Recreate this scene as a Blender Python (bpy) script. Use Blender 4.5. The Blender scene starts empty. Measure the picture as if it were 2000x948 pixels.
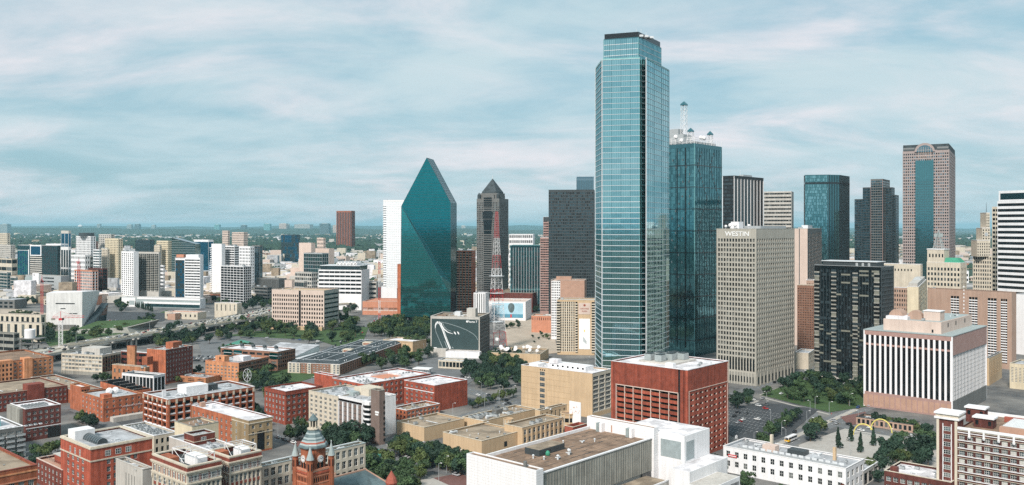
import bpy, math, random
from math import sin, cos, pi, radians, sqrt, atan2, hypot
import numpy as np
from mathutils import Vector, Matrix
random.seed(7); RNG = np.random.default_rng(7)
S = bpy.context.scene
C = S.collection
# ---------------------------------------------------------------- camera
F, XC, YH, H = 1720.0, 1000.0, 443.0, 130.0
cd = bpy.data.cameras.new('camera'); cam = bpy.data.objects.new('camera', cd); C.objects.link(cam)
cd.sensor_width = 36; cd.lens = F / 2000 * 36; cd.shift_y = -31 / 2000
cd.clip_start = 1; cd.clip_end = 120000
cam.location = (0, 0, H); cam.rotation_euler = (pi / 2, 0, 0)
S.camera = cam
# ---------------------------------------------------------------- light
SUN_AZ = atan2(-.42, -.91); SUN_EL = radians(42)
w = bpy.data.worlds.new('World'); S.world = w; w.use_nodes = True
nt = w.node_tree; N = nt.nodes; LK = nt.links
for n in list(N): N.remove(n)
def nd(tree, typ, **k):
    n = tree.nodes.new(typ)
    for a, b in k.items():
        if a[0] == '_': n.inputs[a[1:].replace('_', ' ')].default_value = b
        else: setattr(n, a, b)
    return n
out = nd(nt, 'ShaderNodeOutputWorld'); bg = nd(nt, 'ShaderNodeBackground'); bg.inputs[1].default_value = .075
LK.new(bg.outputs[0], out.inputs[0])
sky = nd(nt, 'ShaderNodeTexSky', sky_type='NISHITA', sun_disc=False, sun_elevation=SUN_EL, sun_rotation=SUN_AZ, dust_density=2.0, altitude=130)
tc = nd(nt, 'ShaderNodeTexCoord'); sp = nd(nt, 'ShaderNodeSeparateXYZ'); LK.new(tc.outputs['Generated'], sp.inputs[0])
zz = nd(nt, 'ShaderNodeMath', operation='MAXIMUM'); LK.new(sp.outputs[2], zz.inputs[0]); zz.inputs[1].default_value = 0.0
za = nd(nt, 'ShaderNodeMath', operation='ADD'); LK.new(zz.outputs[0], za.inputs[0]); za.inputs[1].default_value = .20
dx = nd(nt, 'ShaderNodeMath', operation='DIVIDE'); LK.new(sp.outputs[0], dx.inputs[0]); LK.new(za.outputs[0], dx.inputs[1])
dy = nd(nt, 'ShaderNodeMath', operation='DIVIDE'); LK.new(sp.outputs[1], dy.inputs[0]); LK.new(za.outputs[0], dy.inputs[1])
cb = nd(nt, 'ShaderNodeCombineXYZ'); LK.new(dx.outputs[0], cb.inputs[0]); LK.new(dy.outputs[0], cb.inputs[1])
def cloud(rot, scx, scy, scale, det, dist, lo, hi, off):
    mp = nd(nt, 'ShaderNodeMapping'); LK.new(cb.outputs[0], mp.inputs[0])
    mp.inputs['Rotation'].default_value = (0, 0, radians(rot)); mp.inputs['Scale'].default_value = (scx, scy, 1)
    mp.inputs['Location'].default_value = off
    no = nd(nt, 'ShaderNodeTexNoise'); LK.new(mp.outputs[0], no.inputs['Vector'])
    no.inputs['Scale'].default_value = scale; no.inputs['Detail'].default_value = det
    no.inputs['Roughness'].default_value = .60; no.inputs['Distortion'].default_value = dist
    mr = nd(nt, 'ShaderNodeMapRange', interpolation_type='SMOOTHSTEP'); LK.new(no.outputs[0], mr.inputs[0])
    mr.inputs[1].default_value = lo; mr.inputs[2].default_value = hi
    return mr.outputs[0]
def mixc(fac, a, b, col_a=None, col_b=None):
    m = nd(nt, 'ShaderNodeMix', data_type='RGBA')
    if fac is not None: LK.new(fac, m.inputs[0])
    if a is None: m.inputs[6].default_value = (*col_a, 1)
    else: LK.new(a, m.inputs[6])
    if b is None: m.inputs[7].default_value = (*col_b, 1)
    else: LK.new(b, m.inputs[7])
    return m
c1 = cloud(-12, .7, 1.0, 1.6, 9, .35, .32, .66, (3.1, 1.7, 0))
c2 = cloud(-9, .62, 1.0, 1.7, 10, .45, .42, .80, (2.3, 5.1, 0))
base = mixc(None, sky.outputs[0], None, col_b=(4.0, 6.7, 7.8)); base.inputs[0].default_value = .72
m1 = mixc(c1, base.outputs[2], None, col_b=(6.2, 7.7, 8.3))
m2 = mixc(c2, m1.outputs[2], None, col_b=(9.3, 8.9, 9.3))
LK.new(m2.outputs[2], bg.inputs[0])
ld = bpy.data.lights.new('sun', 'SUN'); ld.energy = 3.6; ld.angle = radians(9); ld.color = (1, .94, .86)
sun = bpy.data.objects.new('sun', ld); C.objects.link(sun)
sd = Vector((sin(SUN_AZ) * cos(SUN_EL), cos(SUN_AZ) * cos(SUN_EL), sin(SUN_EL)))
sun.rotation_euler = sd.to_track_quat('Z', 'Y').to_euler()
S.view_settings.view_transform = 'Standard'; S.view_settings.look = 'None'
S.view_settings.exposure = 0.35; S.view_settings.gamma = 1
S.cycles.use_denoising = False; S.cycles.max_bounces = 5; S.cycles.volume_bounces = 0
S.cycles.diffuse_bounces = 2; S.cycles.glossy_bounces = 3
# ---------------------------------------------------------------- materials
MATS = {}
def mat(name, col, rough=.85, var=.18, scale=.12, streak=0.0, metal=0.0, spec=.4, bump=0.0, rnd=0.0):
    if name.endswith('brick'): rnd = .26
    m = bpy.data.materials.new(name); m.use_nodes = True; t = m.node_tree; b = t.nodes['Principled BSDF']
    b.inputs['Roughness'].default_value = rough; b.inputs['Metallic'].default_value = metal
    b.inputs['Specular IOR Level'].default_value = spec
    g = nd(t, 'ShaderNodeNewGeometry')
    no = nd(t, 'ShaderNodeTexNoise'); t.links.new(g.outputs['Position'], no.inputs['Vector'])
    no.inputs['Scale'].default_value = scale; no.inputs['Detail'].default_value = 6; no.inputs['Roughness'].default_value = .65
    mr = nd(t, 'ShaderNodeMapRange'); t.links.new(no.outputs[0], mr.inputs[0])
    mr.inputs[1].default_value = .3; mr.inputs[2].default_value = .7
    mr.inputs[3].default_value = 1 - var; mr.inputs[4].default_value = 1 + var * .6
    fac = mr.outputs[0]
    if streak:
        mp = nd(t, 'ShaderNodeMapping'); t.links.new(g.outputs['Position'], mp.inputs[0]); mp.inputs['Scale'].default_value = (1, 1, .06)
        n2 = nd(t, 'ShaderNodeTexNoise'); t.links.new(mp.outputs[0], n2.inputs['Vector']); n2.inputs['Scale'].default_value = .7; n2.inputs['Detail'].default_value = 4
        m2 = nd(t, 'ShaderNodeMapRange'); t.links.new(n2.outputs[0], m2.inputs[0]); m2.inputs[1].default_value = .35; m2.inputs[2].default_value = .65
        m2.inputs[3].default_value = 1 - streak; m2.inputs[4].default_value = 1.04
        mu = nd(t, 'ShaderNodeMath', operation='MULTIPLY'); t.links.new(fac, mu.inputs[0]); t.links.new(m2.outputs[0], mu.inputs[1]); fac = mu.outputs[0]
    if rnd:
        oi = nd(t, 'ShaderNodeObjectInfo'); m3 = nd(t, 'ShaderNodeMapRange'); t.links.new(oi.outputs['Random'], m3.inputs[0])
        m3.inputs[3].default_value = 1 - rnd; m3.inputs[4].default_value = 1 + rnd
        mu = nd(t, 'ShaderNodeMath', operation='MULTIPLY'); t.links.new(fac, mu.inputs[0]); t.links.new(m3.outputs[0], mu.inputs[1]); fac = mu.outputs[0]
    if name.endswith('membrane') or name.endswith('_roof'):
        mp = nd(t, 'ShaderNodeMapping'); t.links.new(g.outputs['Position'], mp.inputs[0]); mp.inputs['Rotation'].default_value = (0, 0, -.834)
        bt = nd(t, 'ShaderNodeTexBrick'); t.links.new(mp.outputs[0], bt.inputs[0]); bt.inputs['Scale'].default_value = 1.0; bt.inputs['Mortar Size'].default_value = .09; bt.inputs['Brick Width'].default_value = 14; bt.inputs['Row Height'].default_value = 2.6
        for i, v in ((1, .97), (2, 1.03), (3, .72)): bt.inputs[i].default_value = (v, v, v, 1)
        n4 = nd(t, 'ShaderNodeTexNoise'); t.links.new(g.outputs['Position'], n4.inputs['Vector']); n4.inputs['Scale'].default_value = .13; n4.inputs['Detail'].default_value = 5
        m4 = nd(t, 'ShaderNodeMapRange'); t.links.new(n4.outputs[0], m4.inputs[0]); m4.inputs[1].default_value = .50; m4.inputs[2].default_value = .56; m4.inputs[3].default_value = 1; m4.inputs[4].default_value = .74
        for o_ in (bt.outputs[0], m4.outputs[0]): mu = nd(t, 'ShaderNodeMath', operation='MULTIPLY'); t.links.new(fac, mu.inputs[0]); t.links.new(o_, mu.inputs[1]); fac = mu.outputs[0]
    vm = nd(t, 'ShaderNodeVectorMath', operation='SCALE'); vm.inputs[0].default_value = col; t.links.new(fac, vm.inputs['Scale'])
    t.links.new(vm.outputs[0], b.inputs['Base Color'])
    if bump:
        bp = nd(t, 'ShaderNodeBump'); n3 = nd(t, 'ShaderNodeTexNoise'); t.links.new(g.outputs['Position'], n3.inputs['Vector'])
        n3.inputs['Scale'].default_value = .22; n3.inputs['Detail'].default_value = 3
        bp.inputs['Strength'].default_value = bump; bp.inputs['Distance'].default_value = .25
        t.links.new(n3.outputs[0], bp.inputs['Height']); t.links.new(bp.outputs[0], b.inputs['Normal'])
    MATS[name] = m; return m
for a in [
    ('red_brick', (.36, .085, .05), .9, .32, .25, .32), ('rust_brick', (.44, .14, .07), .9, .32, .25, .32),
    ('orange_brick', (.58, .26, .13), .9, .32, .2, .32), ('dark_brick', (.14, .045, .036), .9, .32, .25, .32),
    ('old_red_brick', (.24, .062, .042), .9, .32, .2, .32), ('brown_brick', (.24, .125, .085), .9, .15, .2, .1),
    ('salmon_stone', (.55, .24, .15), .85, .12, .2, .1), ('tan_stone', (.56, .405, .255), .9, .10, .1, .1),
    ('cream_stone', (.60, .53, .43), .9, .12, .15, .14), ('yellow_stone', (.64, .55, .40), .9, .1, .15, .1),
    ('buff_brick', (.36, .26, .15), .9, .18, .2, .15), ('white_paint', (.78, .77, .78), .7, .08, .1, .08),
    ('white_tile', (.80, .78, .79), .45, .05, .3, .03), ('pale_concrete', (.52, .49, .45), .9, .14, .1, .15),
    ('grey_concrete', (.33, .32, .285), .9, .22, .15, .3), ('warm_concrete', (.42, .395, .345), .9, .12, .12, .1),
    ('dark_concrete', (.16, .16, .155), .9, .2, .12, .1), ('rose_granite', (.38, .235, .205), .6, .12, .2, .06),
    ('mauve_stone', (.35, .285, .27), .8, .08, .15, .06), ('museum_concrete', (.68, .67, .66), .8, .12, .1, .14), ('pink_stone', (.60, .475, .41), .8, .08, .15, .06), ('brown_stone', (.42, .285, .22), .85, .1, .12, .1),
    ('taupe_panel', (.20, .145, .125), .8, .12, .2, .1), ('black_metal', (.018, .02, .022), .4, .15, .3),
    ('dark_metal', (.05, .06, .065), .45, .2, .3), ('grey_metal', (.36, .38, .39), .5, .15, .4), ('pale_metal', (.62, .64, .66), .45, .1, .3),
    ('white_membrane', (.78, .75, .77), .8, .26, .16), ('grey_membrane', (.44, .45, .47), .85, .34, .14),
    ('gravel_roof', (.34, .27, .20), .95, .35, .1), ('brown_roof', (.27, .18, .125), .95, .35, .22), ('dark_roof', (.055, .07, .078), .85, .3, .3),
    ('slate_roof', (.12, .17, .18), .7, .2, .4), ('green_copper', (.05, .28, .18), .7, .25, .3), ('pale_slate', (.33, .38, .38), .7, .15, .4),
    ('mulch_red', (.33, .09, .06), .8, .2, .3), ('terracotta', (.44, .27, .20), .9, .15, .2),
    ('asphalt', (.055, .06, .066), .9, .25, .08), ('old_asphalt', (.15, .155, .16), .9, .25, .06), ('sidewalk', (.40, .375, .345), .9, .15, .2),
    ('road_paint', (.75, .75, .74), .8, .1, .5), ('yellow_paint', (.75, .55, .1), .6, .1, .5), ('brick_paving', (.17, .085, .075), .9, .2, .3),
    ('lawn', (.05, .095, .03), .95, .35, .12), ('bare_soil', (.43, .36, .29), .95, .2, .05), ('green_court', (.07, .26, .19), .9, .25, .2),
    ('red_enamel', (.55, .045, .05), .5, .1, .3), ('white_enamel', (.78, .76, .76), .5, .08, .3), ('teal_panel', (.18, .42, .43), .5, .12, .3),
    ('bark', (.10, .075, .055), .95, .2, 1.0), ('sign_white', (.82, .82, .82), .6, .02, .3), ('poster_dark', (.035, .06, .062), .5, .12, .1),
    ('poster_grey', (.32, .37, .38), .4, .2, .3), ('mural_blue', (.40, .62, .74), .7, .2, .06), ('mural_sea', (.10, .30, .42), .7, .2, .1),
    ('arch_yellow', (.72, .62, .16), .5, .05, .3), ('car_white', (.75, .75, .75), .3, .02), ('car_silver', (.42, .43, .45), .3, .02), ('car_black', (.02, .02, .023), .25, .02), ('car_grey', (.13, .14, .15), .3, .02),
    ('car_red', (.40, .03, .03), .3, .02), ('car_blue', (.04, .09, .22), .3, .02), ('car_yellow', (.80, .45, .02), .35, .02), ('rubber', (.02, .02, .02), .9, .05),
    ('khaki_blind', (.20, .20, .165), .6, .2, .8), ('curtain', (.50, .49, .45), .6, .2, .8), ('window_trim', (.70, .70, .68), .6, .06, .5),
]: mat(*a)
def glass(name, col, rough=.06, metal=.0, spec=.38, bump=.0, var=.2): return mat(name, col, rough, var, .15, 0, metal, spec, bump)
glass('glass_dark', (.012, .017, .02)); glass('glass_mid', (.035, .05, .058)); glass('glass_blind', (.13, .14, .135), .35); glass('glass_pale', (.09, .12, .13), .15)
glass('glass_black', (.008, .010, .012), .08, 0, .7, .0)
glass('mirror_sky', (.33, .58, .62), .05, .92, .5, .05, .05); glass('mirror_sky_b', (.26, .50, .55), .06, .92, .5, .06, .06)
glass('mirror_teal', (.01, .25, .28), .04, .95, .5, .06, .12); glass('mirror_teal_b', (.05, .40, .41), .05, .92, .5, .06, .1)  # patchy teal tint stands for broken reflections on the crystal tower
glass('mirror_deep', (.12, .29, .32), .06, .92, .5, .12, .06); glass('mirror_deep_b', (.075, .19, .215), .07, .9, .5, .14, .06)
glass('mirror_smoke', (.10, .15, .17), .10, .85, .5, .16, .08); glass('mirror_steel', (.16, .26, .31), .10, .85, .5, .16, .08)
glass('glare_white', (.86, .88, .90), .40, .25, .6, .1, .04); glass('mirror_blue', (.04, .22, .38), .06, .9, .5, .12, .08)  # white body colour carries the sun glare on the condo tower
glass('mirror_grey', (.26, .30, .31), .12, .8, .5, .16, .08)
GW = ['glass_dark', 'glass_dark', 'glass_mid', 'glass_blind']; GD = ['glass_dark'] * 5 + ['glass_mid', 'glass_blind']
GP = ['glass_dark', 'glass_mid', 'glass_pale', 'glass_blind']
# ---------------------------------------------------------------- mesh builder
class MB:
    def __init__(s): s.v = []; s.f = []; s.m = []; s.names = []
    def mi(s, n):
        if n not in s.names: s.names.append(n)
        return s.names.index(n)
    def poly(s, pts, m):
        b = len(s.v); s.v.extend(pts); s.f.append(tuple(range(b, b + len(pts)))); s.m.append(s.mi(m))
    def hexa(s, q, m, skip=()):     # q: 8 corners, 0-3 bottom ccw, 4-7 top
        b = len(s.v); s.v.extend(q); k = s.mi(m)
        for i, f in enumerate(((3, 2, 1, 0), (4, 5, 6, 7), (0, 1, 5, 4), (1, 2, 6, 5), (2, 3, 7, 6), (3, 0, 4, 7))):
            if i in skip: continue
            s.f.append(tuple(b + j for j in f)); s.m.append(k)
    def box(s, x0, y0, z0, x1, y1, z1, m, skip=()):
        s.hexa([(x0, y0, z0), (x1, y0, z0), (x1, y1, z0), (x0, y1, z0), (x0, y0, z1), (x1, y0, z1), (x1, y1, z1), (x0, y1, z1)], m, skip)
    def fbox(s, o, u, n, a0, a1, d0, d1, z0, z1, m, skip=(4,)):   # box on a face: along u, outward n (2d)
        def P(a, d, z): return (o[0] + u[0] * a + n[0] * d, o[1] + u[1] * a + n[1] * d, z)
        s.hexa([P(a0, d1, z0), P(a1, d1, z0), P(a1, d0, z0), P(a0, d0, z0), P(a0, d1, z1), P(a1, d1, z1), P(a1, d0, z1), P(a0, d0, z1)], m, skip)
    def prism(s, pts, z0, z1, m, top=None, cap=True):
        b = len(s.v); n = len(pts)
        s.v.extend([(p[0], p[1], z0) for p in pts] + [(p[0], p[1], z1) for p in pts]); k = s.mi(m)
        for i in range(n):
            j = (i + 1) % n; s.f.append((b + i, b + j, b + n + j, b + n + i)); s.m.append(k)
        if cap: s.f.append(tuple(b + n + i for i in range(n))); s.m.append(s.mi(top or m))
        s.f.append(tuple(b + i for i in reversed(range(n)))); s.m.append(k)
    def tube(s, p, q, r, m, n=4, r2=None):
        p = Vector(p); q = Vector(q); d = (q - p).normalized(); a = d.orthogonal().normalized(); c = d.cross(a); r2 = r if r2 is None else r2
        b = len(s.v); k = s.mi(m)
        for i in range(n):
            t = 2 * pi * i / n; e = a * cos(t) + c * sin(t); s.v.append(tuple(p + e * r)); s.v.append(tuple(q + e * r2))
        for i in range(n):
            j = (i + 1) % n; s.f.append((b + 2 * i, b + 2 * j, b + 2 * j + 1, b + 2 * i + 1)); s.m.append(k)
        s.f.append(tuple(b + 2 * i for i in reversed(range(n)))); s.m.append(k)
        s.f.append(tuple(b + 2 * i + 1 for i in range(n))); s.m.append(k)
    def lathe(s, cx, cy, prof, m, n=12, ph=0.0):   # prof: (r, z [,material])
        b = len(s.v)
        for p in prof:
            for i in range(n):
                t = ph + 2 * pi * i / n; s.v.append((cx + p[0] * cos(t), cy + p[0] * sin(t), p[1]))
        for a in range(len(prof) - 1):
            k = s.mi(prof[a + 1][2] if len(prof[a + 1]) > 2 else m)
            for i in range(n):
                j = (i + 1) % n; s.f.append((b + a * n + i, b + a * n + j, b + a * n + n + j, b + a * n + n + i)); s.m.append(k)
        s.f.append(tuple(b + (len(prof) - 1) * n + i for i in range(n))); s.m.append(s.mi(m))
    def mesh(s, name):
        me = bpy.data.meshes.new(name); me.from_pydata(s.v, [], s.f)
        for n in s.names: me.materials.append(MATS[n])
        me.polygons.foreach_set('material_index', s.m); me.update(); return me
    def build(s, name, parent=None, kind=None, loc=None):
        return link(name, s.mesh(name), parent, kind, loc)
def link(name, data, parent=None, kind=None, loc=None, rz=None, label=None):
    o = bpy.data.objects.new(name, data); C.objects.link(o)
    if parent is not None: o.parent = parent
    if kind: o['kind'] = kind
    if label: o['label'] = label
    if loc is not None: o.location = loc
    if rz is not None: o.rotation_euler = (0, 0, rz)
    return o
def tag(o, label, cat, group=None):
    o['label'] = label; o['category'] = cat
    if group: o['group'] = group
    return o
def thing(name, label, cat, loc=(0, 0, 0), rz=0.0, group=None):
    o = link(name, None, None, None, loc, rz); return tag(o, label, cat, group)
def copy_tree(o, parent=None):
    c = o.copy(); C.objects.link(c); c.parent = parent
    for ch in list(o.children): copy_tree(ch, c)
    return c
# ---------------------------------------------------------------- placing by sight line and distance
def X(px, Y): return (px - XC) / F * Y
def Zat(py, Y): return H - (py - YH) / F * Y
def gp(px, py, z=0.0):
    Y = (H - z) * F / (py - YH); return (X(px, Y), Y)
ANG = radians(47.8)
def reach(x0, y0, d, px):     # distance along d from (x0,y0) to the sight line of column px
    k = (px - XC) / F
    return (k * y0 - x0) / (d[0] - k * d[1])
# ---------------------------------------------------------------- facades
def G(nb, nf, p=.3, b=.35, base=4.0, top=1.5, **k):
    d = dict(nb=nb, nf=nf, p=p, b=b, base=base, top=top); d.update(k); return d
PLAIN = dict(plain=True)
def facade(Wm, Pm, o, u, wd, z0, z1, sp, wm, dep, root=None, panes=None):
    """o is on the core plane, left end seen from outside; n points outward; dep is the depth of the relief"""
    n = (u[1], -u[0])
    base = sp.get('base', 0); top = sp.get('top', 0)
    if sp.get('plain'):
        Wm.fbox(o, u, n, 0, wd, 0, dep, z0, z1, sp.get('wm', wm)); return
    bm = sp.get('bm', wm); pm = sp.get('pm', wm); tm = sp.get('tm', wm); bsm = sp.get('basem', wm)
    za, zb = z0 + base, z1 - top
    if base > .05: Wm.fbox(o, u, n, 0, wd, 0, dep, z0, za, bsm)
    if top > .05: Wm.fbox(o, u, n, 0, wd, 0, dep, zb, z1, tm)
    nb, nf, p, b = sp['nb'], sp['nf'], sp['p'], sp['b']
    cw = wd / nb; fh = (zb - za) / nf
    pd = sp.get('pd', dep); bd = sp.get('bd', dep - .04)
    ps = sp.get('ps')     # list of bay boundaries that get a pier (default all)
    if p > 0:
        for i in range(nb + 1):
            if ps and i % ps: continue
            c = i * cw; a0 = max(0, c - p * cw / 2); a1 = min(wd, c + p * cw / 2)
            if a1 - a0 > .02: Wm.fbox(o, u, n, a0, a1, 0, pd, za, zb, pm, (0, 1, 4))
    if b > 0:
        for j in range(nf):
            Wm.fbox(o, u, n, 0, wd, 0, bd, za + j * fh, za + (j + b) * fh, bm, (4, 3, 5))
    if sp.get('sill'):
        for j in range(nf): Wm.fbox(o, u, n, 0, wd, 0, dep + .12, za + (j + b) * fh - .3, za + (j + b) * fh, sp['sill'], (4,))
    if sp.get('fins'):     # thin mullions
        fn = sp['fins']; k = nb * fn[0]
        for i in range(k + 1):
            c = i * wd / k; Wm.fbox(o, u, n, max(0, c - fn[1] / 2), min(wd, c + fn[1] / 2), 0, fn[2], za, zb, fn[3], (0, 1, 4))
    gl = sp.get('g', GW); sub = sp.get('sub', 1); jit = sp.get('jit', .012)
    skipf = sp.get('skip')
    if sp.get('indiv') and root is not None:
        ww = cw * (1 - p); hh = fh * (1 - b); rz = atan2(u[1], u[0])
        key = (round(ww, 2), round(hh, 2), sp.get('wt', 'window_trim'), sp.get('div', 2))
        for j in range(nf):
            for i in range(nb):
                if skipf and skipf(i, j): 
                    Wm.fbox(o, u, n, (i + p / 2) * cw, (i + 1 - p / 2) * cw, 0, dep - .03, za + (j + b) * fh, za + (j + 1) * fh, wm); continue
                g = random.choice(gl)
                x = o[0] + u[0] * (i + .5) * cw + n[0] * .02; y = o[1] + u[1] * (i + .5) * cw + n[1] * .02
                link(sp.get('wname', 'window'), window_mesh(key, g, sp.get('deep', 0)), root, None, (x, y, za + (j + b) * fh), rz)
        return
    for j in range(nf):
        zl = za + (j + b) * fh; zh = za + (j + 1) * fh
        for i in range(nb):
            if skipf and skipf(i, j):
                Wm.fbox(o, u, n, (i + p / 2) * cw, (i + 1 - p / 2) * cw, 0, dep - .03, zl, zh, wm); continue
            for s_ in range(sub):
                a0 = (i + p / 2) * cw + s_ * cw * (1 - p) / sub; a1 = a0 + cw * (1 - p) / sub
                q = []
                for a, z in ((a0, zl), (a1, zl), (a1, zh), (a0, zh)):
                    d = .03 + random.random() * jit; q.append((o[0] + u[0] * a + n[0] * d, o[1] + u[1] * a + n[1] * d, z))
                Pm.poly(q, random.choice(gl))
WM = {}
def window_mesh(key, g, deep):
    k = (key, g, deep)
    if k in WM: return WM[k]
    ww, hh, tr, div = key; m = MB(); t = min(.12, ww * .08)
    m.poly([(-ww / 2, 0, 0), (ww / 2, 0, 0), (ww / 2, 0, hh), (-ww / 2, 0, hh)], g)
    if tr:
        for x0, x1, z0, z1 in ((-ww / 2, -ww / 2 + t, 0, hh), (ww / 2 - t, ww / 2, 0, hh), (-ww / 2 + t, ww / 2 - t, hh - t, hh), (-ww / 2 + t, ww / 2 - t, 0, t)):
            m.box(x0, -.10, z0, x1, -.001, z1, tr, (4,))
        for i in range(1, div): m.box(-ww / 2 + ww * i / div - t * .4, -.08, t, -ww / 2 + ww * i / div + t * .4, -.001, hh - t, tr, (4,))
        m.box(-ww / 2 + t, -.075, hh * .52 - .04, ww / 2 - t, -.001, hh * .52 + .04, tr, (4,))
    WM[k] = m.mesh('window'); return WM[k]
# rooftop equipment, meshes shared
def _eq():
    E = {}
    m = MB(); m.box(-1.6, -1.1, .25, 1.6, 1.1, 1.9, 'grey_metal'); m.box(-1.7, -1.2, 0, 1.7, 1.2, .25, 'dark_metal')
    for x in (-.8, .8): m.lathe(x, 0, [(.62, 1.9), (.62, 2.1), (.5, 2.1), (.45, 1.95)], 'dark_metal', 8)
    E['air_conditioner'] = m.mesh('air_conditioner')
    m = MB(); m.box(-3, -.5, .4, 3, .5, 1.2, 'pale_metal'); m.box(2.2, -.5, 0, 3, .5, .4, 'pale_metal'); m.box(-3, -.5, 0, -2.2, .5, .4, 'pale_metal'); m.box(-.3, .5, .4, .4, 2.6, 1.1, 'pale_metal')
    E['duct'] = m.mesh('duct')
    m = MB(); m.lathe(0, 0, [(.22, 0), (.22, .9), (.42, .95), (.42, 1.15), (.1, 1.35)], 'pale_metal', 8)
    E['vent_pipe'] = m.mesh('vent_pipe')
    m = MB(); m.box(-2.2, -1.8, 0, 2.2, 1.8, 2.7, 'white_membrane'); m.box(-2.35, -1.95, 2.7, 2.35, 1.95, 2.9, 'grey_metal'); m.box(-.5, -1.83, 0, .5, -1.8, 2.1, 'dark_metal')
    E['stair_hut'] = m.mesh('stair_hut')
    m = MB(); m.box(-1, -.7, 0, 1, .7, .45, 'white_membrane'); m.box(-.9, -.6, .45, .9, .6, .6, 'glass_pale')
    E['skylight'] = m.mesh('skylight')
    m = MB()
    for k in range(3): m.lathe(-2.2 + 2.2 * k, 0, [(1.0, 0), (1.0, 2.6), (.8, 3.0), (.7, 2.7)], 'grey_metal', 10)
    m.box(-3.4, -1.2, -.2, 3.4, 1.2, 0, 'dark_metal')
    E['cooling_tower'] = m.mesh('cooling_tower')
    m = MB()
    for k in range(3): m.tube((-5, .35 * k, .35), (5, .35 * k, .35), .09, 'pale_metal', 5); m.tube((5, .35 * k, .35), (5, 2 + .35 * k, .35), .09, 'pale_metal', 5)
    for x in (-4, -1, 2): m.box(x, -.2, 0, x + .15, .9, .28, 'dark_metal')
    E['pipe_run'] = m.mesh('pipe_run')
    m = MB(); m.box(-.6, -.5, 0, .6, .5, .5, 'dark_metal'); m.box(-.66, -.56, .5, .66, .56, .58, 'grey_metal'); E['roof_hatch'] = m.mesh('roof_hatch')
    return E
EQ = _eq()
def clutter(root, x0, y0, x1, y1, z, n, kinds=('air_conditioner', 'vent_pipe', 'duct', 'skylight', 'vent_pipe', 'air_conditioner', 'pipe_run', 'roof_hatch', 'vent_pipe'), s=1.0):
    used = []
    for k in range(n):
        for _ in range(12):
            x = random.uniform(x0 + 2, x1 - 2); y = random.uniform(y0 + 2, y1 - 2)
            if all(hypot(x - a, y - b) > 4.2 * s for a, b in used): break
        else: continue
        used.append((x, y)); kd = random.choice(kinds)
        o = link(kd, EQ[kd], root, None, (x, y, z), random.choice((0, pi / 2)))
        q = s * random.uniform(.75, 1.2); o.scale = (q, q, q)
def frame2(root_loc, ang): return root_loc
def bld(name, label, nx, Y, yt, xl=None, xr=None, L=PLAIN, R=PLAIN, wm='red_brick', ang=ANG, w1=None, w2=None, z1=None, z0=0.0, dep=.4, roof='grey_membrane',
        cap='white_paint', eq=0, cm=None, cat='building', par=1.1, eqk=None, group=None, eqs=1.0, cw=.5, parent=None, back=True, capz=.28, fr=None):
    """near vertical edge at column nx and distance Y, roof edge at row yt; left face to column xl, right face to column xr"""
    if fr: xr, nx, w1 = nx, xl + fr * (nx - xl), None
    x0 = X(nx, Y); z1 = Zat(yt, Y) if z1 is None else z1
    e1 = (cos(ang), sin(ang)); e2 = (-sin(ang), cos(ang))
    if fr and R is PLAIN and L and not L.get('plain'):
        R = dict(L); R['nb'] = max(1, round(L['nb'] * reach(x0, Y, e1, xr) / reach(x0, Y, e2, xl)))
    if w1 is None: w1 = reach(x0, Y, e1, xr)
    if w2 is None: w2 = reach(x0, Y, e2, xl)
    if parent is None:
        root = thing(name, label, cat, (x0, Y, z0), ang, group)
    else: root = parent
    h = z1 - z0
    Wm, Pm, Rm = MB(), MB(), MB()
    d = dep; c = d + .02
    Wm.box(d, d, 0, w1 - d, w2 - d, h - par, wm)
    if L is not None: facade(Wm, Pm, (d, w2 - c), (0, -1), w2 - 2 * c, 0, h, L, wm, d, root)
    if R is not None: facade(Wm, Pm, (c, d), (1, 0), w1 - 2 * c, 0, h, R, wm, d, root)
    if back:
        facade(Wm, Pm, (w1 - d, c), (0, 1), w2 - 2 * c, 0, h, PLAIN, wm, d); facade(Wm, Pm, (w1 - c, w2 - d), (-1, 0), w1 - 2 * c, 0, h, PLAIN, wm, d)
    cm = cm or wm
    for a, b in ((0, 0), (w1 - c, 0), (w1 - c, w2 - c), (0, w2 - c)): Wm.box(a, b, 0, a + c, b + c, h, cm)
    Wm.build('walls', root)
    if Pm.f: Pm.build('windows', root, 'stuff')
    Rm.box(d, d, h - par, w1 - d, w2 - d, h - par + .12, roof, (0,)); Rm.build('roof', root)
    if cap:
        K = MB(); q = .12; t = cw
        K.box(-q, -q, h, w1 + q, t, h + capz, cap); K.box(-q, w2 - t, h, w1 + q, w2 + q, h + capz, cap)
        K.box(-q, t, h, t, w2 - t, h + capz, cap); K.box(w1 - t, t, h, w1 + q, w2 - t, h + capz, cap); K.build('parapet', root)
    if eq:
        clutter(root, 1, 1, w1 - 1, w2 - 1, h - par + .12, int(eq * (1.7 if Y < 800 and eq < 20 else 1)), **({'kinds': eqk} if eqk else {}), s=eqs)
    return root, w1, w2, h
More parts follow.
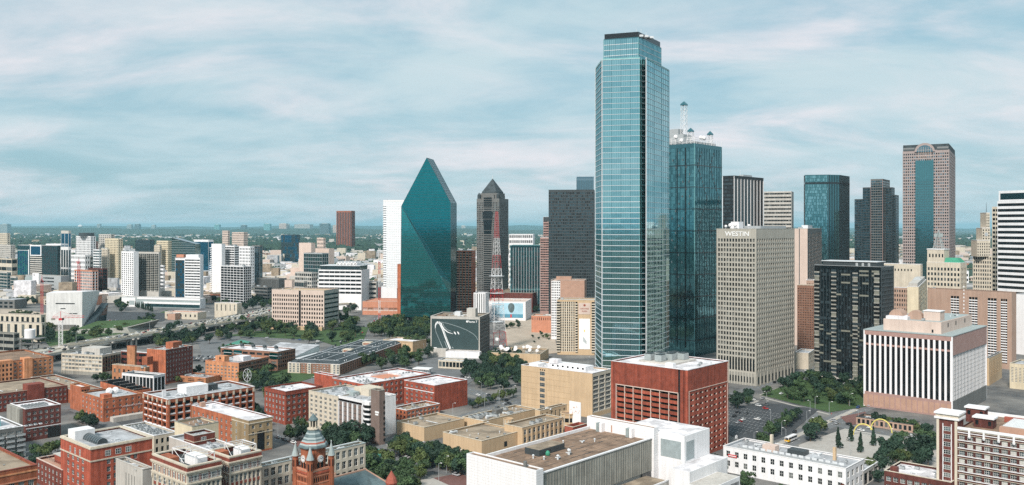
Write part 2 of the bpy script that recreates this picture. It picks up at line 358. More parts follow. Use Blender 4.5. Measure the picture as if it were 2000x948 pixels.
def ptower(name, label, pts, z0, z1, specs, wm, dep=.3, roof='grey_membrane', root=None, corner=None, par=1.0, cat='building', parts=('walls', 'windows', 'roof')):
    """tower on a polygon; pts (world x,y) ccw seen from above so that each face is left-to-right from outside"""
    if root is None: root = thing(name, label, cat, (pts[0][0], pts[0][1], 0))
    ox, oy = root.location[0], root.location[1]
    P = [(p[0] - ox, p[1] - oy) for p in pts]; n = len(P)
    cx = sum(p[0] for p in P) / n; cy = sum(p[1] for p in P) / n
    Wm, Pm, Rm = MB(), MB(), MB()
    inner = []
    for i in range(n):
        a, b, c = P[i - 1], P[i], P[(i + 1) % n]
        u1 = Vector((b[0] - a[0], b[1] - a[1])).normalized(); u2 = Vector((c[0] - b[0], c[1] - b[1])).normalized()
        n1 = Vector((u1.y, -u1.x)); n2 = Vector((u2.y, -u2.x)); m = (n1 + n2); m = m / max(.3, m.dot(n1))
        inner.append((b[0] - m.x * dep, b[1] - m.y * dep))
    Wm.prism(inner, z0, z1 - par, wm)
    for i in range(n):
        sp = specs[i] if i < len(specs) else PLAIN
        a, b = inner[i], inner[(i + 1) % n]; l = hypot(b[0] - a[0], b[1] - a[1])
        if sp is None: continue
        facade(Wm, Pm, a, ((b[0] - a[0]) / l, (b[1] - a[1]) / l), l, z0, z1, sp, wm, dep)
    cm = corner or wm
    for i in range(n):
        b = inner[i]; Wm.lathe(b[0], b[1], [(dep * .95, z0), (dep * .95, z1)], cm, 6)
    Wm.build(parts[0], root)
    if Pm.f: Pm.build(parts[1], root, 'stuff')
    Rm.prism([(p[0], p[1]) for p in inner], z1 - par, z1 - par + .15, roof); Rm.build(parts[2], root)
    return root
def ray(px, Y): return (X(px, Y), Y)
def text(s, name, size, m, parent, loc, rz, depth=.1, sx=1.0, bold=0.0):
    c = bpy.data.curves.new(name, 'FONT'); c.body = s; c.size = size; c.extrude = depth; c.align_x = 'CENTER'; c.offset = bold; c.resolution_u = 2
    t = bpy.data.objects.new(name, c); me = bpy.data.meshes.new_from_object(t); bpy.data.objects.remove(t)
    R = Matrix.Rotation(pi / 2, 4, 'X'); me.transform(R); me.transform(Matrix.Diagonal((sx, 1, 1, 1)))
    me.materials.clear(); me.materials.append(MATS[m])
    return link(name, me, parent, None, loc, rz)
# ================================================================ central glass towers
def bank_tower():
    A0, A1, A2, A3, A4 = ray(1163, 687), ray(1176, 650), ray(1250, 643.5), ray(1262, 645), ray(1307.5, 697)
    bx = (A4[0] - 12, A4[1] + 26); cx = (A0[0] + 8, A0[1] + 24)
    n2 = (A2[0] + 2.2, A2[1] + 5); n3 = (A3[0] - 1.0, A3[1] + 5)
    zt = 254
    g = ['mirror_sky', 'mirror_sky', 'mirror_sky', 'mirror_sky_b']
    def sp(nb, f=3): return dict(nb=nb, nf=62, p=.05, b=.14, base=3, top=1.2, g=g, bm='mirror_sky_b', pm='mirror_deep', tm='teal_panel', bd=.22, pd=.3, jit=.006, fins=(f, .13, .2, 'mirror_deep'))
    r = ptower('glass_tower', 'tallest tower, pale blue green glass with thin white floor bands and a dark crown', [A1, A2, n2, n3, A3, A4, bx, cx, A0], 0, zt,
               [sp(4, 4), None, dict(nb=1, nf=62, p=.1, b=.2, base=3, top=1, g=['mirror_deep_b', 'glass_mid'], bm='teal_panel', pm='mirror_deep'), None, sp(3, 4), sp(3, 3), sp(4, 3), sp(2, 3), sp(3, 3)], 'mirror_deep', .3, corner='teal_panel')
    # white floor lines, proud of the glass
    m = MB(); ox, oy = r.location[0], r.location[1]
    for a, b in ((A1, A2), (A3, A4), (A0, A1)):
        l = hypot(b[0] - a[0], b[1] - a[1]); u = ((b[0] - a[0]) / l, (b[1] - a[1]) / l)
        for j in range(63):
            z = 3 + j * (zt - 4.2) / 62
            m.fbox((a[0] - ox, a[1] - oy), u, (u[1], -u[0]), 0, l, -.25, .06, z, z + (.36 if z < 150 else .24), 'pale_metal', (4,))
    m.build('floor_bands', r, 'stuff')
    m = MB()
    for j in range(62):
        z = 3 + j * (zt - 4.2) / 62; m.poly([(A2[0] - ox, A2[1] - oy, z), (A3[0] - ox, A3[1] - oy, z), (n3[0] - ox, n3[1] - oy, z), (n2[0] - ox, n2[1] - oy, z)], 'pale_metal')
    m.build('notch_slabs', r, 'stuff')
    m = MB()
    for P in (A1, A3, A0): m.lathe(P[0] - ox, P[1] - oy, [(.35, 0), (.35, zt)], 'pale_metal', 6)
    m.build('corner_strip', r)
    U = [ray(1178.5, 661), ray(1247, 652), ray(1292, 692), ray(1270, 706), ray(1195, 696)]
    ptower('', '', U, zt - 1, 270.5, [dict(nb=6, nf=4, p=.05, b=.1, base=.5, top=.5, g=g, fins=(3, .13, .3, 'mirror_deep'), bm='pale_metal')] * 2, 'mirror_deep', .3, root=r, corner='teal_panel', parts=('upper_walls', 'upper_windows', 'upper_roof'))
    U = [ray(1180.5, 663), ray(1247, 654), ray(1289.5, 691), ray(1268, 704), ray(1197, 695)]
    ptower('', '', U, 270.5, 274.8, [], 'glass_black', .2, root=r, corner='dark_metal', parts=('crown', 'crown_windows', 'crown_roof'))
    for px, Y in ((1203, 672), (1221, 668), (1234, 670), (1243, 668), (1252, 672), (1262, 676), (1270, 684), (1278, 688)):
        m = MB(); p = ray(px, Y); m.tube((p[0] - ox, p[1] - oy, 273.5), (p[0] - ox, p[1] - oy, 277 + random.random() * 6), .12, 'pale_metal'); m.build('antenna', r)
    for px, py, Y in ((1252, 71, 655), (1262, 72, 663), (1272, 74, 673)):
        m = MB(); p = ray(px, Y); z = Zat(py, Y); m.box(p[0] - ox - 1.4, p[1] - oy - 2.5, z - .8, p[0] - ox + 1.4, p[1] - oy + 2, z + .7, 'pale_metal'); m.build('window_washing_rig', r)
bank_tower()

def clip_line(P, a, b, axis, val):    # chord of convex polygon P (2d) on the line axis=val
    out = []
    n = len(P)
    for i in range(n):
        p, q = P[i], P[(i + 1) % n]
        if (p[axis] - val) * (q[axis] - val) < 0:
            t = (val - p[axis]) / (q[axis] - p[axis]); out.append(p[1 - axis] + t * (q[1 - axis] - p[1 - axis]))
    return (min(out), max(out)) if len(out) >= 2 else None
def lattice(mb, pts3, du, dv, m, wdt=.12, proud=.12, zoff=0.0):
    P = [Vector(p) for p in pts3]; n = (P[1] - P[0]).cross(P[2] - P[0]).normalized()
    u = Vector((0, 0, 1)).cross(n).normalized(); v = n.cross(u); o = P[0]
    Q = [((p - o).dot(u), (p - o).dot(v)) for p in P]
    for axis, st, wd in ((0, du, wdt), (1, dv, wdt * 1.5)):
        lo = min(q[axis] for q in Q); hi = max(q[axis] for q in Q); k = lo + st
        while k < hi - .3:
            c = clip_line(Q, 0, 0, axis, k)
            if c:
                pr = proud * (1.0 if axis else .8)
                if axis == 0: a, b, s_ = o + u * k + v * c[0], o + u * k + v * c[1], u
                else: a, b, s_ = o + v * k + u * c[0], o + v * k + u * c[1], v
                s_ = s_ * wd / 2; e = n * pr
                mb.poly([tuple(a - s_ + e), tuple(a + s_ + e), tuple(b + s_ + e), tuple(b - s_ + e)] if axis == 0 else [tuple(a + s_ + e), tuple(a - s_ + e), tuple(b - s_ + e), tuple(b + s_ + e)], m)
                mb.poly([tuple(a - s_), tuple(a - s_ + e), tuple(b - s_ + e), tuple(b - s_)], m); mb.poly([tuple(a + s_ + e), tuple(a + s_), tuple(b + s_), tuple(b + s_ + e)], m)
            k += st
def prism_tower():
    Y0 = 1190.0
    def P(px, py, Y): return Vector((X(px, Y), Y, Zat(py, Y)))
    A = P(782.5, 443, Y0); A.z = 8; B = P(880, 443, Y0 - 10); B.z = 8; Cc = P(880, 576, Y0 - 10); D = P(784, 403, Y0)
    C2 = P(880, 553, Y0 + 8); B2 = C2.copy(); B2.z = 8; Gs = P(880, 396, Y0 + 8); E = P(833.5, 308.5, Y0 + 4.2)
    ax = Vector((math.sin(radians(9)), math.cos(radians(9)), 0))
    def back(p, px):
        k = (px - XC) / F; t = (k * p.y - p.x) / (ax.x - k * ax.y); return p + ax * t
    Hh = back(Gs, 891.5); dep = (Hh - Gs).length
    I = Vector((Hh.x, Hh.y, 8)); J = E + ax * dep; Kp = D + ax * dep; L_ = Vector((Kp.x, Kp.y, 8))
    r = thing('prism_tower', 'teal mirror glass tower cut like a crystal with one pointed peak and a diagonal fold', 'building', (A.x, A.y, 0))
    o = Vector((A.x, A.y, 0)); q = lambda *p: [tuple(x - o) for x in p]
    m = MB()
    faces = [(q(A, B, Cc, D), 'mirror_teal_b'), (q(D, C2, Gs, E), 'mirror_teal'), (q(D, Cc, C2), 'mirror_teal_b'), (q(B, B2, C2, Cc), 'mirror_deep_b'), (q(B2, I, Hh, Gs), 'mirror_deep_b'), (q(Gs, Hh, J, E), 'mirror_deep'), (q(L_, A, D, Kp), 'mirror_teal_b'), (q(D, E, J, Kp), 'mirror_teal'), (q(I, L_, Kp, J, Hh), 'mirror_teal')]  # one glass; facet tints lighter and darker for the light each reflects
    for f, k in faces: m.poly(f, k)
    m.build('walls', r)
    m = MB()
    for f, k in faces[:6]: lattice(m, f, 1.75, 3.75, 'dark_metal', .15, .1)
    m.build('mullions', r, 'stuff')
    m = MB()
    for a, b in ((D, Cc), (D, C2), (D, E), (E, Gs), (Gs, Hh), (E, J), (A, D), (B, Cc), (C2, Gs), (I, Hh), (J, Hh)):
        m.tube(tuple(a - o), tuple(b - o), .28, 'mirror_deep', 6)
    m.build('edge_trim', r)
    m = MB(); m.box(3, 4, 0, (B - o).x - 6, 40, 8, 'glass_dark')
    for k in range(9): m.box(1 + k * 8, .5, 0, 2.2 + k * 8, 1.7, 8, 'dark_concrete')
    m.build('base_columns', r)
prism_tower()

def teal_tower():
    r, w1, w2, h = bld('glass_tower', 'dark teal glass tower with lattice antennas on its roof, behind the tallest tower', 1356.5, 880, 280, xr=1410, w2=50,
        L=dict(nb=9, nf=54, p=.05, b=.10, base=6, top=4, g=['mirror_deep', 'mirror_deep_b', 'mirror_deep'], bm='mirror_deep_b', pm='mirror_deep_b', tm='mirror_deep_b', sub=2, jit=.012, bd=.2),
        R=dict(nb=11, nf=54, p=.05, b=.10, base=6, top=4, g=['mirror_deep_b', 'mirror_deep_b', 'mirror_deep'], bm='mirror_deep_b', pm='mirror_deep_b', sub=2, jit=.012, bd=.2), wm='mirror_deep_b', cap=None, cm='teal_panel')
    m = MB()
    for k in range(1, 10):
        z = h - k * 22
        m.box(-.25, -.2, z, 0.0, w2, z + .7, 'glass_black'); m.box(-.2, -.25, z, w1, 0, z + .7, 'glass_black')
    for k in range(1, 5): m.box(-.3, w2 * k / 5, 8, 0, w2 * k / 5 + .6, h - 4, 'glass_black'); 
    m.build('dark_bands', r)
    m = MB()                         # diamond pattern of clear panes
    for k in range(54):
        z = 8 + k * (h - 14) / 54
        for f in (.28, .72):
            a = w1 * (f + .17 * math.asin(math.sin(k * .35)) / 1.57)
            m.box(a, -.09, z, a + 1.1, -.02, z + 2.4, 'glass_pale', (4,))
            a = w2 * (.35 + .28 * math.asin(math.sin(k * .22 + f * 3)) / 1.57)
            if k % 2: m.box(-.09, a, z, -.02, a + 1.1, z + 2.2, 'glass_pale')
    m.build('light_panes', r, 'stuff')
    def mast(cx, cy, z0, z1, w, capr, name='antenna_mast'):
        m = MB()
        for sx in (-1, 1):
            for sy in (-1, 1): m.tube((cx + sx * w, cy + sy * w, z0), (cx + sx * w * .8, cy + sy * w * .8, z1), .2, 'white_enamel')
        n = int((z1 - z0) / (2 * w)) + 1
        for k in range(n):
            za = z0 + (z1 - z0) * k / n; zb = z0 + (z1 - z0) * (k + 1) / n
            for (a, b), (c, d) in (((-w, -w), (w, -w)), ((w, -w), (w, w)), ((w, w), (-w, w)), ((-w, w), (-w, -w))):
                m.tube((cx + a, cy + b, za), (cx + c, cy + d, zb), .1, 'white_enamel'); m.tube((cx + a, cy + b, zb), (cx + c, cy + d, zb), .1, 'white_enamel'); m.tube((cx + c, cy + d, za), (cx + a, cy + b, zb), .1, 'white_enamel')
        m.build(name, r)
        m = MB(); m.lathe(cx, cy, [(capr, z1), (capr * .9, z1 + 1.2), (.1, z1 + 4.2)], 'mirror_deep', 4, pi / 4); m.build('mast_cap', r)
    Y = 905; x, y = X(1336, Y) - r.location[0], Y - r.location[1]; rot = -ANG
    loc = lambda px, Y: ((lambda a, b: (a * cos(rot) - b * sin(rot), a * sin(rot) + b * cos(rot)))(X(px, Y) - r.location[0], Y - r.location[1]))
    a, b = loc(1336, 905); mast(a, b, h, Zat(206, 905), 2.6, 4.2)
    a, b = loc(1349, 890); mast(a, b, h, Zat(258, 890), 2.6, 3.8)
    a, b = loc(1387, 915); mast(a, b, h, Zat(264, 915), 2.2, 3.6)
    m = MB()
    a, b = loc(1322, 905)
    m.box(4, 4, h - 1, w1 - 6, w2 - 6, h + 3, 'grey_metal'); m.box(8, w2 * .35, h + 3, w1 * .45, w2 * .8, h + 11, 'grey_metal'); m.box(10, w2 * .5, h + 11, w1 * .35, w2 * .75, h + 17, 'grey_metal')
    m.build('plant_room', r)
    m = MB()
    for k in range(12):
        for s_ in (0, 1):
            p = (w1 * k / 11, .6) if s_ else (.6, w2 * k / 11); m.tube((*p, h), (*p, h + 6), .22, 'white_enamel')
    for z in (h + 2, h + 4, h + 6): m.tube((.6, .6, z), (.6, w2, z), .2, 'white_enamel'); m.tube((.6, .6, z), (w1 * .55, .6, z), .2, 'white_enamel')
    m.build('roof_frame', r)
    for k, (px, py, Yd) in enumerate(((1320, 268, 890), (1369, 269, 885), (1375, 270, 885), (1331, 275, 880))):
        a, b = loc(px, Yd); m = MB(); z = Zat(py, Yd); d = Vector((-.67, -.74, 0))
        m.tube((a, b, z), (a - .9, b - .9, z), 2.3 - .3 * (k % 2), 'white_enamel', 12, 1.2); m.tube((a, b, z), (a, b, h), .2, 'white_enamel'); m.build('dish_antenna', r)
teal_tower()

# ================================================================ other high towers
def crow_tower():
    Y = 1400; ang = radians(66)
    g = ['glass_dark', 'glass_mid', 'glass_dark', 'mirror_grey']
    r, w1, w2, h = bld('granite_tower', 'grey granite tower with setback shoulders and a pyramid roof on top', 975, Y, 388, 931, 993, L=G(14, 47, .42, .42, 6, 6, g=g), R=G(9, 47, .42, .42, 6, 6, g=g), wm='dark_concrete', ang=ang, cap=None)
    m = MB(); a = 4.5
    m.box(a, a, h, w1 - a, w2 - a, h + 9, 'dark_concrete'); m.box(w1 * .25, 2, h, w1 * .75, w2 - 2, h + 5, 'dark_concrete'); m.box(1.5, w2 * .25, h, w1 - 2, w2 * .75, h + 6, 'dark_concrete')
    m.build('upper_walls', r)
    m = MB(); m.lathe(w1 / 2, w2 / 2, [(w2 * .46, h + 9), (w2 * .46, h + 11), (.3, Zat(349, Y + 20) - 0)], 'dark_roof', 4, pi / 4); m.build('pyramid_roof', r)
    m = MB(); m.tube((w1 / 2, w2 / 2, Zat(350, Y + 20)), (w1 / 2, w2 / 2, Zat(343, Y + 20)), .4, 'pale_metal'); m.build('finial', r)
    m = MB()
    z = h - 12
    for k in range(6): m.box(-1.4, w2 * (.28 + .012 * k), z - 6 * k - 14, 0, w2 * (.72 - .012 * k), z - 6 * k - 9, 'glass_dark')
    m.box(-.9, w2 * .3, 20, 0, w2 * .7, h - 14, 'dark_concrete')
    for j in range(44): m.box(-1.0, w2 * .32, 22 + j * 3.55, -.9, w2 * .68, 24 + j * 3.55, 'glass_dark', (3, 4))
    m.build('centre_bay', r)
    for y in (3, w2 - 3):
        m = MB(); m.lathe(3, y, [(3.0, h - 2), (3.0, h + 6), (.2, h + 10)], 'dark_roof', 8); m.build('corner_turret', r)
crow_tower()
gsm = ['mirror_smoke', 'glass_dark', 'mirror_smoke', 'glass_mid']
r, w1, w2, h = bld('dark_tower', 'dark grey slab tower with fine window grid and a curved glass penthouse', 1160, 1100, 371, 1071.5, None, w1=38,
    L=G(26, 44, .30, .40, 8, 3, g=gsm), R=G(12, 44, .30, .40, 8, 3, g=gsm), wm='dark_metal', ang=radians(83), cap='dark_metal')
m = MB()
prof = [(0, 0), (0, 12), (1.2, 14.6), (3.4, 16.4), (6.5, 17.2), (14, 17.2), (14, 0)]
yA, yB = .5, 22.0
for i in range(len(prof) - 1): m.poly([(4 + prof[i][0], yA, h + prof[i][1]), (4 + prof[i + 1][0], yA, h + prof[i + 1][1]), (4 + prof[i + 1][0], yB, h + prof[i + 1][1]), (4 + prof[i][0], yB, h + prof[i][1])], 'mirror_steel')
for y in (yA, yB): m.poly([(4 + a, y, h + b) for a, b in prof], 'mirror_steel')
for k in range(8):
    for i in range(4): m.tube((3.95 + prof[i][0], yA + 3 * k, h + prof[i][1]), (3.95 + prof[i + 1][0], yA + 3 * k, h + prof[i + 1][1]), .12, 'dark_metal')
m.build('curved_penthouse', r)
bld('striped_tower', 'narrow rose stone tower with dark window bands, half hidden left of the dark slab tower', 1072.5, 1300, 464, 1055, None, w1=30, L=G(5, 30, .1, .5, 4, 3, g=GD), wm='rose_granite', ang=radians(84))
bld('striped_tower', 'taller dark topped rose stone block rising just behind the narrow striped tower', 1075, 1340, 424, 1061, None, w1=25, L=G(4, 36, .1, .5, 4, 6, g=GD, tm='dark_metal'), wm='rose_granite', ang=radians(84))
r, w1, w2, h = bld('glass_office', 'green glass office block with thick pale frame lines beside the pyramid roofed tower', 1060.5, 1350, 480, 996.5, None, w1=45,
    L=dict(nb=12, nf=13, p=.09, b=.28, base=3, top=3, g=['mirror_deep_b', 'glass_mid', 'mirror_deep'], bm='mirror_deep', pm='pale_metal', sub=2, bd=.1), wm='mirror_deep_b', ang=radians(84), cm='teal_panel', cap='teal_panel')
bld('stepped_office', 'white topped office block showing over the green glass office', 1041, 1600, 458, 994, None, w1=40, L=G(12, 12, .35, .45, 4, 1.5, g=GD), wm='white_paint', ang=radians(84))
bld('apartment_tower', 'tall narrow red brown brick apartment tower with balconies on its left edge', 922, 1300, 490, 890, 929, L=G(5, 24, .2, .45, 5, 2, g=GD, bm='brown_stone'), R=G(3, 24, .3, .45, 5, 2, g=GW), wm='rust_brick', ang=radians(78), cm='rust_brick', eq=3)
m = MB()
r = bld('apartment_tower', 'red brick sliver of a tower at the left edge of the crystal shaped tower', 783, 1260, 516, 776, None, w1=14, L=PLAIN, wm='rust_brick', ang=radians(84))[0]
r, w1, w2, h = bld('white_glass_tower', 'slender white glass condo tower catching the light left of the crystal shaped tower', 789, 1500, 391, 748.5, None, w1=28,
    L=dict(nb=11, nf=42, p=.05, b=.16, base=8, top=3, g=['glare_white', 'glare_white', 'glare_white'], bm='white_enamel', pm='white_enamel', bd=.3, jit=.05), wm='white_enamel', ang=radians(82), cap='white_enamel')
m = MB()
for j in range(41): m.box(-1.4, w2 - 5, 10 + j * (h - 12) / 42, 0, w2 + 1, 10.5 + j * (h - 12) / 42, 'white_enamel')
m.build('balconies', r, 'stuff')
bld('brown_tower', 'lone reddish brown tower standing far off on the horizon plain', 686, 4700, 412, 657, 693.5, L=dict(nb=9, nf=1, p=.45, b=0, base=6, top=8, g=['glass_mid']), R=dict(nb=5, nf=1, p=.45, b=0, base=6, top=8, g=['glass_mid']), wm='rust_brick', ang=radians(70), dep=1.0, cap=None)
# right group
r, w1, w2, h = bld('striped_black_tower', 'black tower with white vertical stripes on its right side, behind the hotel', 1434, 1040, 343.5, 1411, 1491.5,
    L=dict(nb=6, nf=40, p=0, b=.35, base=4, top=3, g=['glass_black', 'glass_mid'], bm='black_metal', tm='black_metal'), R=dict(nb=9, nf=1, p=.07, b=0, base=4, top=3, g=['glass_black'], pm='white_enamel', tm='black_metal', pd=.6, sub=2), wm='black_metal', cm='white_enamel', cap='black_metal', dep=.5)
m = MB(); m.box(w1 * .45, 6, h, w1 * .75, 12, h + 3, 'grey_metal'); m.tube((w1 * .4, 8, h), (w1 * .4, 8, h + 8), .2, 'pale_metal'); m.build('roof_equipment', r)
bld('striped_office', 'grey and white banded office tower with a teal glass top storey', 1546, 1300, 374, 1492, None, w1=40, L=dict(nb=18, nf=31, p=.08, b=.55, base=4, top=2, g=GD, bm='pale_concrete'), wm='pale_concrete', ang=radians(68), cap='white_paint')
def thanks():
    pts = [ray(1570, 1190), ray(1572, 1180), ray(1617, 1172), ray(1640, 1180), ray(1659.5, 1215), ray(1640, 1240), ray(1590, 1240)]
    sp = lambda nb, g: dict(nb=nb, nf=49, p=.06, b=.12, base=3, top=1, g=g, bm='mirror_deep_b', pm='dark_metal', bd=.2, sub=2, jit=.03)
    a = ['mirror_sky_b', 'mirror_deep', 'mirror_deep']; b = ['mirror_deep_b', 'mirror_smoke']
    r = ptower('glass_tower', 'blue teal glass tower with chamfered corners and a dark line under its top', pts, 0, Zat(342, 1180), [sp(3, a), sp(14, a), dict(nb=7, nf=1, p=.4, b=0, base=3, top=1, g=['mirror_deep'], pm='black_metal'), sp(9, b), sp(6, b)], 'mirror_deep_b', .3, corner='dark_metal')
    ox, oy = r.location[0], r.location[1]; m = MB(); z = Zat(360, 1180)
    for i in range(4):
        p, q = pts[i], pts[i + 1]; l = hypot(q[0] - p[0], q[1] - p[1]); u = ((q[0] - p[0]) / l, (q[1] - p[1]) / l)
        m.fbox((p[0] - ox, p[1] - oy), u, (u[1], -u[0]), 0, l, -.3, .12, z, z + 2.5, 'glass_black')
    m.build('dark_band', r)
thanks()
def stepped_tower():
    r, w1, w2, h = bld('stepped_tower', 'dark steel glass tower whose top steps down on both sides', 1724, 1300, 350, 1700.5, 1738, L=dict(nb=5, nf=52, p=.12, b=.3, base=3, top=2, g=['mirror_steel', 'mirror_smoke'], bm='dark_concrete', pm='dark_concrete', sub=2),
        R=dict(nb=5, nf=52, p=.12, b=.3, base=3, top=2, g=['mirror_smoke'], bm='dark_concrete', pm='dark_concrete', sub=2), wm='dark_concrete', cm='rose_granite', cap='dark_metal', ang=radians(56))
    gl = dict(nb=3, nf=46, p=.10, b=.28, base=3, top=2, g=['mirror_steel', 'mirror_smoke', 'mirror_steel'], bm='dark_metal', pm='dark_metal', sub=2)
    for nm, nx, Y, yt, xl, xr in (('', 1705, 1310, 366, 1685, 1712), ('', 1690, 1318, 389, 1669, 1700), ('', 1742, 1320, 366, 1736, 1747.5), ('', 1750, 1330, 381, 1746, 1755.5)):
        x0 = X(nx, Y); z1 = Zat(yt, Y); ang = radians(56); e1 = (cos(ang), sin(ang)); e2 = (-sin(ang), cos(ang))
        a1 = reach(x0, Y, e1, xr) if xr else 10; a2 = reach(x0, Y, e2, xl); a1 = max(a1, 12); a2 = max(a2, 12)
        Wm, Pm = MB(), MB(); dxx, dyy = x0 - r.location[0], Y - r.location[1]; lx = dxx * cos(-ang) - dyy * sin(-ang); ly = dxx * sin(-ang) + dyy * cos(-ang)
        Wm.box(lx + .4, ly + .4, 0, lx + a1, ly + a2, z1 - 1, 'dark_metal')
        facade(Wm, Pm, (lx + .4, ly + a2), (0, -1), a2 - .4, 0, z1, gl, 'dark_metal', .4); facade(Wm, Pm, (lx + .4, ly + .4), (1, 0), a1 - .4, 0, z1, gl, 'dark_metal', .4)
        Wm.build('setback_walls', r); Pm.build('setback_windows', r, 'stuff')
stepped_tower()
def arch_tower():
    Y = 1190; ang = radians(60); g = ['glass_dark', 'mirror_steel', 'glass_mid']
    r, w1, w2, h = bld('arched_tower', 'pink stone tower with a blue glass centre strip and rounded dark arched top', 1854, Y, 292, 1763, 1866, L=G(21, 56, .36, .45, 5, 4, g=g), R=G(5, 56, .30, .4, 5, 4, g=['mirror_steel', 'glass_dark']), wm='mauve_stone', ang=ang, cap=None, dep=.5)
    m = MB(); P = MB(); a, b = w2 * .72, w2 * .33                # centre glass strip
    P.box(-1.6, b, 0, -.02, a, h - 14, 'mirror_deep'); P.build('glass_strip', r); k = MB()
    for j in range(56): k.box(-1.72, b, 4 + j * 3.4, -1.6, a, 4.35 + j * 3.4, 'dark_metal', (3, 4))
    for j in range(9): y = b + (a - b) * j / 8; k.box(-1.74, y - .08, 0, -1.6, y + .08, h - 14, 'dark_metal')
    k.build('strip_mullions', r, 'stuff')
    def vault(y0, y1, z0, rad, x0, x1, name, m1, m2):
        m = MB(); cy = (y0 + y1) / 2; rr = (y1 - y0) / 2; n = 14
        pts = [(cy - rr * cos(pi * i / n), z0 + rad * sin(pi * i / n)) for i in range(n + 1)]
        for i in range(n): m.poly([(x0, *pts[i]), (x1, *pts[i]), (x1, *pts[i + 1]), (x0, *pts[i + 1])], m2)
        m.poly([(x0, *p) for p in pts], m1); m.poly([(x1, *p) for p in reversed(pts)], m1); m.build(name, r)
    m = MB(); m.box(.5, .5, h, w1 - .5, w2 - .5, h + 8, 'dark_roof'); m.build('roof_block', r)
    # quarter rounded dark shoulders
    for y0, y1, s_ in ((1, w2 * .26, 1), (w2 * .74, w2 - 1, -1)):
        m = MB(); n = 6; q = []
        for i in range(n + 1): q.append((1.0 + 6 * (1 - cos(pi / 2 * i / n)), h + 8 * sin(pi / 2 * i / n)))
        for i in range(n): m.poly([(q[i][0] - 1.6, y0, q[i][1]), (q[i + 1][0] - 1.6, y0, q[i + 1][1]), (q[i + 1][0] - 1.6, y1, q[i + 1][1]), (q[i][0] - 1.6, y1, q[i][1])], 'dark_metal')
        m.build('curved_shoulder', r)
    vault(w2 * .30, w2 * .74, h - 2, 12, -1.5, w1 * .8, 'vault', 'mauve_stone', 'dark_metal'); vault(w2 * .345, w2 * .695, h - 2.5, 9.4, -1.9, -1.4, 'vault_window', 'mirror_steel', 'pink_stone')
    m = MB()
    for j in range(1, 7):
        y = w2 * (.345 + .05 * j); m.box(-2.1, y - .15, h - 12, -1.9, y + .15, h + 4.5, 'pink_stone')
    for z in (h - 8, h - 4, h): m.box(-2.08, w2 * .36, z, -1.92, w2 * .68, z + .3, 'pink_stone')
    m.build('vault_mullions', r)
arch_tower()
r, w1, w2, h = bld('clock_tower_building', 'cream stepped tower with slim clock turret, left of the banded white tower', 1937, 1260, 500, 1900, None, w1=30, L=G(8, 14, .45, .4, 4, 2, g=GW), wm='cream_stone', ang=radians(50))
def merc():
    ox, oy = r.location[0], r.location[1]; Y = 1258
    m = MB()
    def bx(pl, pr, yt, yb, mt, d=14, off=0):
        x0, x1 = X(pl, Y) - ox, X(pr, Y) - ox; return x0, x1, Zat(yt, Y), Zat(yb, Y)
    rot = Matrix.Rotation(-radians(50), 4, 'Z')
    zb = h - 1
    for pl, pr, yt in ((1911, 1937, 470), (1921, 1937, 446), (1929, 1936, 416)):
        m = MB(); x0, x1, z1, z0 = bx(pl, pr, yt, 520, 'cream_stone')
        m.box(x0, 2, zb, x1, 18, z1, 'cream_stone'); m.box(x0 - .3, 1.7, z1, x1 + .3, 18.3, z1 + .6, 'white_paint')
        n = max(2, int((x1 - x0) / 3)); nz = int((z1 - zb) / 4)
        for i in range(n):
            for j in range(nz): m.box(x0 + (i + .3) * (x1 - x0) / n, 1.9, zb + 1 + 4 * j, x0 + (i + .7) * (x1 - x0) / n, 2.0, zb + 3.2 + 4 * j, 'glass_dark', (4,))
        me = m.mesh('setback'); me.transform(rot); link('setback', me, r); zb = z1 + .6
    m = MB(); x0 = X(1931.5, Y) - ox; m.tube((x0, 5, Zat(420, Y)), (x0, 5, Zat(395, Y)), .5, 'dark_metal', 6, .15); me = m.mesh('spire'); me.transform(rot); link('spire', me, r)
    m = MB(); x0 = X(1929, Y) - ox; z = Zat(458, Y); m.tube((x0, 1.75, z), (x0, 1.5, z), 2.6, 'pale_metal', 14); m.tube((x0, 1.55, z), (x0, 1.45, z), 2.1, 'grey_metal', 14); me = m.mesh('clock_face'); me.transform(rot); link('clock_face', me, r)
merc()
r, w1, w2, h = bld('banded_tower', 'white tower with broad black window bands cropped by the right picture edge', 2075, 985, 400, 1948, None, w1=40, z1=Zat(391, 1010), L=dict(nb=20, nf=23, p=.0, b=.48, base=8, top=3, g=['glass_black', 'glass_dark'], bm='white_paint'), wm='white_paint', ang=radians(28), cap='white_paint')
m = MB(); m.box(1, w2 - 60, h, 25, w2 - 1, h + 12, 'white_paint'); m.box(.9, w2 - 57, h + 1.5, 1, w2 - 3, h + 9, 'mirror_deep_b'); m.build('top_storey', r)
bld('side_wing', 'narrow white banded stair wing at the left side of the banded white tower', 1951, 1100, 404, 1937.5, None, w1=30, L=dict(nb=2, nf=26, p=.2, b=.45, base=8, top=3, g=['glass_black']), wm='cream_stone', ang=radians(30))
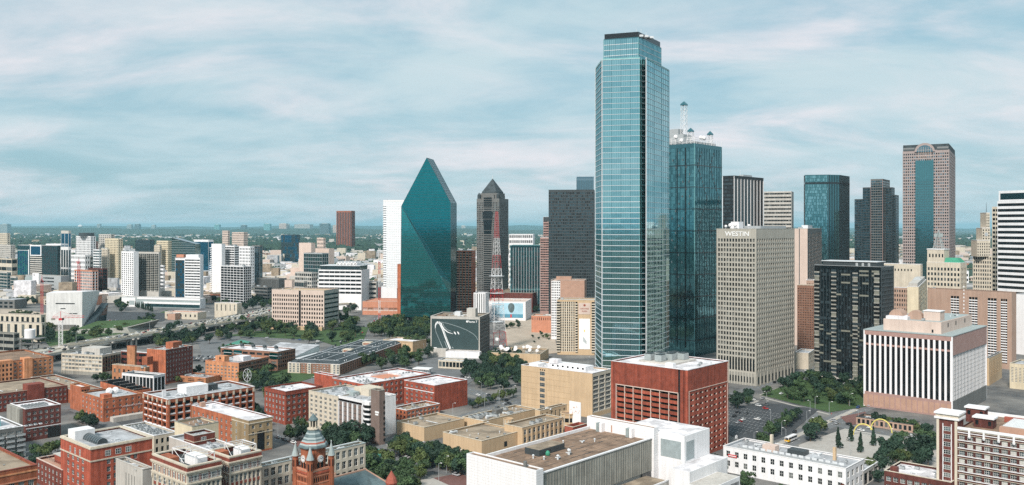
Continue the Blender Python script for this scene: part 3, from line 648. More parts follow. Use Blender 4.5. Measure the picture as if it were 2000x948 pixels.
# ================================================================ right hand middle ground
def hotel():
    r, w1, w2, h = bld('hotel_tower', 'beige concrete hotel tower of square windows with white name letters on its top left', 1477, 717, 447.5, 1399.5, 1552,
        L=G(13, 27, .36, .34, 10, 8, g=GD, basem='grey_concrete'), R=G(17, 27, .45, .34, 10, 8, g=GD, pd=.9), wm='warm_concrete', dep=.9, cap='warm_concrete', cm='warm_concrete', cw=1.0)
    m = MB()
    for k in range(13): a = 1 + (w2 - 2) * (k + .5) / 13; m.box(-.02, a - .75, 12, .25, a + .75, 21, 'glass_black', (1,))
    m.build('tall_windows', r)
    for k in range(14):
        a = 1 + (w2 - 3) * k / 13; m = MB(); m.box(-.35, a, 0, 0, a + 1.1, 10, 'warm_concrete', (0,)); m.build('column', r)
    for k in range(12):
        a = 1 + (w1 - 3) * k / 11; m = MB(); m.box(a, -.35, 0, a + 1.1, 0, 10, 'warm_concrete', (0,)); m.build('column', r)
    m = MB(); 
    for k in range(13): a = 1 + (w2 - 2) * (k + .5) / 13; m.box(-.03, a - .8, 2, .2, a + .8, 7, 'glass_dark', (1,))
    for k in range(11): a = 1 + (w1 - 2) * (k + .5) / 11; m.box(a - 1, -.03, 1, a + 1, .2, 7, 'glass_dark', (1,))
    m.build('ground_floor_glass', r)
    t = text('WESTIN', 'name_letters', 5.4, 'sign_white', r, (-.25, w2 * .47, h - 5.9), -pi / 2, .12, 1.12, .06)
    clutter(r, 3, 3, w1 - 3, w2 - 3, h - 1, 12, s=1.1)
    m = MB(); m.box(8, w2 * .55, h - 1, 16, w2 * .75, h + 6, 'white_paint'); m.build('roof_hut', r)
    m = MB(); m.box(20, 6, h - 1, w1 - 4, w2 - 8, h + 2.5, 'grey_metal'); m.build('plant_screen', r)
    for a, b, z, q in ((5, w2 * .72, 4, 1.7), (5, w2 * .66, 1.7, 1.8), (4, w2 * .58, 4.2, 1.6), (4, w2 * .82, 3.2, 1.2), (7, w2 * .28, 3.8, 1.2)):
        m = MB(); m.tube((a, b, h + z - 1), (a - .8, b - .3, h + z - 1), q, 'white_enamel', 12, q * .5); m.tube((a, b, h - 1), (a, b, h + z), .2, 'pale_metal'); m.build('dish_antenna', r)
hotel()
r, w1, w2, h = bld('blank_tower', 'tower with blank pinkish side wall and dark glass front behind the hotel', 1578, 960, 447, 1540, 1605, L=dict(plain=True), R=dict(nb=10, nf=28, p=.06, b=.3, base=4, top=5, g=['glass_mid', 'mirror_smoke'], bm='dark_concrete', tm='dark_concrete'), wm='pink_stone', cm='dark_metal', cap='pale_concrete', ang=radians(66), eq=3, eqs=1.6)
m = MB(); m.box(-.12, w2 * .42, 0, 0, w2 * .42 + .8, h, 'dark_metal'); m.box(w1 * .3, 5, h, w1 * .6, 12, h + 4, 'pale_metal'); m.build('seam', r)
bld('brick_tower', 'narrow brown brick tower with small windows left of the black glass block', 1589, 880, 558, 1557, 1592, L=G(9, 26, .55, .5, 6, 3, g=GW), wm='brown_brick', cap='cream_stone', ang=radians(60))
bld('brick_tower', 'pale tan brick stair block between the hotel and the black glass block', 1589.5, 905, 548, 1575, None, w1=18, L=G(4, 30, .6, .5, 6, 3, g=GW), wm='brown_stone', ang=radians(70))
bld('low_building', 'small cream blank building between hotel and black glass block', 1579, 800, 690, 1553, 1590, L=PLAIN, R=G(4, 3, .5, .5, 3, 2), wm='cream_stone', ang=radians(60), eq=2)
def black_block():
    sk = random.Random(3)
    rows = {(i // 3, j): sk.random() < .16 for i in range(40) for j in range(40)}
    g = ['glass_black', 'glass_black', 'glass_dark', 'glass_mid']
    r, w1, w2, h = bld('black_glass_block', 'black glass office block with scattered pale window blinds and recessed balcony strips', 1722, 712, 522, 1590.5, 1746,
        L=dict(nb=22, nf=27, p=.10, b=.28, base=4, top=3, g=g, bm='glass_black', pm='dark_metal', tm='glass_black', sub=2, bd=.15), R=dict(nb=10, nf=27, p=.08, b=.3, base=4, top=3, g=['glass_mid', 'glass_dark'], bm='dark_metal', pm='dark_metal', tm='dark_metal'), wm='black_metal', cm='dark_metal', cap='grey_metal', ang=ANG)
    m = MB(); fh = (h - 7) / 27; cw = (w2 - .8) / 22
    for (i, j), on in rows.items():
        if on and i < 7 and j < 27: m.box(-.05, w2 - .4 - (i + 1) * 3 * cw, 4 + (j + .55) * fh, .0, w2 - .4 - i * 3 * cw - cw * sk.choice((0, 1)), 4 + (j + .97) * fh, 'khaki_blind', (3, 4))
    m.build('blinds', r, 'stuff')
    m = MB()
    for f in (.30, .62, .04, .93):
        y = w2 * (1 - f)
        for j in range(27): m.box(-.35, y - 2.2, 4 + j * fh, 0, y + 2.2, 4 + (j + .34) * fh, 'grey_concrete'); m.box(-.12, y - 2.0, 4 + (j + .34) * fh, 0, y + 2.0, 4 + (j + 1) * fh, random.choice(('khaki_blind', 'glass_black', 'glass_mid', 'glass_black')), (4,))
    m.build('balconies', r, 'stuff')
    m = MB(); m.box(5, 6, h, w1 - 6, w2 * .9, h + 3.5, 'dark_metal'); m.box(4, 5, h + 3.5, w1 - 5, w2 * .92, h + 4, 'pale_metal'); m.build('penthouse', r)
    for k in range(6):
        m = MB(); m.lathe(6 + (k % 2) * 4, 12 + k * 2.5, [(1.5, h - 1), (1.5, h + 2.4), (1.1, h + 2.8)], 'grey_metal', 10); m.build('cooling_fan', r)
    m = MB(); m.box(-3, -3, 3.4, w1 + 1, w2 + 3, 4, 'pale_concrete'); m.build('canopy', r)
    for k in range(12):
        m = MB(); y = -2 + (w2 + 3) * k / 11; m.box(-2.4, y, 0, -1.6, y + .8, 3.4, 'dark_concrete'); m.build('column', r)
black_block()
r, w1, w2, h = bld('blank_tower', 'cream blank walled block with tiny openings near its top behind the black glass block', 1798, 1010, 517, 1715, 1802, L=PLAIN, R=G(2, 20, .6, .6), wm='cream_stone', ang=radians(52), eq=5)
m = MB()
for k in range(8): m.box(-.06, w2 * (.2 + .075 * k), h - 8, 0, w2 * (.2 + .075 * k) + 1.3, h - 5.5, 'glass_dark', (4,))
m.box(-.05, w2 * .3, 10, 0, w2 * .38, h - 11, 'cream_stone'); m.build('small_openings', r)
bld('brick_block', 'brown brick block with small square windows between black glass block and yellow house', 1775, 860, 563, 1745, 1779, L=G(6, 14, .5, .45, 5, 2, g=GW), wm='brown_stone', ang=radians(52))
r, w1, w2, h = bld('yellow_block', 'pale yellow building with a grey gabled roof hut behind the pinstriped block', 1794, 840, 561, 1772, 1809, L=PLAIN, R=G(4, 14, .45, .45, 5, 2, g=GW), wm='yellow_stone', ang=radians(62), eq=0)
m = MB(); m.box(1, 1, h, w1 - 1, w2 - 1, h + 3.4, 'pale_concrete'); m.lathe(w1 / 2, w2 / 2, [(w2 * .62, h + 3.4), (w2 * .3, h + 6)], 'grey_metal', 4, pi / 4); m.build('roof_hut', r)
def green_roof():
    r, w1, w2, h = bld('old_hotel', 'cream ornamented hotel block with a green copper roof edge', 1876, 1020, 514, 1810, 1888, L=G(10, 13, .42, .42, 4, 6, g=GW), R=G(4, 13, .42, .42, 4, 6), wm='cream_stone', ang=radians(45), cap='white_paint', cw=1.4)
    m = MB(); m.lathe(w1 / 2, w2 / 2, [(.71 * w1, h + .3), (.5 * w1, h + 6)], 'green_copper', 4, pi / 4)
    me = MB(); a, b = w1, w2
    me.hexa([(1, 1, h + .3), (a - 1, 1, h + .3), (a - 1, b - 1, h + .3), (1, b - 1, h + .3), (5, 5, h + 5.5), (a - 5, 5, h + 5.5), (a - 5, b - 5, h + 5.5), (5, b - 5, h + 5.5)], 'green_copper'); me.build('mansard_roof', r)
    m = MB(); x, y = w1 * .4, w2 * .72; m.box(x - 8, y - 9, h, x + 8, y + 10, h + 15, 'cream_stone'); m.box(x - 8.5, y - 9.5, h + 15, x + 8.5, y + 10.5, h + 16, 'white_paint'); m.build('roof_tower', r)
    m = MB()
    for k in range(5): m.box(x - 8.06, y - 8 + 3.6 * k, h + 6, x - 8, y - 6.4 + 3.6 * k, h + 10, 'glass_dark')
    m.build('tower_windows', r)
    m = MB()
    for sx in (-4, 4):
        for sy in (-5, 5): m.tube((x + sx, y + sy, h + 16), (x, y, h + 38), .35, 'pale_slate')
    for k in range(5):
        s = 1 - k / 6
        for (a1, b1), (a2, b2) in (((-4, -5), (4, -5)), ((4, -5), (4, 5)), ((4, 5), (-4, 5)), ((-4, 5), (-4, -5))): m.tube((x + a1 * s, y + b1 * s, h + 16 + 3.6 * k), (x + a2 * s, y + b2 * s, h + 16 + 3.6 * k), .22, 'pale_slate'); m.tube((x + a1 * s, y + b1 * s, h + 16 + 3.6 * k), (x + a2 * (s - .16), y + b2 * (s - .16), h + 19.6 + 3.6 * k), .2, 'pale_slate')
    m.build('sign_derrick', r)
    m = MB()   # rooftop beacon figure kept as a plain red sign panel frame
    m.box(x - .3, y - 5, h + 30, x + .3, y + 5, h + 34, 'pale_slate'); m.build('sign_frame', r)
    m = MB(); m.box(-.5, w2 * .86, 10, -.05, w2 * .97, h * .62, 'glass_mid'); m.build('glass_bay', r)
green_roof()
def tan_garage():
    r, w1, w2, h = bld('parking_tower', 'wide tan panelled parking tower with columns of white open decks', 1976, 800, 572, 1812, 1985, L=dict(plain=True, wm='brown_stone'), R=PLAIN, wm='brown_stone', ang=radians(40), cap='brown_stone', eq=2)
    D = MB(); Wt = MB(); nf = 24
    for c, wd in ((.66, .10), (.44, .10), (.22, .10), (.10, .0), (.085, .07)):
        if not wd: continue
        y0, y1 = w2 * (c - wd / 2), w2 * (c + wd / 2)
        D.box(-.03, y0, 5, 0, y1, h - 6, 'glass_black')  # black panel stands for the shade inside the open decks
        for j in range(nf): z = 6 + j * (h - 13) / nf; Wt.box(-.45, y0, z, -.03, y1, z + .95, 'white_paint'); 
        for q in (.33, .66): D.box(-.3, y0 + (y1 - y0) * q - .2, 5, -.03, y0 + (y1 - y0) * q + .2, h - 6, 'brown_stone')
    D.build('openings', r); Wt.build('deck_rails', r, 'stuff')
    m = MB()
    for c in (.95, .84, .74, .58, .52, .36, .30, .15): m.box(-.35, w2 * c - .5, 0, 0, w2 * c + .5, h - 2, 'brown_stone')
    m.build('ribs', r)
    m = MB()
    for j in range(20): m.box(-.05, w2 * .545, 8 + j * 3.4, 0, w2 * .56, 9.4 + j * 3.4, 'white_paint')
    m.build('vent_slots', r, 'stuff')
tan_garage()
bld('white_block', 'blank pale block cropped by the right edge under the banded white tower', 2030, 880, 578, 1983, None, w1=30, L=PLAIN, wm='white_tile', ang=radians(30))
bld('cream_hotel', 'cream hotel block with dark windows cropped by the right edge', 2045, 690, 717, 1972, None, w1=30, L=dict(nb=9, nf=10, p=.42, b=.40, base=5, top=3, g=GD, indiv=True, wt='window_trim'), wm='yellow_stone', ang=radians(45), cap='cream_stone', eq=6)
bld('tan_block', 'tan stone block with arched base tucked behind the pinstriped block', 1932, 720, 700, 1925, 1957, L=PLAIN, R=G(8, 9, .45, .4, 7, 3, g=GW), wm='tan_stone', cap='grey_membrane', ang=radians(50))
def pinstripe():
    Y = 598
    r, w1, w2, h = bld('pinstriped_block', 'broad block with white and black vertical stripes, rose granite bands and a cream penthouse', 1860.5, Y, 658, 1686.5, 1927.5,
        L=dict(nb=16, nf=1, p=.40, b=0, base=11, top=3.2, g=['glass_black'], pm='white_tile', tm='rose_granite', basem='rose_granite', sub=2), R=dict(nb=24, nf=1, p=.40, b=0, base=11, top=13, pd=.25, g=['glass_mid'], pm='white_tile', tm='rose_granite', basem='dark_concrete'), wm='rose_granite', cm='white_tile', cap=None, dep=.8, roof='pale_concrete')
    m = MB(); m.box(-.25, -.25, h, w1 + .2, w2 + .2, h + .5, 'pale_slate', (0,)); m.build('roof_edge', r)
    m = MB()
    for j in range(14):
        z = 11 + (h - 15) * j / 14; m.box(.62, .9, z, .77, w2 - .9, z + .5, 'dark_metal', (1, 3, 5)) if j else None; m.box(.9, .66, z, w1 - .9, .77, z + .5, 'dark_metal', (3, 5)) if 0 < j < 12 else None
    m.box(.05, .9, h - 10.5, .6, w2 - .9, h - 9.2, 'rose_granite')
    m.build('spandrels', r)
    m = MB()
    for k in range(16): a = (w2) * (k + .2) / 16; m.box(-.04, a, 1, .5, a + 1.6 * w2 / 33, 9, 'terracotta')
    m.build('base_recesses', r)
    a0, a1, b0, b1 = 6, w1 * .93, 9, w2 * .80
    m = MB(); m.box(a0, b0, h + .5, a1, b1, h + 8.5, 'pink_stone'); m.box(a0 + 1, b0 + 1, h + 8.5, a1 - 1, b1 - 1, h + 8.6, 'pale_slate')
    for k in (.2, .45, .75): m.box(a0 + (a1 - a0) * k, b0 - .05, h + 4, a0 + (a1 - a0) * k + 2, b0, h + 7, 'glass_dark')
    m.box(a0 - .05, b0 + 5, h + 1, a0, b0 + 6.2, h + 3.2, 'glass_dark')
    m.box(a0 + 8, b0 + 3, h + 8.6, a0 + 18, b0 + 14, h + 15, 'pink_stone'); m.box(a0 + 7.6, b0 + 2.6, h + 15, a0 + 18.4, b0 + 14.4, h + 15.5, 'white_paint')
    m.build('penthouse', r)
    m = MB(); m.box(a0 + 2, b1 - 16, h + 8.6, a0 + 16, b1 - 1, h + 10.6, 'white_membrane'); m.build('roof_deck', r)
    for k, y in enumerate((b0 + 20, b0 + 33)):          # half-drum cooling hoods
        m = MB(); n = 10; rr = 5.2; x0, x1 = a0 + 8, a0 + 14 + 4 * k
        q = [(y - rr * cos(pi * i / n), h + 8.6 + rr * 1.25 * sin(pi * i / n)) for i in range(n + 1)]
        for i in range(n): m.poly([(x0, *q[i]), (x1, *q[i]), (x1, *q[i + 1]), (x0, *q[i + 1])], 'brown_stone')
        m.poly([(x0, *p) for p in q], 'brown_stone'); m.poly([(x1, *p) for p in reversed(q)], 'tan_stone'); m.build('half_drum_hood', r)
    clutter(r, a0 + 2, b0 + 4, a1 - 4, b1 - 10, h + 8.6, 8)
pinstripe()
# ================================================================ right foreground
def brick_hotel():
    # long face seen from its far left corner; runs toward the right edge and the viewer
    Y = 404; x0, y0 = ray(1829, Y); ang = ANG; e2 = (-sin(ang), cos(ang)); w2 = 92; nxw = (x0 - e2[0] * w2, y0 - e2[1] * w2)
    r = thing('brick_apartments', 'large dark brick apartment block with white stone bands and a white capped corner tower', 'building', (nxw[0], nxw[1], 0), ang)
    z1 = Zat(838, Y - 6); h = z1; w1 = 46
    Wm, Pm = MB(), MB(); d = .5
    Wm.box(d, d, 0, w1, w2 - 9, h - 1, 'dark_brick')
    sp = dict(nb=24, nf=10, p=.30, b=.42, base=1, top=2.6, g=GP + ['curtain'], indiv=True, div=3, pm='dark_brick', bm='dark_brick')
    facade(Wm, Pm, (d, w2 - 9), (0, -1), w2 - 9, 0, h, sp, 'dark_brick', d, r); facade(Wm, Pm, (d, d), (1, 0), w1 - d, 0, h, G(12, 10, .4, .42, 1, 2.6), 'dark_brick', d)
    facade(Wm, Pm, (w1, w2 - 9), (-1, 0), w1 - d, 0, h, G(12, 10, .4, .42, 1, 2.6), 'dark_brick', .05)
    Wm.build('walls', r); Pm.build('windows', r, 'stuff')
    fh = (h - 3.6) / 10
    for j in range(11):
        m = MB(); z = 1 + j * fh + fh * .42; m.box(-.18, 0, z - .45, .05, w2 - 9, z - .08, 'white_paint', ())
        if j % 1 == 0: m.box(-.14, 0, z - 1.35, .05, w2 - 9, z - 1.15, 'cream_stone'); 
        m.build('stone_band', r)
    m = MB(); m.box(-.7, -.4, h, 1.2, w2 - 9, h + .9, 'white_paint'); m.box(-.35, 0, h - .6, 0, w2 - 9, h, 'cream_stone'); m.box(w1 - .6, 0, h - .9, w1 + .3, w2 - 8, h + .8, 'white_paint'); m.box(1.2, -.4, h - .9, w1, .4, h + .9, 'white_paint')
    m.build('cornice', r)
    for k in range(14):
        m = MB(); y = (w2 - 9) * (k + .1) / 14; m.box(-.8, y, h - 2.6, .05, y + .8, h + 1.2, 'white_paint'); m.lathe(-.4, y + .4, [(.5, h - 3.4), (.7, h - 2.6)], 'white_paint', 6); m.build('bracket', r)
    m = MB(); m.box(d, d, h - 1, w1, w2 - 9, h - .85, 'brown_roof'); m.build('roof', r)
    # corner tower
    t = MB(); q = MB(); tz = Zat(812, Y)
    t.box(0, w2 - 9, 0, 9, w2, tz - 1, 'dark_brick')
    for a in (w2 - 8.9, w2 - 1.2): t.box(-.35, a, 0, 0, a + 1.1, tz - 1, 'cream_stone'); 
    for a in (w2 - 6.6, w2 - 3.0): t.box(-.28, a, 2, 0, a + .35, tz - 3, 'white_paint')
    t.build('corner_tower_walls', r)
    m = MB(); m.box(-.8, w2 - 9.8, tz - 1, 9.8, w2 + .8, tz - .1, 'white_paint'); m.box(-.3, w2 - 9.3, tz - .1, 9.3, w2 + .3, tz + 1.2, 'cream_stone'); m.box(-.9, w2 - 9.9, tz + 1.2, 9.9, w2 + .9, tz + 2.0, 'white_paint'); m.build('tower_cornice', r)
    for j in range(11):
        link('window', window_mesh((3.0, 2.0, 'window_trim', 3), random.choice(GP), 0), r, None, (-.03, w2 - 4.5, 2 + j * fh), -pi / 2)
        link('window', window_mesh((3.0, 2.0, 'window_trim', 3), random.choice(GP), 0), r, None, (4.5, w2 + .03, 2 + j * fh), pi)
    for nm, a0, a1, b0, b1, hh in (('stair_tower', 14, 20, w2 - 20, w2 - 12, 3.4), ('stair_tower', 24, 30, w2 - 14, w2 - 6, 5.6), ('elevator_tower', 2, 8, w2 - 60, w2 - 52, 5), ('elevator_tower', 3, 9, w2 - 80, w2 - 66, 4)):
        m = MB(); m.box(a0, b0, h - 1, a1, b1, h + hh, 'dark_brick'); m.box(a0 - .6, b0 - .6, h + hh, a1 + .6, b1 + .6, h + hh + .7, 'white_paint')
        for y in (b0 + .7, b1 - 2): m.box(a0 - .05, y, h + hh - 3, a0, y + 1.3, h + hh - 1, 'glass_dark')
        m.build(nm, r)
    m = MB(); m.box(12, w2 - 56, h - .8, 34, w2 - 24, h + 1.2, 'pale_slate')
    for k in range(9): m.box(12 + 2.6 * k, w2 - 56, h + 1.2, 12.4 + 2.6 * k, w2 - 24, h + 1.7, 'pale_metal')
    m.build('translucent_deck', r)
    m = MB(); m.box(8, w2 - 60, h - .8, 11, w2 - 24, h + 1.9, 'terracotta'); m.box(12, w2 - 59, h - .8, 34, w2 - 56, h + 1.9, 'mulch_red'); m.box(34, w2 - 62, h - .8, 36, w2 - 20, h + 1.6, 'mulch_red'); m.build('parapet_wall', r)
brick_hotel()
r, w1, w2, h = bld('brick_shop', 'small brick building with white roof in front of the dark brick apartment block', 1858, 396, 943, 1727, None, w1=22, L=dict(nb=9, nf=3, p=.3, b=.42, base=1, top=2.4, g=GP, indiv=True, div=3), R=dict(nb=5, nf=3, p=.4, b=.42, base=1, top=2.4, g=GP, indiv=True), wm='dark_brick', ang=ANG, cap='cream_stone', roof='white_membrane', eq=9, eqs=.7)
m = MB(); m.box(w1 - 7, 3, h - 1, w1 - 1, 9, h + 6, 'dark_brick'); m.box(w1 - 7.3, 2.7, h + 6, w1 - .7, 9.3, h + 6.5, 'buff_brick'); m.box(2, w2 - 5, h - 1, 5, w2 - 2, h + 1.8, 'dark_brick'); m.build('stair_tower', r)
def white_hall():
    r, w1, w2, h = bld('white_office', 'long two storey white office building with a cluttered grey roof', 1652, 424, 916, 1412.5, 1688,
        L=dict(nb=13, nf=2, p=.55, b=.42, base=1.2, top=2.0, g=GD, indiv=True), R=dict(nb=4, nf=2, p=.5, b=.4, base=1.2, top=2.0, g=GD, indiv=True), wm='white_paint', cap='white_enamel', roof='grey_membrane', dep=.35, eq=34, eqs=.62)
    m = MB()
    for k in range(16): y = 4 + k * (w2 - 10) / 16; m.box(3, y, h - .9, 3.25, y + (w2 - 10) / 16 - .4, h + .5, 'grey_metal'); m.box(8, y, h - .9, 8.2, y + 2.4, h + .3, 'pale_metal')
    m.build('pipe_runs', r, 'stuff')
    m = MB(); m.box(12, w2 * .4, h - 1, 18, w2 * .4 + 9, h + 1.4, 'dark_metal'); m.box(9, w2 * .62, h - 1, 14, w2 * .62 + 7, h + 2.2, 'pink_stone'); m.build('plant_box', r)
    m = MB(); m.box(15, w2 * .17, h - 1, 16.4, w2 * .17 + 1.4, h + 5.5, 'tan_stone'); m.box(17, w2 * .70, h - 1, 18.4, w2 * .70 + 1.4, h + 6, 'cream_stone'); m.build('chimney', r)
    m = MB(); m.box(-.35, w2 - 8, h - 5, -.1, w2 - 3, h - 3.6, 'red_enamel'); m.box(-.42, w2 - 7.6, h - 4.5, -.35, w2 - 3.4, h - 4.1, 'sign_white'); m.build('red_sign', r)
    r2, a, b, hh = bld('parking_canopy', 'low grey roofed carport wing at the right end of the white office', 1686, 440, 921, 1655, 1716, L=PLAIN, R=dict(nb=3, nf=1, p=.12, b=0, base=.1, top=1.6, g=['glass_black']), wm='pale_concrete', cap='white_paint', roof='grey_membrane', eq=9, eqs=.6, ang=radians(50))
white_hall()
def records():
    # white tiled block with a brown gravel roof, concrete flank
    Y = 372; x0, y0 = ray(1057, Y)
    e1 = (cos(ANG), sin(ANG)); w1 = reach(x0, y0, e1, 1273); w2 = reach(x0, y0, (-e1[1], e1[0]), 930); h = Zat(925, Y)
    r = thing('records_building', 'large foreground block with brown gravel roof, white tiled end wall and streaked concrete flank', 'building', (x0, y0, 0), ANG)
    m = MB(); m.box(0, .6, 0, w1, w2 - .6, h - 1.4, 'pale_concrete'); m.build('walls', r)
    m = MB(); m.box(0, 0, h - 16, w1, .6, h - .3, 'grey_concrete'); m.build('concrete_flank', r)
    for k in range(44):
        m_ = REC.setdefault('rib', None)
        if m_ is None: q = MB(); q.box(0, -.16, 0, .5, 0, 14.6, 'grey_concrete', (0, 4)); m_ = REC['rib'] = q.mesh('rib')
        link('rib', m_, r, None, (.4 + k * (w1 - 1) / 44, 0, h - 15.8))
    m = MB(); m.box(0, -.35, h - .3, w1, .75, h + .25, 'white_tile'); m.box(0, w2 - .75, h - 1.4, w1, w2 + .1, h + .2, 'white_paint'); m.build('parapet', r)
    m = MB(); m.box(0, .75, h - 1.4, w1, w2 - .75, h - 1.25, 'brown_roof')
    for k in range(1, 9): m.box(.2, w2 * k / 9, h - 1.25, w1 - .2, w2 * k / 9 + .10, h - 1.21, 'dark_roof')
    for k in range(70):
        a = random.uniform(2, w1 - 6); b = random.choice(range(1, 9)) * w2 / 9 + random.uniform(-.6, .5); m.box(a, b, h - 1.25, a + random.uniform(.8, 4), b + .22, h - 1.17, 'dark_roof')
    m.build('roof', r)
    # end slabs
    for nm, a0, a1, top in (('end_wall', -4.6, 0, 2.4), ('end_wall', w1, w1 + 4.2, 5.0)):
        e = MB(); e.box(a0, -1.2, 0, a1, w2 + 1.5, h + top - .6, 'white_tile'); e.box(a0, -1.2, h + top - .6, a0 + .45, w2 + 1.5, h + top, 'white_tile'); e.box(a1 - .45, -1.2, h + top - .6, a1, w2 + 1.5, h + top, 'white_tile')
        e.box(a0 + .45, -1.2, h + top - .6, a1 - .45, -.75, h + top, 'white_tile'); e.box(a0 + .45, w2 + 1.05, h + top - .6, a1 - .45, w2 + 1.5, h + top, 'white_tile'); e.box(a0 + .45, -.75, h + top - .6, a1 - .45, w2 + 1.05, h + top - .5, 'brown_roof')
        e = e.build(nm, r)
        q = MB()   # tile joints, recessed look by thin dark lines
        for k in range(1, 22): z = h + top - k * 1.25; q.box(a0 - .012, -1.2, z, a0, w2 + 1.5, z + .05, 'pale_concrete'); q.box(a0, -1.212, z, a1, -1.2, z + .05, 'pale_concrete')
        for k in range(1, 24): y = -1.2 + (w2 + 2.7) * k / 24; q.box(a0 - .012, y, 0, a0, y + .05, h + top - .1, 'pale_concrete')
        q.build('tile_joints', r, 'stuff')
    m = MB(); m.box(w1 * .28, w2 * .55, h - 1.25, w1 * .5, w2 * .78, h + 1.6, 'dark_metal'); m.box(w1 * .28 + .3, w2 * .55 + .3, h + 1.6, w1 * .5 - .3, w2 * .78 - .3, h + 1.7, 'gravel_roof'); m.build('roof_bulkhead', r)
    m = MB(); m.lathe(w1 * .33, w2 * .51, [(.0, h - 1.2), (1.0, h - 1.0), (1.1, h), (.7, h + .8), (.1, h + 1.1)], 'green_copper', 10); m.build('domed_vent', r)
    for a, b, s_ in ((.30, .30, 1.1), (.42, .34, 1.3), (.45, .40, 1), (.25, .42, .8), (.23, .55, .9), (.6, .75, .7), (.75, .5, .8)):
        o = link('vent_pipe', EQ['vent_pipe'], r, None, (w1 * a, w2 * b, h - 1.25)); o.scale = (s_ * 1.6,) * 3
    for a, b in ((.32, .32), (.44, .37), (.7, .6)): o = link('duct', EQ['duct'], r, None, (w1 * a, w2 * b, h - 1.25), .3); o.scale = (.5, .7, .5)
    for b in (.30, .78):
        m = MB(); x = w1 - 3; m.box(x, w2 * b - 1.6, h - 1.2, x + 3, w2 * b - .1, h + 3.4, 'white_tile'); m.box(x, w2 * b + .3, h - 1.2, x + 2.6, w2 * b + 1.0, h + 3.2, 'pale_slate'); m.box(x, w2 * b + 1.3, h - 1.2, x + 2.6, w2 * b + 2.0, h + 3.2, 'pale_slate'); m.build('louvre_box', r)
    m = MB(); m.box(w1 - .02 - .05, w2 * .62, h - 1.0, w1 - .02, w2 * .62 + .8, h + 2.6, 'terracotta'); m.build('orange_door', r)
    m = MB(); m.tube((-2.4, w2 * .18, h + 1.8), (-2.4, w2 * .18, h + 4.4), .8, 'dark_concrete', 10); m.build('vent_stack', r)
    # modern white court wing
    x1, y1 = w1 + 4.2, -1.2
    m = MB(); m.box(x1, -16, 0, x1 + 24, 19, h + 2.6, 'white_paint'); m.box(x1 + .6, -15.4, h + 2.6, x1 + 23.4, 18.4, h + 2.7, 'white_membrane'); m.build('white_wing', r)
    m = MB(); m.box(x1 - .08, -14, h - 9, x1, -2.5, h - .5, 'poster_grey'); m.box(x1 + 1.5, -16.08, h - 9.5, x1 + 9, -16, h - .5, 'poster_grey'); m.build('frosted_window', r)
    m = MB(); m.box(x1 - 12, -26, 0, x1 + 24, -16.1, h - 10.4, 'white_paint'); m.box(x1 - 11.6, -25.6, h - 10.4, x1 + 23.6, -16.5, h - 10.3, 'white_membrane'); m.box(x1 - 14, -38, 0, x1 + 14, -26, h - 15.5, 'white_paint'); m.box(x1 - 13.6, -37.6, h - 15.5, x1 + 13.6, -26.4, h - 15.4, 'pale_concrete'); m.build('lower_wing', r)
    m = MB()
    for k in range(14): m.box(x1 - 14.06, -37.4 + k * .8, h - 24, x1 - 14, -37.0 + k * .8, h - 17.5, 'glass_dark')
    for k in range(20): m.box(x1 - 13 + k * 1.3, -38.06, h - 24, x1 - 12.2 + k * 1.3, -38, h - 17.5, 'glass_dark')
    m.build('slot_windows', r, 'stuff')
    # lower brown roofed annex in front of the flank
    a0, a1 = w1 * .30, w1 * .92
    m = MB(); m.box(a0, -14, 0, a1, -1.3, h - 17, 'pale_concrete'); m.box(a0 + .4, -13.6, h - 17, a1 - .4, -1.3, h - 16.9, 'gravel_roof'); m.box(a0, -14.1, h - 17, a1, -13.6, h - 16.3, 'white_tile'); m.box(a0 - .1, -14, h - 17, a0 + .4, -1.3, h - 16.3, 'white_tile'); m.build('annex', r)
    m = MB()
    for k in range(9): m.box(a0 + 14 + 1.7 * k, -9, h - 16.8, a0 + 15 + 1.7 * k, -5, h - 15.4, 'black_metal')
    m.box(a0 + 12, -9.4, h - 16.9, a0 + 30, -4.6, h - 16.4, 'pale_metal'); m.build('louvre_bank', r)
    m = MB(); m.box(w1 - 9, -.12, h - 23, w1 - 1, -.02, h - 16.2, 'glass_black'); m.build('dark_opening', r)
    clutter(r, a0 + 1, -13, a0 + 12, -3, h - 16.9, 5, s=.6)
REC = {}
records()
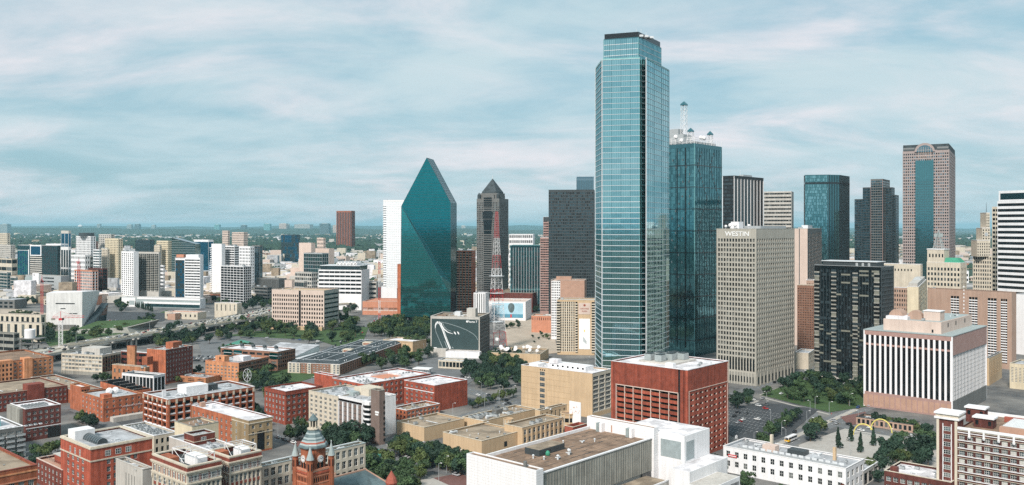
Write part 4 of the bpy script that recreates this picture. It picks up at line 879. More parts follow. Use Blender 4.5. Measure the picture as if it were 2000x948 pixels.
def red_garage():
    Y = 486; r, w1, w2, h = bld('red_garage', 'tall red brick parking garage with rows of slotted openings and a white roof', 1343, Y, 724, 1193.5, 1422.5, L=None, R=None, wm='red_brick', cap='white_membrane', roof='white_membrane', dep=1.2, par=.6, back=True, cw=.8)
    b0 = w2 * .12     # blank corner pier width on the left face
    Wm = MB(); D = MB()
    top = 13.5
    # left face: frame of pale concrete piers, black sheet for shaded slots
    Wm.box(0, b0, h - top, 1.2, w2 - 1.2, h, 'red_brick', (0,)); Wm.box(-.3, 2.5, 0, 1.3, b0 - 1.6, h - .3, 'red_brick'); Wm.box(.2, 1.2, 0, 1.3, 2.3, h, 'red_brick')
    Wm.box(.6, b0 - 1.5, 0, 1.25, b0, h, 'black_metal'); Wm.box(.6, 2.3, 0, 1.25, 2.5, h, 'black_metal'); Wm.box(0, w2 - 3.6, 0, 1.2, w2 - 1.2, h - top, 'red_brick')
    nf, nb = 12, 7; y0, y1 = b0, w2 - 3.6; fh = (h - top) / nf
    D.box(1.14, y0, 0, 1.19, y1, h - top, 'glass_black')
    Wm.build('brick_panels', r); D.build('openings', r)
    def band(L, z, y, nm='spandrel'):
        o = link(nm, REC['sp'], r, None, (0, y, z)); return o
    cw = (y1 - y0) / nb
    q = MB(); q.box(.15, .12, 0, .75, cw - .12, fh * .52, 'red_brick', ()); q.box(.05, .12, fh * .52, .8, cw - .12, fh * .52 + .12, 'rust_brick'); REC['sp'] = q.mesh('spandrel')
    for j in range(nf):
        for i in range(nb): link('spandrel', REC['sp'], r, None, (0, y0 + i * cw, j * fh))
    q = MB(); q.box(-.02, -.2, 0, 1.1, .2, h - top + .05, 'pink_stone'); ms = q.mesh('pier')
    for i in range(nb + 1): link('pier', ms, r, None, (0, y0 + i * cw, 0))
    m = MB(); m.box(-.2, y0 - .3, h - top + .05, .05, y1 + .3, h - top + .5, 'pink_stone'); m.box(1.2, -.2, h - top + 1.5, w1 - .8, .02, h - top + 1.85, 'pink_stone'); m.build('stone_string', r)
    # right face: stepped bays
    m = MB(); m.box(1.2, 0, h - top, w1 - 1.2, 1.2, h, 'red_brick', (0,)); m.box(1.2, 0, 0, 3.2, 1.2, h - top, 'red_brick'); m.build('right_panel', r)
    nb2 = 8; x0_, x1_ = 3.2, w1 - 1.2; cw2 = (x1_ - x0_) / nb2; n2 = 12; f2 = (h - top) / n2
    D = MB(); D.box(x0_, 1.14, 0, x1_, 1.19, h - top, 'glass_black'); D.build('openings', r)  # black sheet stands for the shade inside the bays
    q = MB(); q.box(0, .1, 0, cw2, .8, f2 * .62, 'red_brick'); q.box(cw2 * .62, .05, f2 * .62, cw2, .9, f2, 'red_brick'); q.hexa([(cw2 * .50, .0, f2 * .66), (cw2 * .62, .0, f2 * .66), (cw2 * .62, .9, f2 * .66), (cw2 * .50, .9, f2 * .66), (cw2 * .58, .0, f2 * .96), (cw2 * .62, .0, f2 * .96), (cw2 * .62, .9, f2 * .96), (cw2 * .58, .9, f2 * .96)], 'pink_stone')
    q = q.mesh('garage_bay')
    for j in range(n2):
        for i in range(nb2): link('garage_bay', q, r, None, (x0_ + i * cw2, 0, j * f2))
    m = MB(); m.box(1.3, -.15, 0, 1.75, .1, h - top + 1.5, 'pink_stone'); m.box(w1 - 1.25, -.15, 0, w1 - .9, .1, h - 1, 'pink_stone'); m.build('corner_strip', r)
    for k, (a, b) in enumerate(((.30, .50), (.30, .64), (.48, .46), (.48, .60), (.62, .50), (.62, .38))):
        m = MB(); X0, Y0 = w1 * a, w2 * b; m.box(X0, Y0, h + .6, X0 + 5.6, Y0 + 4.4, h + 4.2, 'pale_slate')
        for i in range(12): m.box(X0 + .1 + i * .46, Y0 - .08, h + .7, X0 + .25 + i * .46, Y0, h + 4.1, 'grey_metal')
        for i in range(9): m.box(X0 - .08, Y0 + .1 + i * .48, h + .7, X0, Y0 + .25 + i * .48, h + 4.1, 'grey_metal')
        m.box(X0 + .4, Y0 + .4, h + 4.2, X0 + 5.2, Y0 + 4, h + 4.7, 'dark_metal'); m.build('cooling_tower', r)
    m = MB(); m.box(w1 * .26, w2 * .32, h - .5, w1 * .82, w2 * .78, h + .5, 'pale_concrete'); m.build('plant_deck', r)
    m = MB(); m.box(3, w2 * .22, h - .6, 6.5, w2 * .22 + 5, h + 2.2, 'white_paint'); m.build('roof_hut', r)
    m = MB(); m.box(w1 * .84, w2 * .5, h - .6, w1 * .93, w2 * .56, h + 1.8, 'terracotta'); m.build('small_hut', r)
    clutter(r, w1 * .3, 3, w1 - 3, w2 * .3, h - .6, 6, s=.7)
red_garage()
def tan_tower():
    r, w1, w2, h = bld('tan_office', 'tall tan brick building with white roof and one window column, left of red garage', 1157, 598, 730, 1018, 1194.5, L=PLAIN,
        R=dict(nb=3, nf=8, p=.16, b=.22, base=3, top=2.5, g=GD, indiv=True, bm='cream_stone', pm='cream_stone', tm='cream_stone', div=4), wm='tan_stone', cap='white_membrane', roof='white_membrane', cm='tan_stone', ang=radians(52))
    for j in range(7): link('window', window_mesh((4.2, 2.6, 'grey_metal', 3), 'glass_mid', 0), r, None, (-.03, w2 * .69, h - 5.5 - j * 3.95), -pi / 2)
    m = MB()
    for z in range(1, 8): m.box(-.04, w2 * .3, h - z * 3.95, 0, w2, h - z * 3.95 + .12, 'buff_brick')
    m.build('brick_courses', r)
    for k in range(3): m = MB(); m.box(-.06, w2 * .7 + 1.8 * k - 3, h - 2.2, 0, w2 * .7 + 1.8 * k - 2.1, h - 1.3, 'glass_black'); m.build('vent_opening', r)
    m = MB(); m.box(8, w2 * .18, h - 1, w1 * .75, w2 * .70, h + 2.4, 'white_paint')
    for k in range(7): m.box(7.93, w2 * (.2 + .07 * k), h + .3, 8, w2 * (.2 + .07 * k) + 1.6, h + 1.5, 'glass_dark')
    m.box(w1 * .3, w2 * .56, h + 2.4, w1 * .5, w2 * .68, h + 5.4, 'white_membrane'); m.box(4, w2 * .80, h - 1, 14, w2 * .93, h + 1.2, 'white_paint'); m.build('penthouse', r)
    clutter(r, 3, 3, w1 - 3, w2 - 3, h - 1, 7, s=.8)
    # poster on the low wall in front
    t = thing('mural_board', 'white board with a pale red scribbled drawing against the tan building', 'sign', (*ray(1123, 560), 0), ANG)
    m = MB(); m.box(0, -4.6, 0, .4, 4.6, Zat(785, 560), 'sign_white'); m.build('board', t)
    m = MB(); zc = Zat(800, 560)
    rr = random.Random(5)
    for k in range(16):
        p = (-.05, rr.uniform(-3, 3), zc + rr.uniform(-2.5, 1.5)); q = (-.05, p[1] + rr.uniform(-1.6, 1.6), p[2] + rr.uniform(-1.4, 1.4)); m.tube(p, q, .09, 'salmon_stone')
    m.build('drawing', t)
tan_tower()
def tan_complex():
    kw = dict(wm='tan_stone', roof='gravel_roof', cap='cream_stone', L=PLAIN, R=PLAIN, dep=.3)
    bld('low_wing', 'windowless tan block with flat gravel roof behind the row of street trees', 828.5, 532, 835.5, 775, 907, eq=3, **kw)
    r, w1, w2, h = bld('low_wing', 'larger windowless tan block with a stained brown roof, nearest of the low tan group', 941, 500, 862, 865, 1021.5, eq=5, **kw)
    m = MB(); m.box(w1 * .53, -.06, 1.5, w1 * .60, 0, 4.5, 'glass_dark'); m.build('door', r)
    kw['L'] = kw['R'] = PLAIN
    r, w1, w2, h = bld('low_wing', 'long rear tan wing with flat roof stretching back toward the tree park', 944, 551, 823, 903, 1047, eq=12, **kw)
    m = MB(); m.box(w1 * .45, w2 * .55, h - 1, w1 * .58, w2 * .75, h + 2, 'dark_concrete'); m.build('plant_box', r)
    for k in range(5): o = link('cooling_tower', EQ['air_conditioner'], r, None, (3 + 3.6 * k, w2 - 5, h - 1), pi / 2)
    kw['R'] = dict(nb=6, nf=1, p=.7, b=.3, base=1, top=2, g=GD)
    r, w1, w2, h = bld('low_wing', 'tan block with square vents at the right of the low tan group', 1055, 575, 802.5, 1045, 1107, eq=2, **kw)
    kw['R'] = dict(nb=9, nf=2, p=.34, b=.35, base=.5, top=1.5, g=GD, indiv=True, pd=.7, div=2)
    r, w1, w2, h = bld('low_wing', 'curving tan wing of slim columns and dark windows facing the courtyard', 1020, 520, 836, 985, 1100, z1=Zat(836, 520), eq=2, **kw)
    for px, Y, yt, rad, lab in ((1111, 566, 807, 5.2, 'larger round tan drum with a ring of dark windows'), (993, 548, 819, 2.9, 'smaller round tan drum rising from the courtyard roof')):
        t = thing('round_tower', lab, 'building', (*ray(px, Y), 0)); z = Zat(yt, Y)
        m = MB(); m.lathe(0, 0, [(rad, 0), (rad, z - 5), (rad * .96, z - 5, 'glass_black'), (rad * .96, z - 2.4, 'glass_black'), (rad, z - 2.4), (rad, z), (rad * 1.08, z), (rad * 1.08, z + .5), (rad * .92, z + .5), (rad * .9, z - .4)], 'tan_stone', 24); m.build('wall', t)
        for k in range(10):
            a = 2 * pi * k / 10; m = MB(); m.box(-.3, rad - .25, z - 9, .3, rad + .35, z - .1, 'cream_stone'); link('pilaster', m.mesh('pilaster'), t, None, None, a)
        m = MB(); m.lathe(0, 0, [(rad * .92, z - .4), (rad * .9, z - .38)], 'brown_roof', 24); m.build('roof', t)
    t = thing('red_hut', 'small pinkish red walled enclosure beside the tan drum', 'building', (*ray(1120, 535), 0), ANG); z = Zat(835, 535)
    m = MB(); m.box(0, 0, 0, 14, .5, z, 'mulch_red'); m.box(0, 0, 0, .5, 7, z, 'mulch_red'); m.box(13.5, 0, 0, 14, 7, z, 'mulch_red'); m.box(0, 6.5, 0, 14, 7, z, 'mulch_red'); m.box(-.15, -.15, z, 14.1, .5, z + .3, 'cream_stone'); m.box(-.15, .5, z, .5, 7, z + .3, 'cream_stone'); m.build('walls', t)
tan_complex()
# ================================================================ left foreground and West End bricks
def clock_tower():
    Y = 376; px = 612; z = lambda py: Zat(py, Y); x0, y0 = ray(px, Y)
    r = thing('courthouse_clock_tower', 'red sandstone courthouse clock tower with banded slate spire, white clock faces and four corner turrets', 'clock tower', (x0, y0, 0), ANG)
    hb = 5.35        # half width of the base shaft
    zb = z(915); m = MB()
    m.box(-hb, -hb, 0, hb, hb, zb, 'rust_brick'); m.box(-hb - .35, -hb - .35, zb - 1.0, hb + .35, hb + .35, zb - .4, 'red_brick'); m.build('shaft', r)
    for a, b in ((-hb, -hb), (hb, -hb), (-hb, hb), (hb, hb)):
        m = MB(); m.lathe(a, b, [(1.25, zb - 40), (1.25, zb + 5.0), (1.5, zb + 5.2), (1.5, zb + 5.6)], 'rust_brick', 10); o = m.build('corner_turret', r)
        m = MB(); m.lathe(a, b, [(1.7, zb + 5.6), (.9, zb + 8.2), (.12, zb + 11.2)], 'pale_slate', 10); m.lathe(a, b, [(.05, zb + 11.2), (.28, zb + 11.5), (.05, zb + 11.9)], 'pale_metal', 6); m.build('turret_roof', o)
        m = MB()
        for k in range(6):
            t = k * pi / 3 + .4; m.tube((a + 1.12 * cos(t), b + 1.12 * sin(t), zb + 1.2), (a + 1.12 * cos(t), b + 1.12 * sin(t), zb + 4), .3, 'glass_dark', 6)
        m.build('turret_opening', o)
    m = MB(); m.box(-hb, -hb, zb, hb, hb, zb + .3, 'cream_stone')
    for s_ in (-1, 1): m.box(-hb, s_ * hb - .25, zb + .3, hb, s_ * hb + .25, zb + 1.1, 'salmon_stone'); m.box(s_ * hb - .25, -hb + .26, zb + .3, s_ * hb + .25, hb - .26, zb + 1.1, 'salmon_stone')
    m.build('balcony', r)
    hs = 4.5; zt = z(871)
    m = MB(); m.lathe(0, 0, [(hs * 1.18, zb + .3), (hs * 1.18, zt - 1), (hs * 1.24, zt - .8), (hs * 1.24, zt)], 'rust_brick', 8, pi / 8); m.build('clock_stage', r)
    d = hs * 1.18 * cos(pi / 8); zc = z(892)
    for nx, ny in ((-1, 0), (0, -1), (1, 0), (0, 1)):
        m = MB(); c = Vector((nx * (d + .02), ny * (d + .02), zc)); nn = Vector((nx, ny, 0)); uu = Vector((-ny, nx, 0))
        m.tube(tuple(c), tuple(c + nn * .3), 1.62, 'terracotta', 20); m.tube(tuple(c + nn * .2), tuple(c + nn * .4), 1.42, 'white_enamel', 20); f = m.build('clock_face', r)
        m = MB()
        for k in range(12):
            t = k * pi / 6; e = uu * cos(t) + Vector((0, 0, 1)) * sin(t); m.tube(tuple(c + e * 1.0 + nn * .44), tuple(c + e * 1.28 + nn * .44), .09, 'glass_black')
        m.build('hour_marks', f, 'stuff')
        for t, l in ((2.1, .75), (.5, 1.05)):
            m = MB(); e = uu * cos(t) + Vector((0, 0, 1)) * sin(t); m.tube(tuple(c + nn * .48), tuple(c + e * l + nn * .48), .08, 'glass_black'); m.build('clock_hand', f)
        for s_ in (-.95, .95):
            m = MB(); p = c + uu * s_; zl = zb + .6; zh = zb + 3.2; q = []
            for k in range(7): t = pi * k / 6; q.append(p + uu * .62 * cos(t) + Vector((0, 0, zh - zc + .62 * sin(t))))
            q = [Vector((*(p + uu * -.62).xy, zl)), Vector((*(p + uu * .62).xy, zl))] + q
            m.poly([tuple(v + nn * .05) for v in q], 'glass_black'); m.build('belfry_arch', r)
            m = MB()
            for k in range(6):
                t0, t1 = pi * k / 6, pi * (k + 1) / 6; a_ = p + nn * .1 + Vector((0, 0, zh - zc)); m.tube(tuple(a_ + uu * .78 * cos(t0) + Vector((0, 0, .78 * sin(t0)))), tuple(a_ + uu * .78 * cos(t1) + Vector((0, 0, .78 * sin(t1)))), .17, 'salmon_stone', 5)
            m.build('arch_moulding', r)
    prof = [(hs * 1.42, zt), (hs * 1.40, zt + .5)]; cols = ['slate_roof', 'slate_roof', 'pale_slate', 'mulch_red', 'pale_slate', 'slate_roof', 'pale_slate', 'slate_roof', 'slate_roof', 'pale_slate', 'slate_roof']
    z1 = z(838); n = len(cols)
    for k in range(n + 1):
        f = k / n; rr = hs * 1.40 * (1 - f) ** 1.15 * .62 + 2.35 + (hs * 1.40 * .38 - 2.35) * (1 - f) ; zz_ = zt + .5 + (z1 - zt - .5) * f
        prof.append((rr, zz_, cols[min(k, n - 1)])); prof.append((rr - .02, zz_ + .03, cols[min(k, n - 1)]))
    m = MB(); m.lathe(0, 0, prof, 'slate_roof', 8, pi / 8); m.build('banded_roof', r)
    m = MB(); m.lathe(0, 0, [(2.6, z1), (2.6, z1 + .5), (1.5, z1 + .5), (1.5, z1 + 1)], 'cream_stone', 12)
    for k in range(8): t = k * pi / 4; m.tube((1.6 * cos(t), 1.6 * sin(t), z1 + .5), (1.6 * cos(t), 1.6 * sin(t), z(821)), .22, 'cream_stone', 6)
    m.lathe(0, 0, [(.9, z1 + 1), (.9, z(821))], 'glass_dark', 8); m.build('lantern', r)
    m = MB(); m.lathe(0, 0, [(2.0, z(821)), (2.0, z(820)), (1.9, z(818)), (1.3, z(815)), (.7, z(811)), (.25, z(809)), (.08, z(807))], 'slate_roof', 12); m.build('lantern_roof', r)
    m = MB()
    for k in range(9):
        a = -hb + 1 + (2 * hb - 2) * k / 8
        for p in ((-hb - .04, a, 0), (a, -hb - .04, 1)):
            q = (.08, .5) if p[2] == 0 else (.5, .08); m.box(p[0] - q[0] / 2, p[1] - q[1] / 2, zb - 4.4, p[0] + q[0] / 2, p[1] + q[1] / 2, zb - 2.6, 'glass_black')
    for a in (-3.4, 0, 3.4):
        m.box(-hb - .08, a - .9, zb - 14, -hb, a + .9, zb - 7.5, 'glass_black'); m.box(a - .9, -hb - .08, zb - 14, a + .9, -hb, zb - 7.5, 'glass_black')
    m.build('slit_windows', r, 'stuff')
    m = MB()
    for zz_ in (zb - 2.1, zb - 5.2): m.box(-hb - .15, -hb - .15, zz_, hb + .15, hb + .15, zz_ + .35, 'salmon_stone')
    m.build('string_course', r)
    # courthouse wings behind and beside
    q = thing('courthouse', 'red sandstone courthouse roof with blue slate gables and conical turrets beside the clock tower', 'building', (*ray(640, 392), 0), ANG)
    m = MB(); zr = Zat(962, 392); m.box(0, -8, 0, 30, 18, zr - 2, 'rust_brick'); m.build('walls', q)
    m = MB(); m.hexa([(0, -8.5, zr - 2), (30, -8.5, zr - 2), (30, 18.5, zr - 2), (0, 18.5, zr - 2), (5, 4.6, zr + 4), (25, 4.6, zr + 4), (25, 5.4, zr + 4), (5, 5.4, zr + 4)], 'slate_roof'); m.build('roof', q)
    m = MB(); m.box(4.5, 4.6, zr + 3.9, 25.5, 5.4, zr + 4.6, 'terracotta'); m.tube((0, -8.5, zr - 1.8), (5, 5, zr + 4.3), .35, 'terracotta'); m.tube((30, -8.5, zr - 1.8), (25, 5, zr + 4.3), .35, 'terracotta'); m.tube((0, 18.5, zr - 1.8), (5, 5, zr + 4.3), .35, 'terracotta'); m.build('roof_ridge', q)
    for a, b, hh in ((0, 18, 5.2), (30, -8, 5), (0, -8, 5), (16, 19, 3)):
        m = MB(); m.lathe(a, b, [(2.5, 0), (2.5, zr - .5), (2.9, zr - .4), (2.2, zr + 1.6), (.1, zr + hh)], 'mulch_red' if hh > 4 else 'terracotta', 10); m.build('cone_turret', q)
clock_tower()

def ornate(name, nx, Y, yt, xl, xr, label, w2=None, w1=None):
    win = dict(indiv=True, g=GP, div=2)
    r, a, b, h = bld(name, label, nx, Y, yt, xl, xr, w1=w1, w2=w2, L=dict(nb=7, nf=6, p=.42, b=.30, base=1, top=7.6, pm='cream_stone', bm='old_red_brick', tm='cream_stone', **win),
        R=dict(nb=7, nf=6, p=.36, b=.30, base=1, top=7.6, pm='cream_stone', bm='old_red_brick', tm='cream_stone', **win), wm='old_red_brick', cm='cream_stone', cap='cream_stone', roof='dark_roof', par=2.2, cw=1.0, capz=.5)
    m = MB()
    for k, (z, o) in enumerate(((h - 2.2, .9), (h - 2.9, .55), (h - 6.9, .5), (h - 7.4, .25))): m.box(-o, -o, z, a + .1, 0, z + .5, 'cream_stone'); m.box(-o, 0, z, 0, b + .1, z + .5, 'cream_stone')
    m.build('cornice', r)
    m = MB(); m.box(-.14, -.14, h - 1.7, a + .05, 0, h - .3, 'old_red_brick'); m.box(-.14, 0, h - 1.7, 0, b, h - .3, 'old_red_brick'); m.build('red_frieze', r)
    for i in range(7):
        y = .45 + (b - .9) * (i + .5) / 7; link('attic_window', window_mesh((1.3, 2.3, 'window_trim', 2), 'glass_mid', 0), r, None, (-.03, y, h - 6.0), -pi / 2)
        x = .45 + (a - .9) * (i + .5) / 7; link('attic_window', window_mesh((2.0, 2.3, 'window_trim', 3), 'glass_mid', 0), r, None, (x, -.03, h - 6.0), 0)
        for s_ in (-1, 1):
            c = MB(); c.box(-.06, y + s_ * 1.25 - .25, h - 6.2, 0, y + s_ * 1.25 + .25, h - 3.4, 'old_red_brick'); c.build('brick_panel', r)
            if i % 2: c = MB(); c.box(x + s_ * 1.7 - .25, -.06, h - 6.2, x + s_ * 1.7 + .25, 0, h - 3.4, 'old_red_brick'); c.build('brick_panel', r)
        c = MB(); c.lathe(-.15, y + (b - .9) / 14, [(.22, h - 9.4), (.5, h - 8.3), (.35, h - 7.4)], 'cream_stone', 6); c.build('corbel', r)
    # white steel frame for a sign
    m = MB(); x0, x1, y0, y1, z0, z1 = a * .35, a * .9, b * .10, b * .75, h - 1.5, h + 3.2
    P = [(x0, y0), (x1, y0), (x1, y1), (x0, y1)]
    for i in range(4):
        p, q = P[i], P[(i + 1) % 4]; m.tube((*p, z0), (*p, z1), .2, 'white_enamel'); m.tube((*p, z1), (*q, z1), .2, 'white_enamel'); m.tube((*p, z1), ((p[0] + q[0]) / 2, (p[1] + q[1]) / 2, z0), .11, 'white_enamel')
    for k in range(1, 4): y = y0 + (y1 - y0) * k / 4; m.tube((x0, y, z1), (x1, y, z1), .14, 'white_enamel')
    m.build('steel_frame', r)
    m = MB(); m.box(a * .45, b * .15, h - 2, a * .75, b * .5, h + 1.5, 'white_paint'); m.hexa([(a * .45, b * .15, h + 1.5), (a * .75, b * .15, h + 1.5), (a * .75, b * .5, h + 1.5), (a * .45, b * .5, h + 1.5), (a * .5, b * .2, h + 2.4), (a * .7, b * .2, h + 2.4), (a * .7, b * .45, h + 2.4), (a * .5, b * .45, h + 2.4)], 'white_paint'); m.build('tank_housing', r)
    m = MB(); m.box(a * .1, b * .55, h - 2, a * .34, b * .85, h + .6, 'rust_brick'); m.build('stair_hut', r)
    clutter(r, a * .1, b * .5, a - 2, b - 1, h - 2.0, 4, s=.55)
    return r
ornate('court_building', 366, 350, 914, 297, 432.5, 'front wing of the ornate cream and red brick court block with white steel roof frame')
ornate('court_building', 448, 366, 895, None, 510.5, 'rear wing of the ornate cream and red brick court block, with another white roof frame', w2=17)
r, w1, w2, h = bld('tan_court_annex', 'tan stone annex with grey roof between the ornate court block and the clock tower', 512, 393, 912, 500, None, w1=58, L=PLAIN, R=dict(nb=16, nf=4, p=.36, b=.30, base=1, top=1.4, g=GP, indiv=True, sub=1), wm='cream_stone', cap='pale_slate', roof='grey_membrane', eq=10, eqs=.6)
m = MB(); m.box(2, w2 + .1, h - .5, w1, w2 + .5, h + .4, 'white_paint'); m.build('coping', r)
def depository():
    # brick block with grey roof and white bands
    r, w1, w2, h = bld('records_office', 'tall red brick block with flat grey roof, barrel skylight and white stone band', 177, 404, 877, 118.5, 297.5,
        L=dict(nb=6, nf=5, p=.5, b=.34, base=4, top=6.2, g=GP, indiv=True, skip=lambda i, j: i in (0, 5)), R=dict(nb=9, nf=5, p=.42, b=.34, base=4, top=6.2, g=GP, indiv=True, skip=lambda i, j: i in (0, 1, 7, 8), div=3), wm='red_brick', cap='cream_stone', roof='grey_membrane', cw=1.0, capz=.6, par=.9)
    m = MB()
    for z, o in ((h - 6.2, .25), (h - .5, .35)): m.box(-o, -o, z, w1 + .2, 0, z + .6, 'cream_stone'); m.box(-o, 0, z, 0, w2 + .2, z + .6, 'cream_stone')
    m.build('stone_band', r)
    for i in range(3):
        link('window', window_mesh((2.6, 2.6, 'window_trim', 3), random.choice(GP), 0), r, None, (w1 * (.27 + .165 * i), -.03, h - 4.6), 0)
        link('window', window_mesh((1.5, 2.8, 'window_trim', 2), random.choice(GP), 0), r, None, (-.03, w2 * (.66 - .16 * i), h - 5.2), -pi / 2)
    m = MB(); n = 8; x0, x1, y0, y1 = w1 * .22, w1 * .40, w2 * .25, w2 * .78
    q = [(x0 + (x1 - x0) * (1 - cos(pi * i / n)) / 2, h - .7 + 2.6 * sin(pi * i / n)) for i in range(n + 1)]
    for i in range(n): m.poly([(q[i][0], y0, q[i][1]), (q[i + 1][0], y0, q[i + 1][1]), (q[i + 1][0], y1, q[i + 1][1]), (q[i][0], y1, q[i][1])], 'glass_mid')
    m.poly([(a, y0, b) for a, b in q], 'dark_metal'); m.poly([(a, y1, b) for a, b in reversed(q)], 'dark_metal')
    for k in range(9): y = y0 + (y1 - y0) * k / 8; [m.tube((q[i][0], y, q[i][1] + .03), (q[i + 1][0], y, q[i + 1][1] + .03), .08, 'grey_metal') for i in range(n)]
    m.build('barrel_skylight', r)
    m = MB(); m.box(w1 * .10, w2 * .72, h - .8, w1 * .42, w2 * .96, h + 3.6, 'white_paint'); m.build('stair_hut', r)
    clutter(r, w1 * .35, 2, w1 * .7, w2 * .4, h - .78, 5, s=.5); clutter(r, w1 * .5, w2 * .6, w1 - 2, w2 - 2, h - .78, 5, s=.5)
    r, a, b, h2 = bld('brick_annex', 'lower dark red brick annex with rooftop terrace left of the grey roofed brick block', 122, 425, 919, 71, 160, L=dict(nb=7, nf=3, p=.52, b=.36, base=1, top=1.8, g=GP, indiv=True), R=PLAIN, wm='old_red_brick', cap='pink_stone', roof='terracotta')
    m = MB(); m.box(5, 4, h2 - 1, 14, b * .7, h2 + 3, 'red_brick'); m.box(4.6, 3.6, h2 + 3, 14, b * .72, h2 + 3.3, 'pale_concrete'); m.build('terrace_house', r)
    m = MB(); 
    for k in range(14): m.tube((3, 2 + k * (b - 4) / 13, h2), (3, 2 + k * (b - 4) / 13, h2 + 1.2), .06, 'dark_metal')
    m.tube((3, 2, h2 + 1.2), (3, b - 2, h2 + 1.2), .08, 'dark_metal'); m.build('railing', r, 'stuff')
depository()
r, w1, w2, h = bld('orange_block', 'orange brick block with tan gravel roof at the lower left picture corner', -112, 345, 970, -180, 72, z1=Zat(908, 371), L=PLAIN, R=dict(nb=9, nf=4, p=.40, b=.42, base=1, top=5.5, g=GP, indiv=True, div=3, bm='rust_brick'), wm='rust_brick', cap='old_red_brick', roof='gravel_roof', cw=.6, eq=4, eqs=.5)
m = MB(); m.box(-.2, -.3, h - 5.6, w1 + .2, 0, h - 5.1, 'salmon_stone'); m.box(-.1, -.2, h - 2.2, w1 + .2, 0, h - 1.6, 'orange_brick'); m.build('stone_band', r)
r, w1, w2, h = bld('concrete_block', 'beige concrete block with tall vertical slots and a patched roof', 278.5, 383, 918, 226, 298, L=dict(nb=9, nf=1, p=.75, b=0, base=0, top=4.2, g=['glass_dark'], skip=lambda i, j: i not in (3, 4, 5, 6)), R=PLAIN, wm='pale_concrete', roof='gravel_roof', cap='pale_concrete', dep=.5, eq=9, eqs=.5)
m = MB(); 
for k in range(26): a, b = random.uniform(1, w1 - 3), random.uniform(1, w2 - 4); m.box(a, b, h - .97, a + random.uniform(.6, 2.6), b + random.uniform(1, 3), h - .9 + random.random() * .05, random.choice(('white_membrane', 'grey_membrane', 'brown_roof')))
m.build('roof_patches', r, 'stuff')
r, w1, w2, h = bld('machinery_block', 'low pale building whose roof is packed with small air conditioners, behind the red brick block', 300, 497, 852, 240, 345, L=PLAIN, R=dict(nb=4, nf=2, p=.5, b=.4, base=.5, top=2, g=GD), wm='cream_stone', roof='grey_membrane', eq=34, eqs=.62, eqk=('air_conditioner',))
r, w1, w2, h = bld('yellow_block', 'pale yellow windowless block in front of the white roofed long brick building', 375.5, 468, 834, 341, 427, L=PLAIN, R=G(6, 3, .7, .6, 6, 8), wm='yellow_stone', roof='brown_roof', cap='grey_concrete', eq=5, eqs=.7)
r, w1, w2, h = bld('small_brick_block', 'small dark red brick block with grey roof just below the yellow block', 379, 428, 852, 359.5, 420, L=PLAIN, R=G(3, 6, .6, .6, 1, 5), wm='old_red_brick', roof='grey_membrane', cap='pale_concrete', eq=5, eqs=.5)
m = MB(); m.box(-.2, -.2, h - 3.2, w1, 0, h - 2.9, 'cream_stone'); m.box(-.2, 0, h - 3.2, 0, w2, h - 2.9, 'cream_stone'); m.build('stone_band', r)
link('window', window_mesh((2.6, 1.8, 'window_trim', 3), 'glass_mid', 0), r, None, (w1 * .45, -.03, h - 3), 0)
r, w1, w2, h = bld('flat_block', 'low grey roofed block with pipes between the ornate court block and the yellow block', 420, 412, 884, 330, 470, L=PLAIN, R=PLAIN, wm='pale_concrete', roof='grey_membrane', cap='white_paint', eq=16, eqs=.6)
def long_brick():
    r, w1, w2, h = bld('long_brick_building', 'long brick building with a bright white roof, orange side and tan end wall', 486, 503, 822.5, 374.5, 532, L=dict(nb=12, nf=4, p=.62, b=.45, base=1, top=3, g=GP, indiv=True), R=dict(nb=3, nf=4, p=.62, b=.45, base=1, top=3, g=GD, indiv=True, bm='buff_brick', pm='buff_brick', tm='buff_brick', wm='buff_brick'), wm='rust_brick', cm='buff_brick', cap='white_membrane', roof='white_membrane', cw=.7, par=.7)
    m = MB(); m.box(-.12, 0, 0, .36, w2 * .28, h - .05, 'buff_brick', ()); m.box(-.3, -.3, h - 2.0, w1, 0, h - 1.5, 'cream_stone'); m.box(-.3, 0, h - 2.0, 0, w2 * .28, h - 1.5, 'cream_stone'); m.box(-.25, -.25, h - 8, w1, 0, h - 7.6, 'cream_stone'); m.build('tan_end_bay', r)
    for j in range(4):
        for y in (.06, .2): link('window', window_mesh((1.2, 2.2, 'window_trim', 2), 'glass_mid', 0), r, None, (-.15, w2 * y, 2.2 + j * 4.0), -pi / 2)
    m = MB(); m.box(w1 * .35, -.14, 1, w1 * .65, -.02, h - 7, 'glass_dark'); m.build('tall_glazing', r)
    m = MB(); m.box(2, w2 - 8, h - .7, 5, w2 - 5.5, h + 2.2, 'terracotta'); m.box(5.5, w2 - 14, h - .7, 7, w2 - 12, h + 1.2, 'white_paint'); m.build('chimney', r)
long_brick()
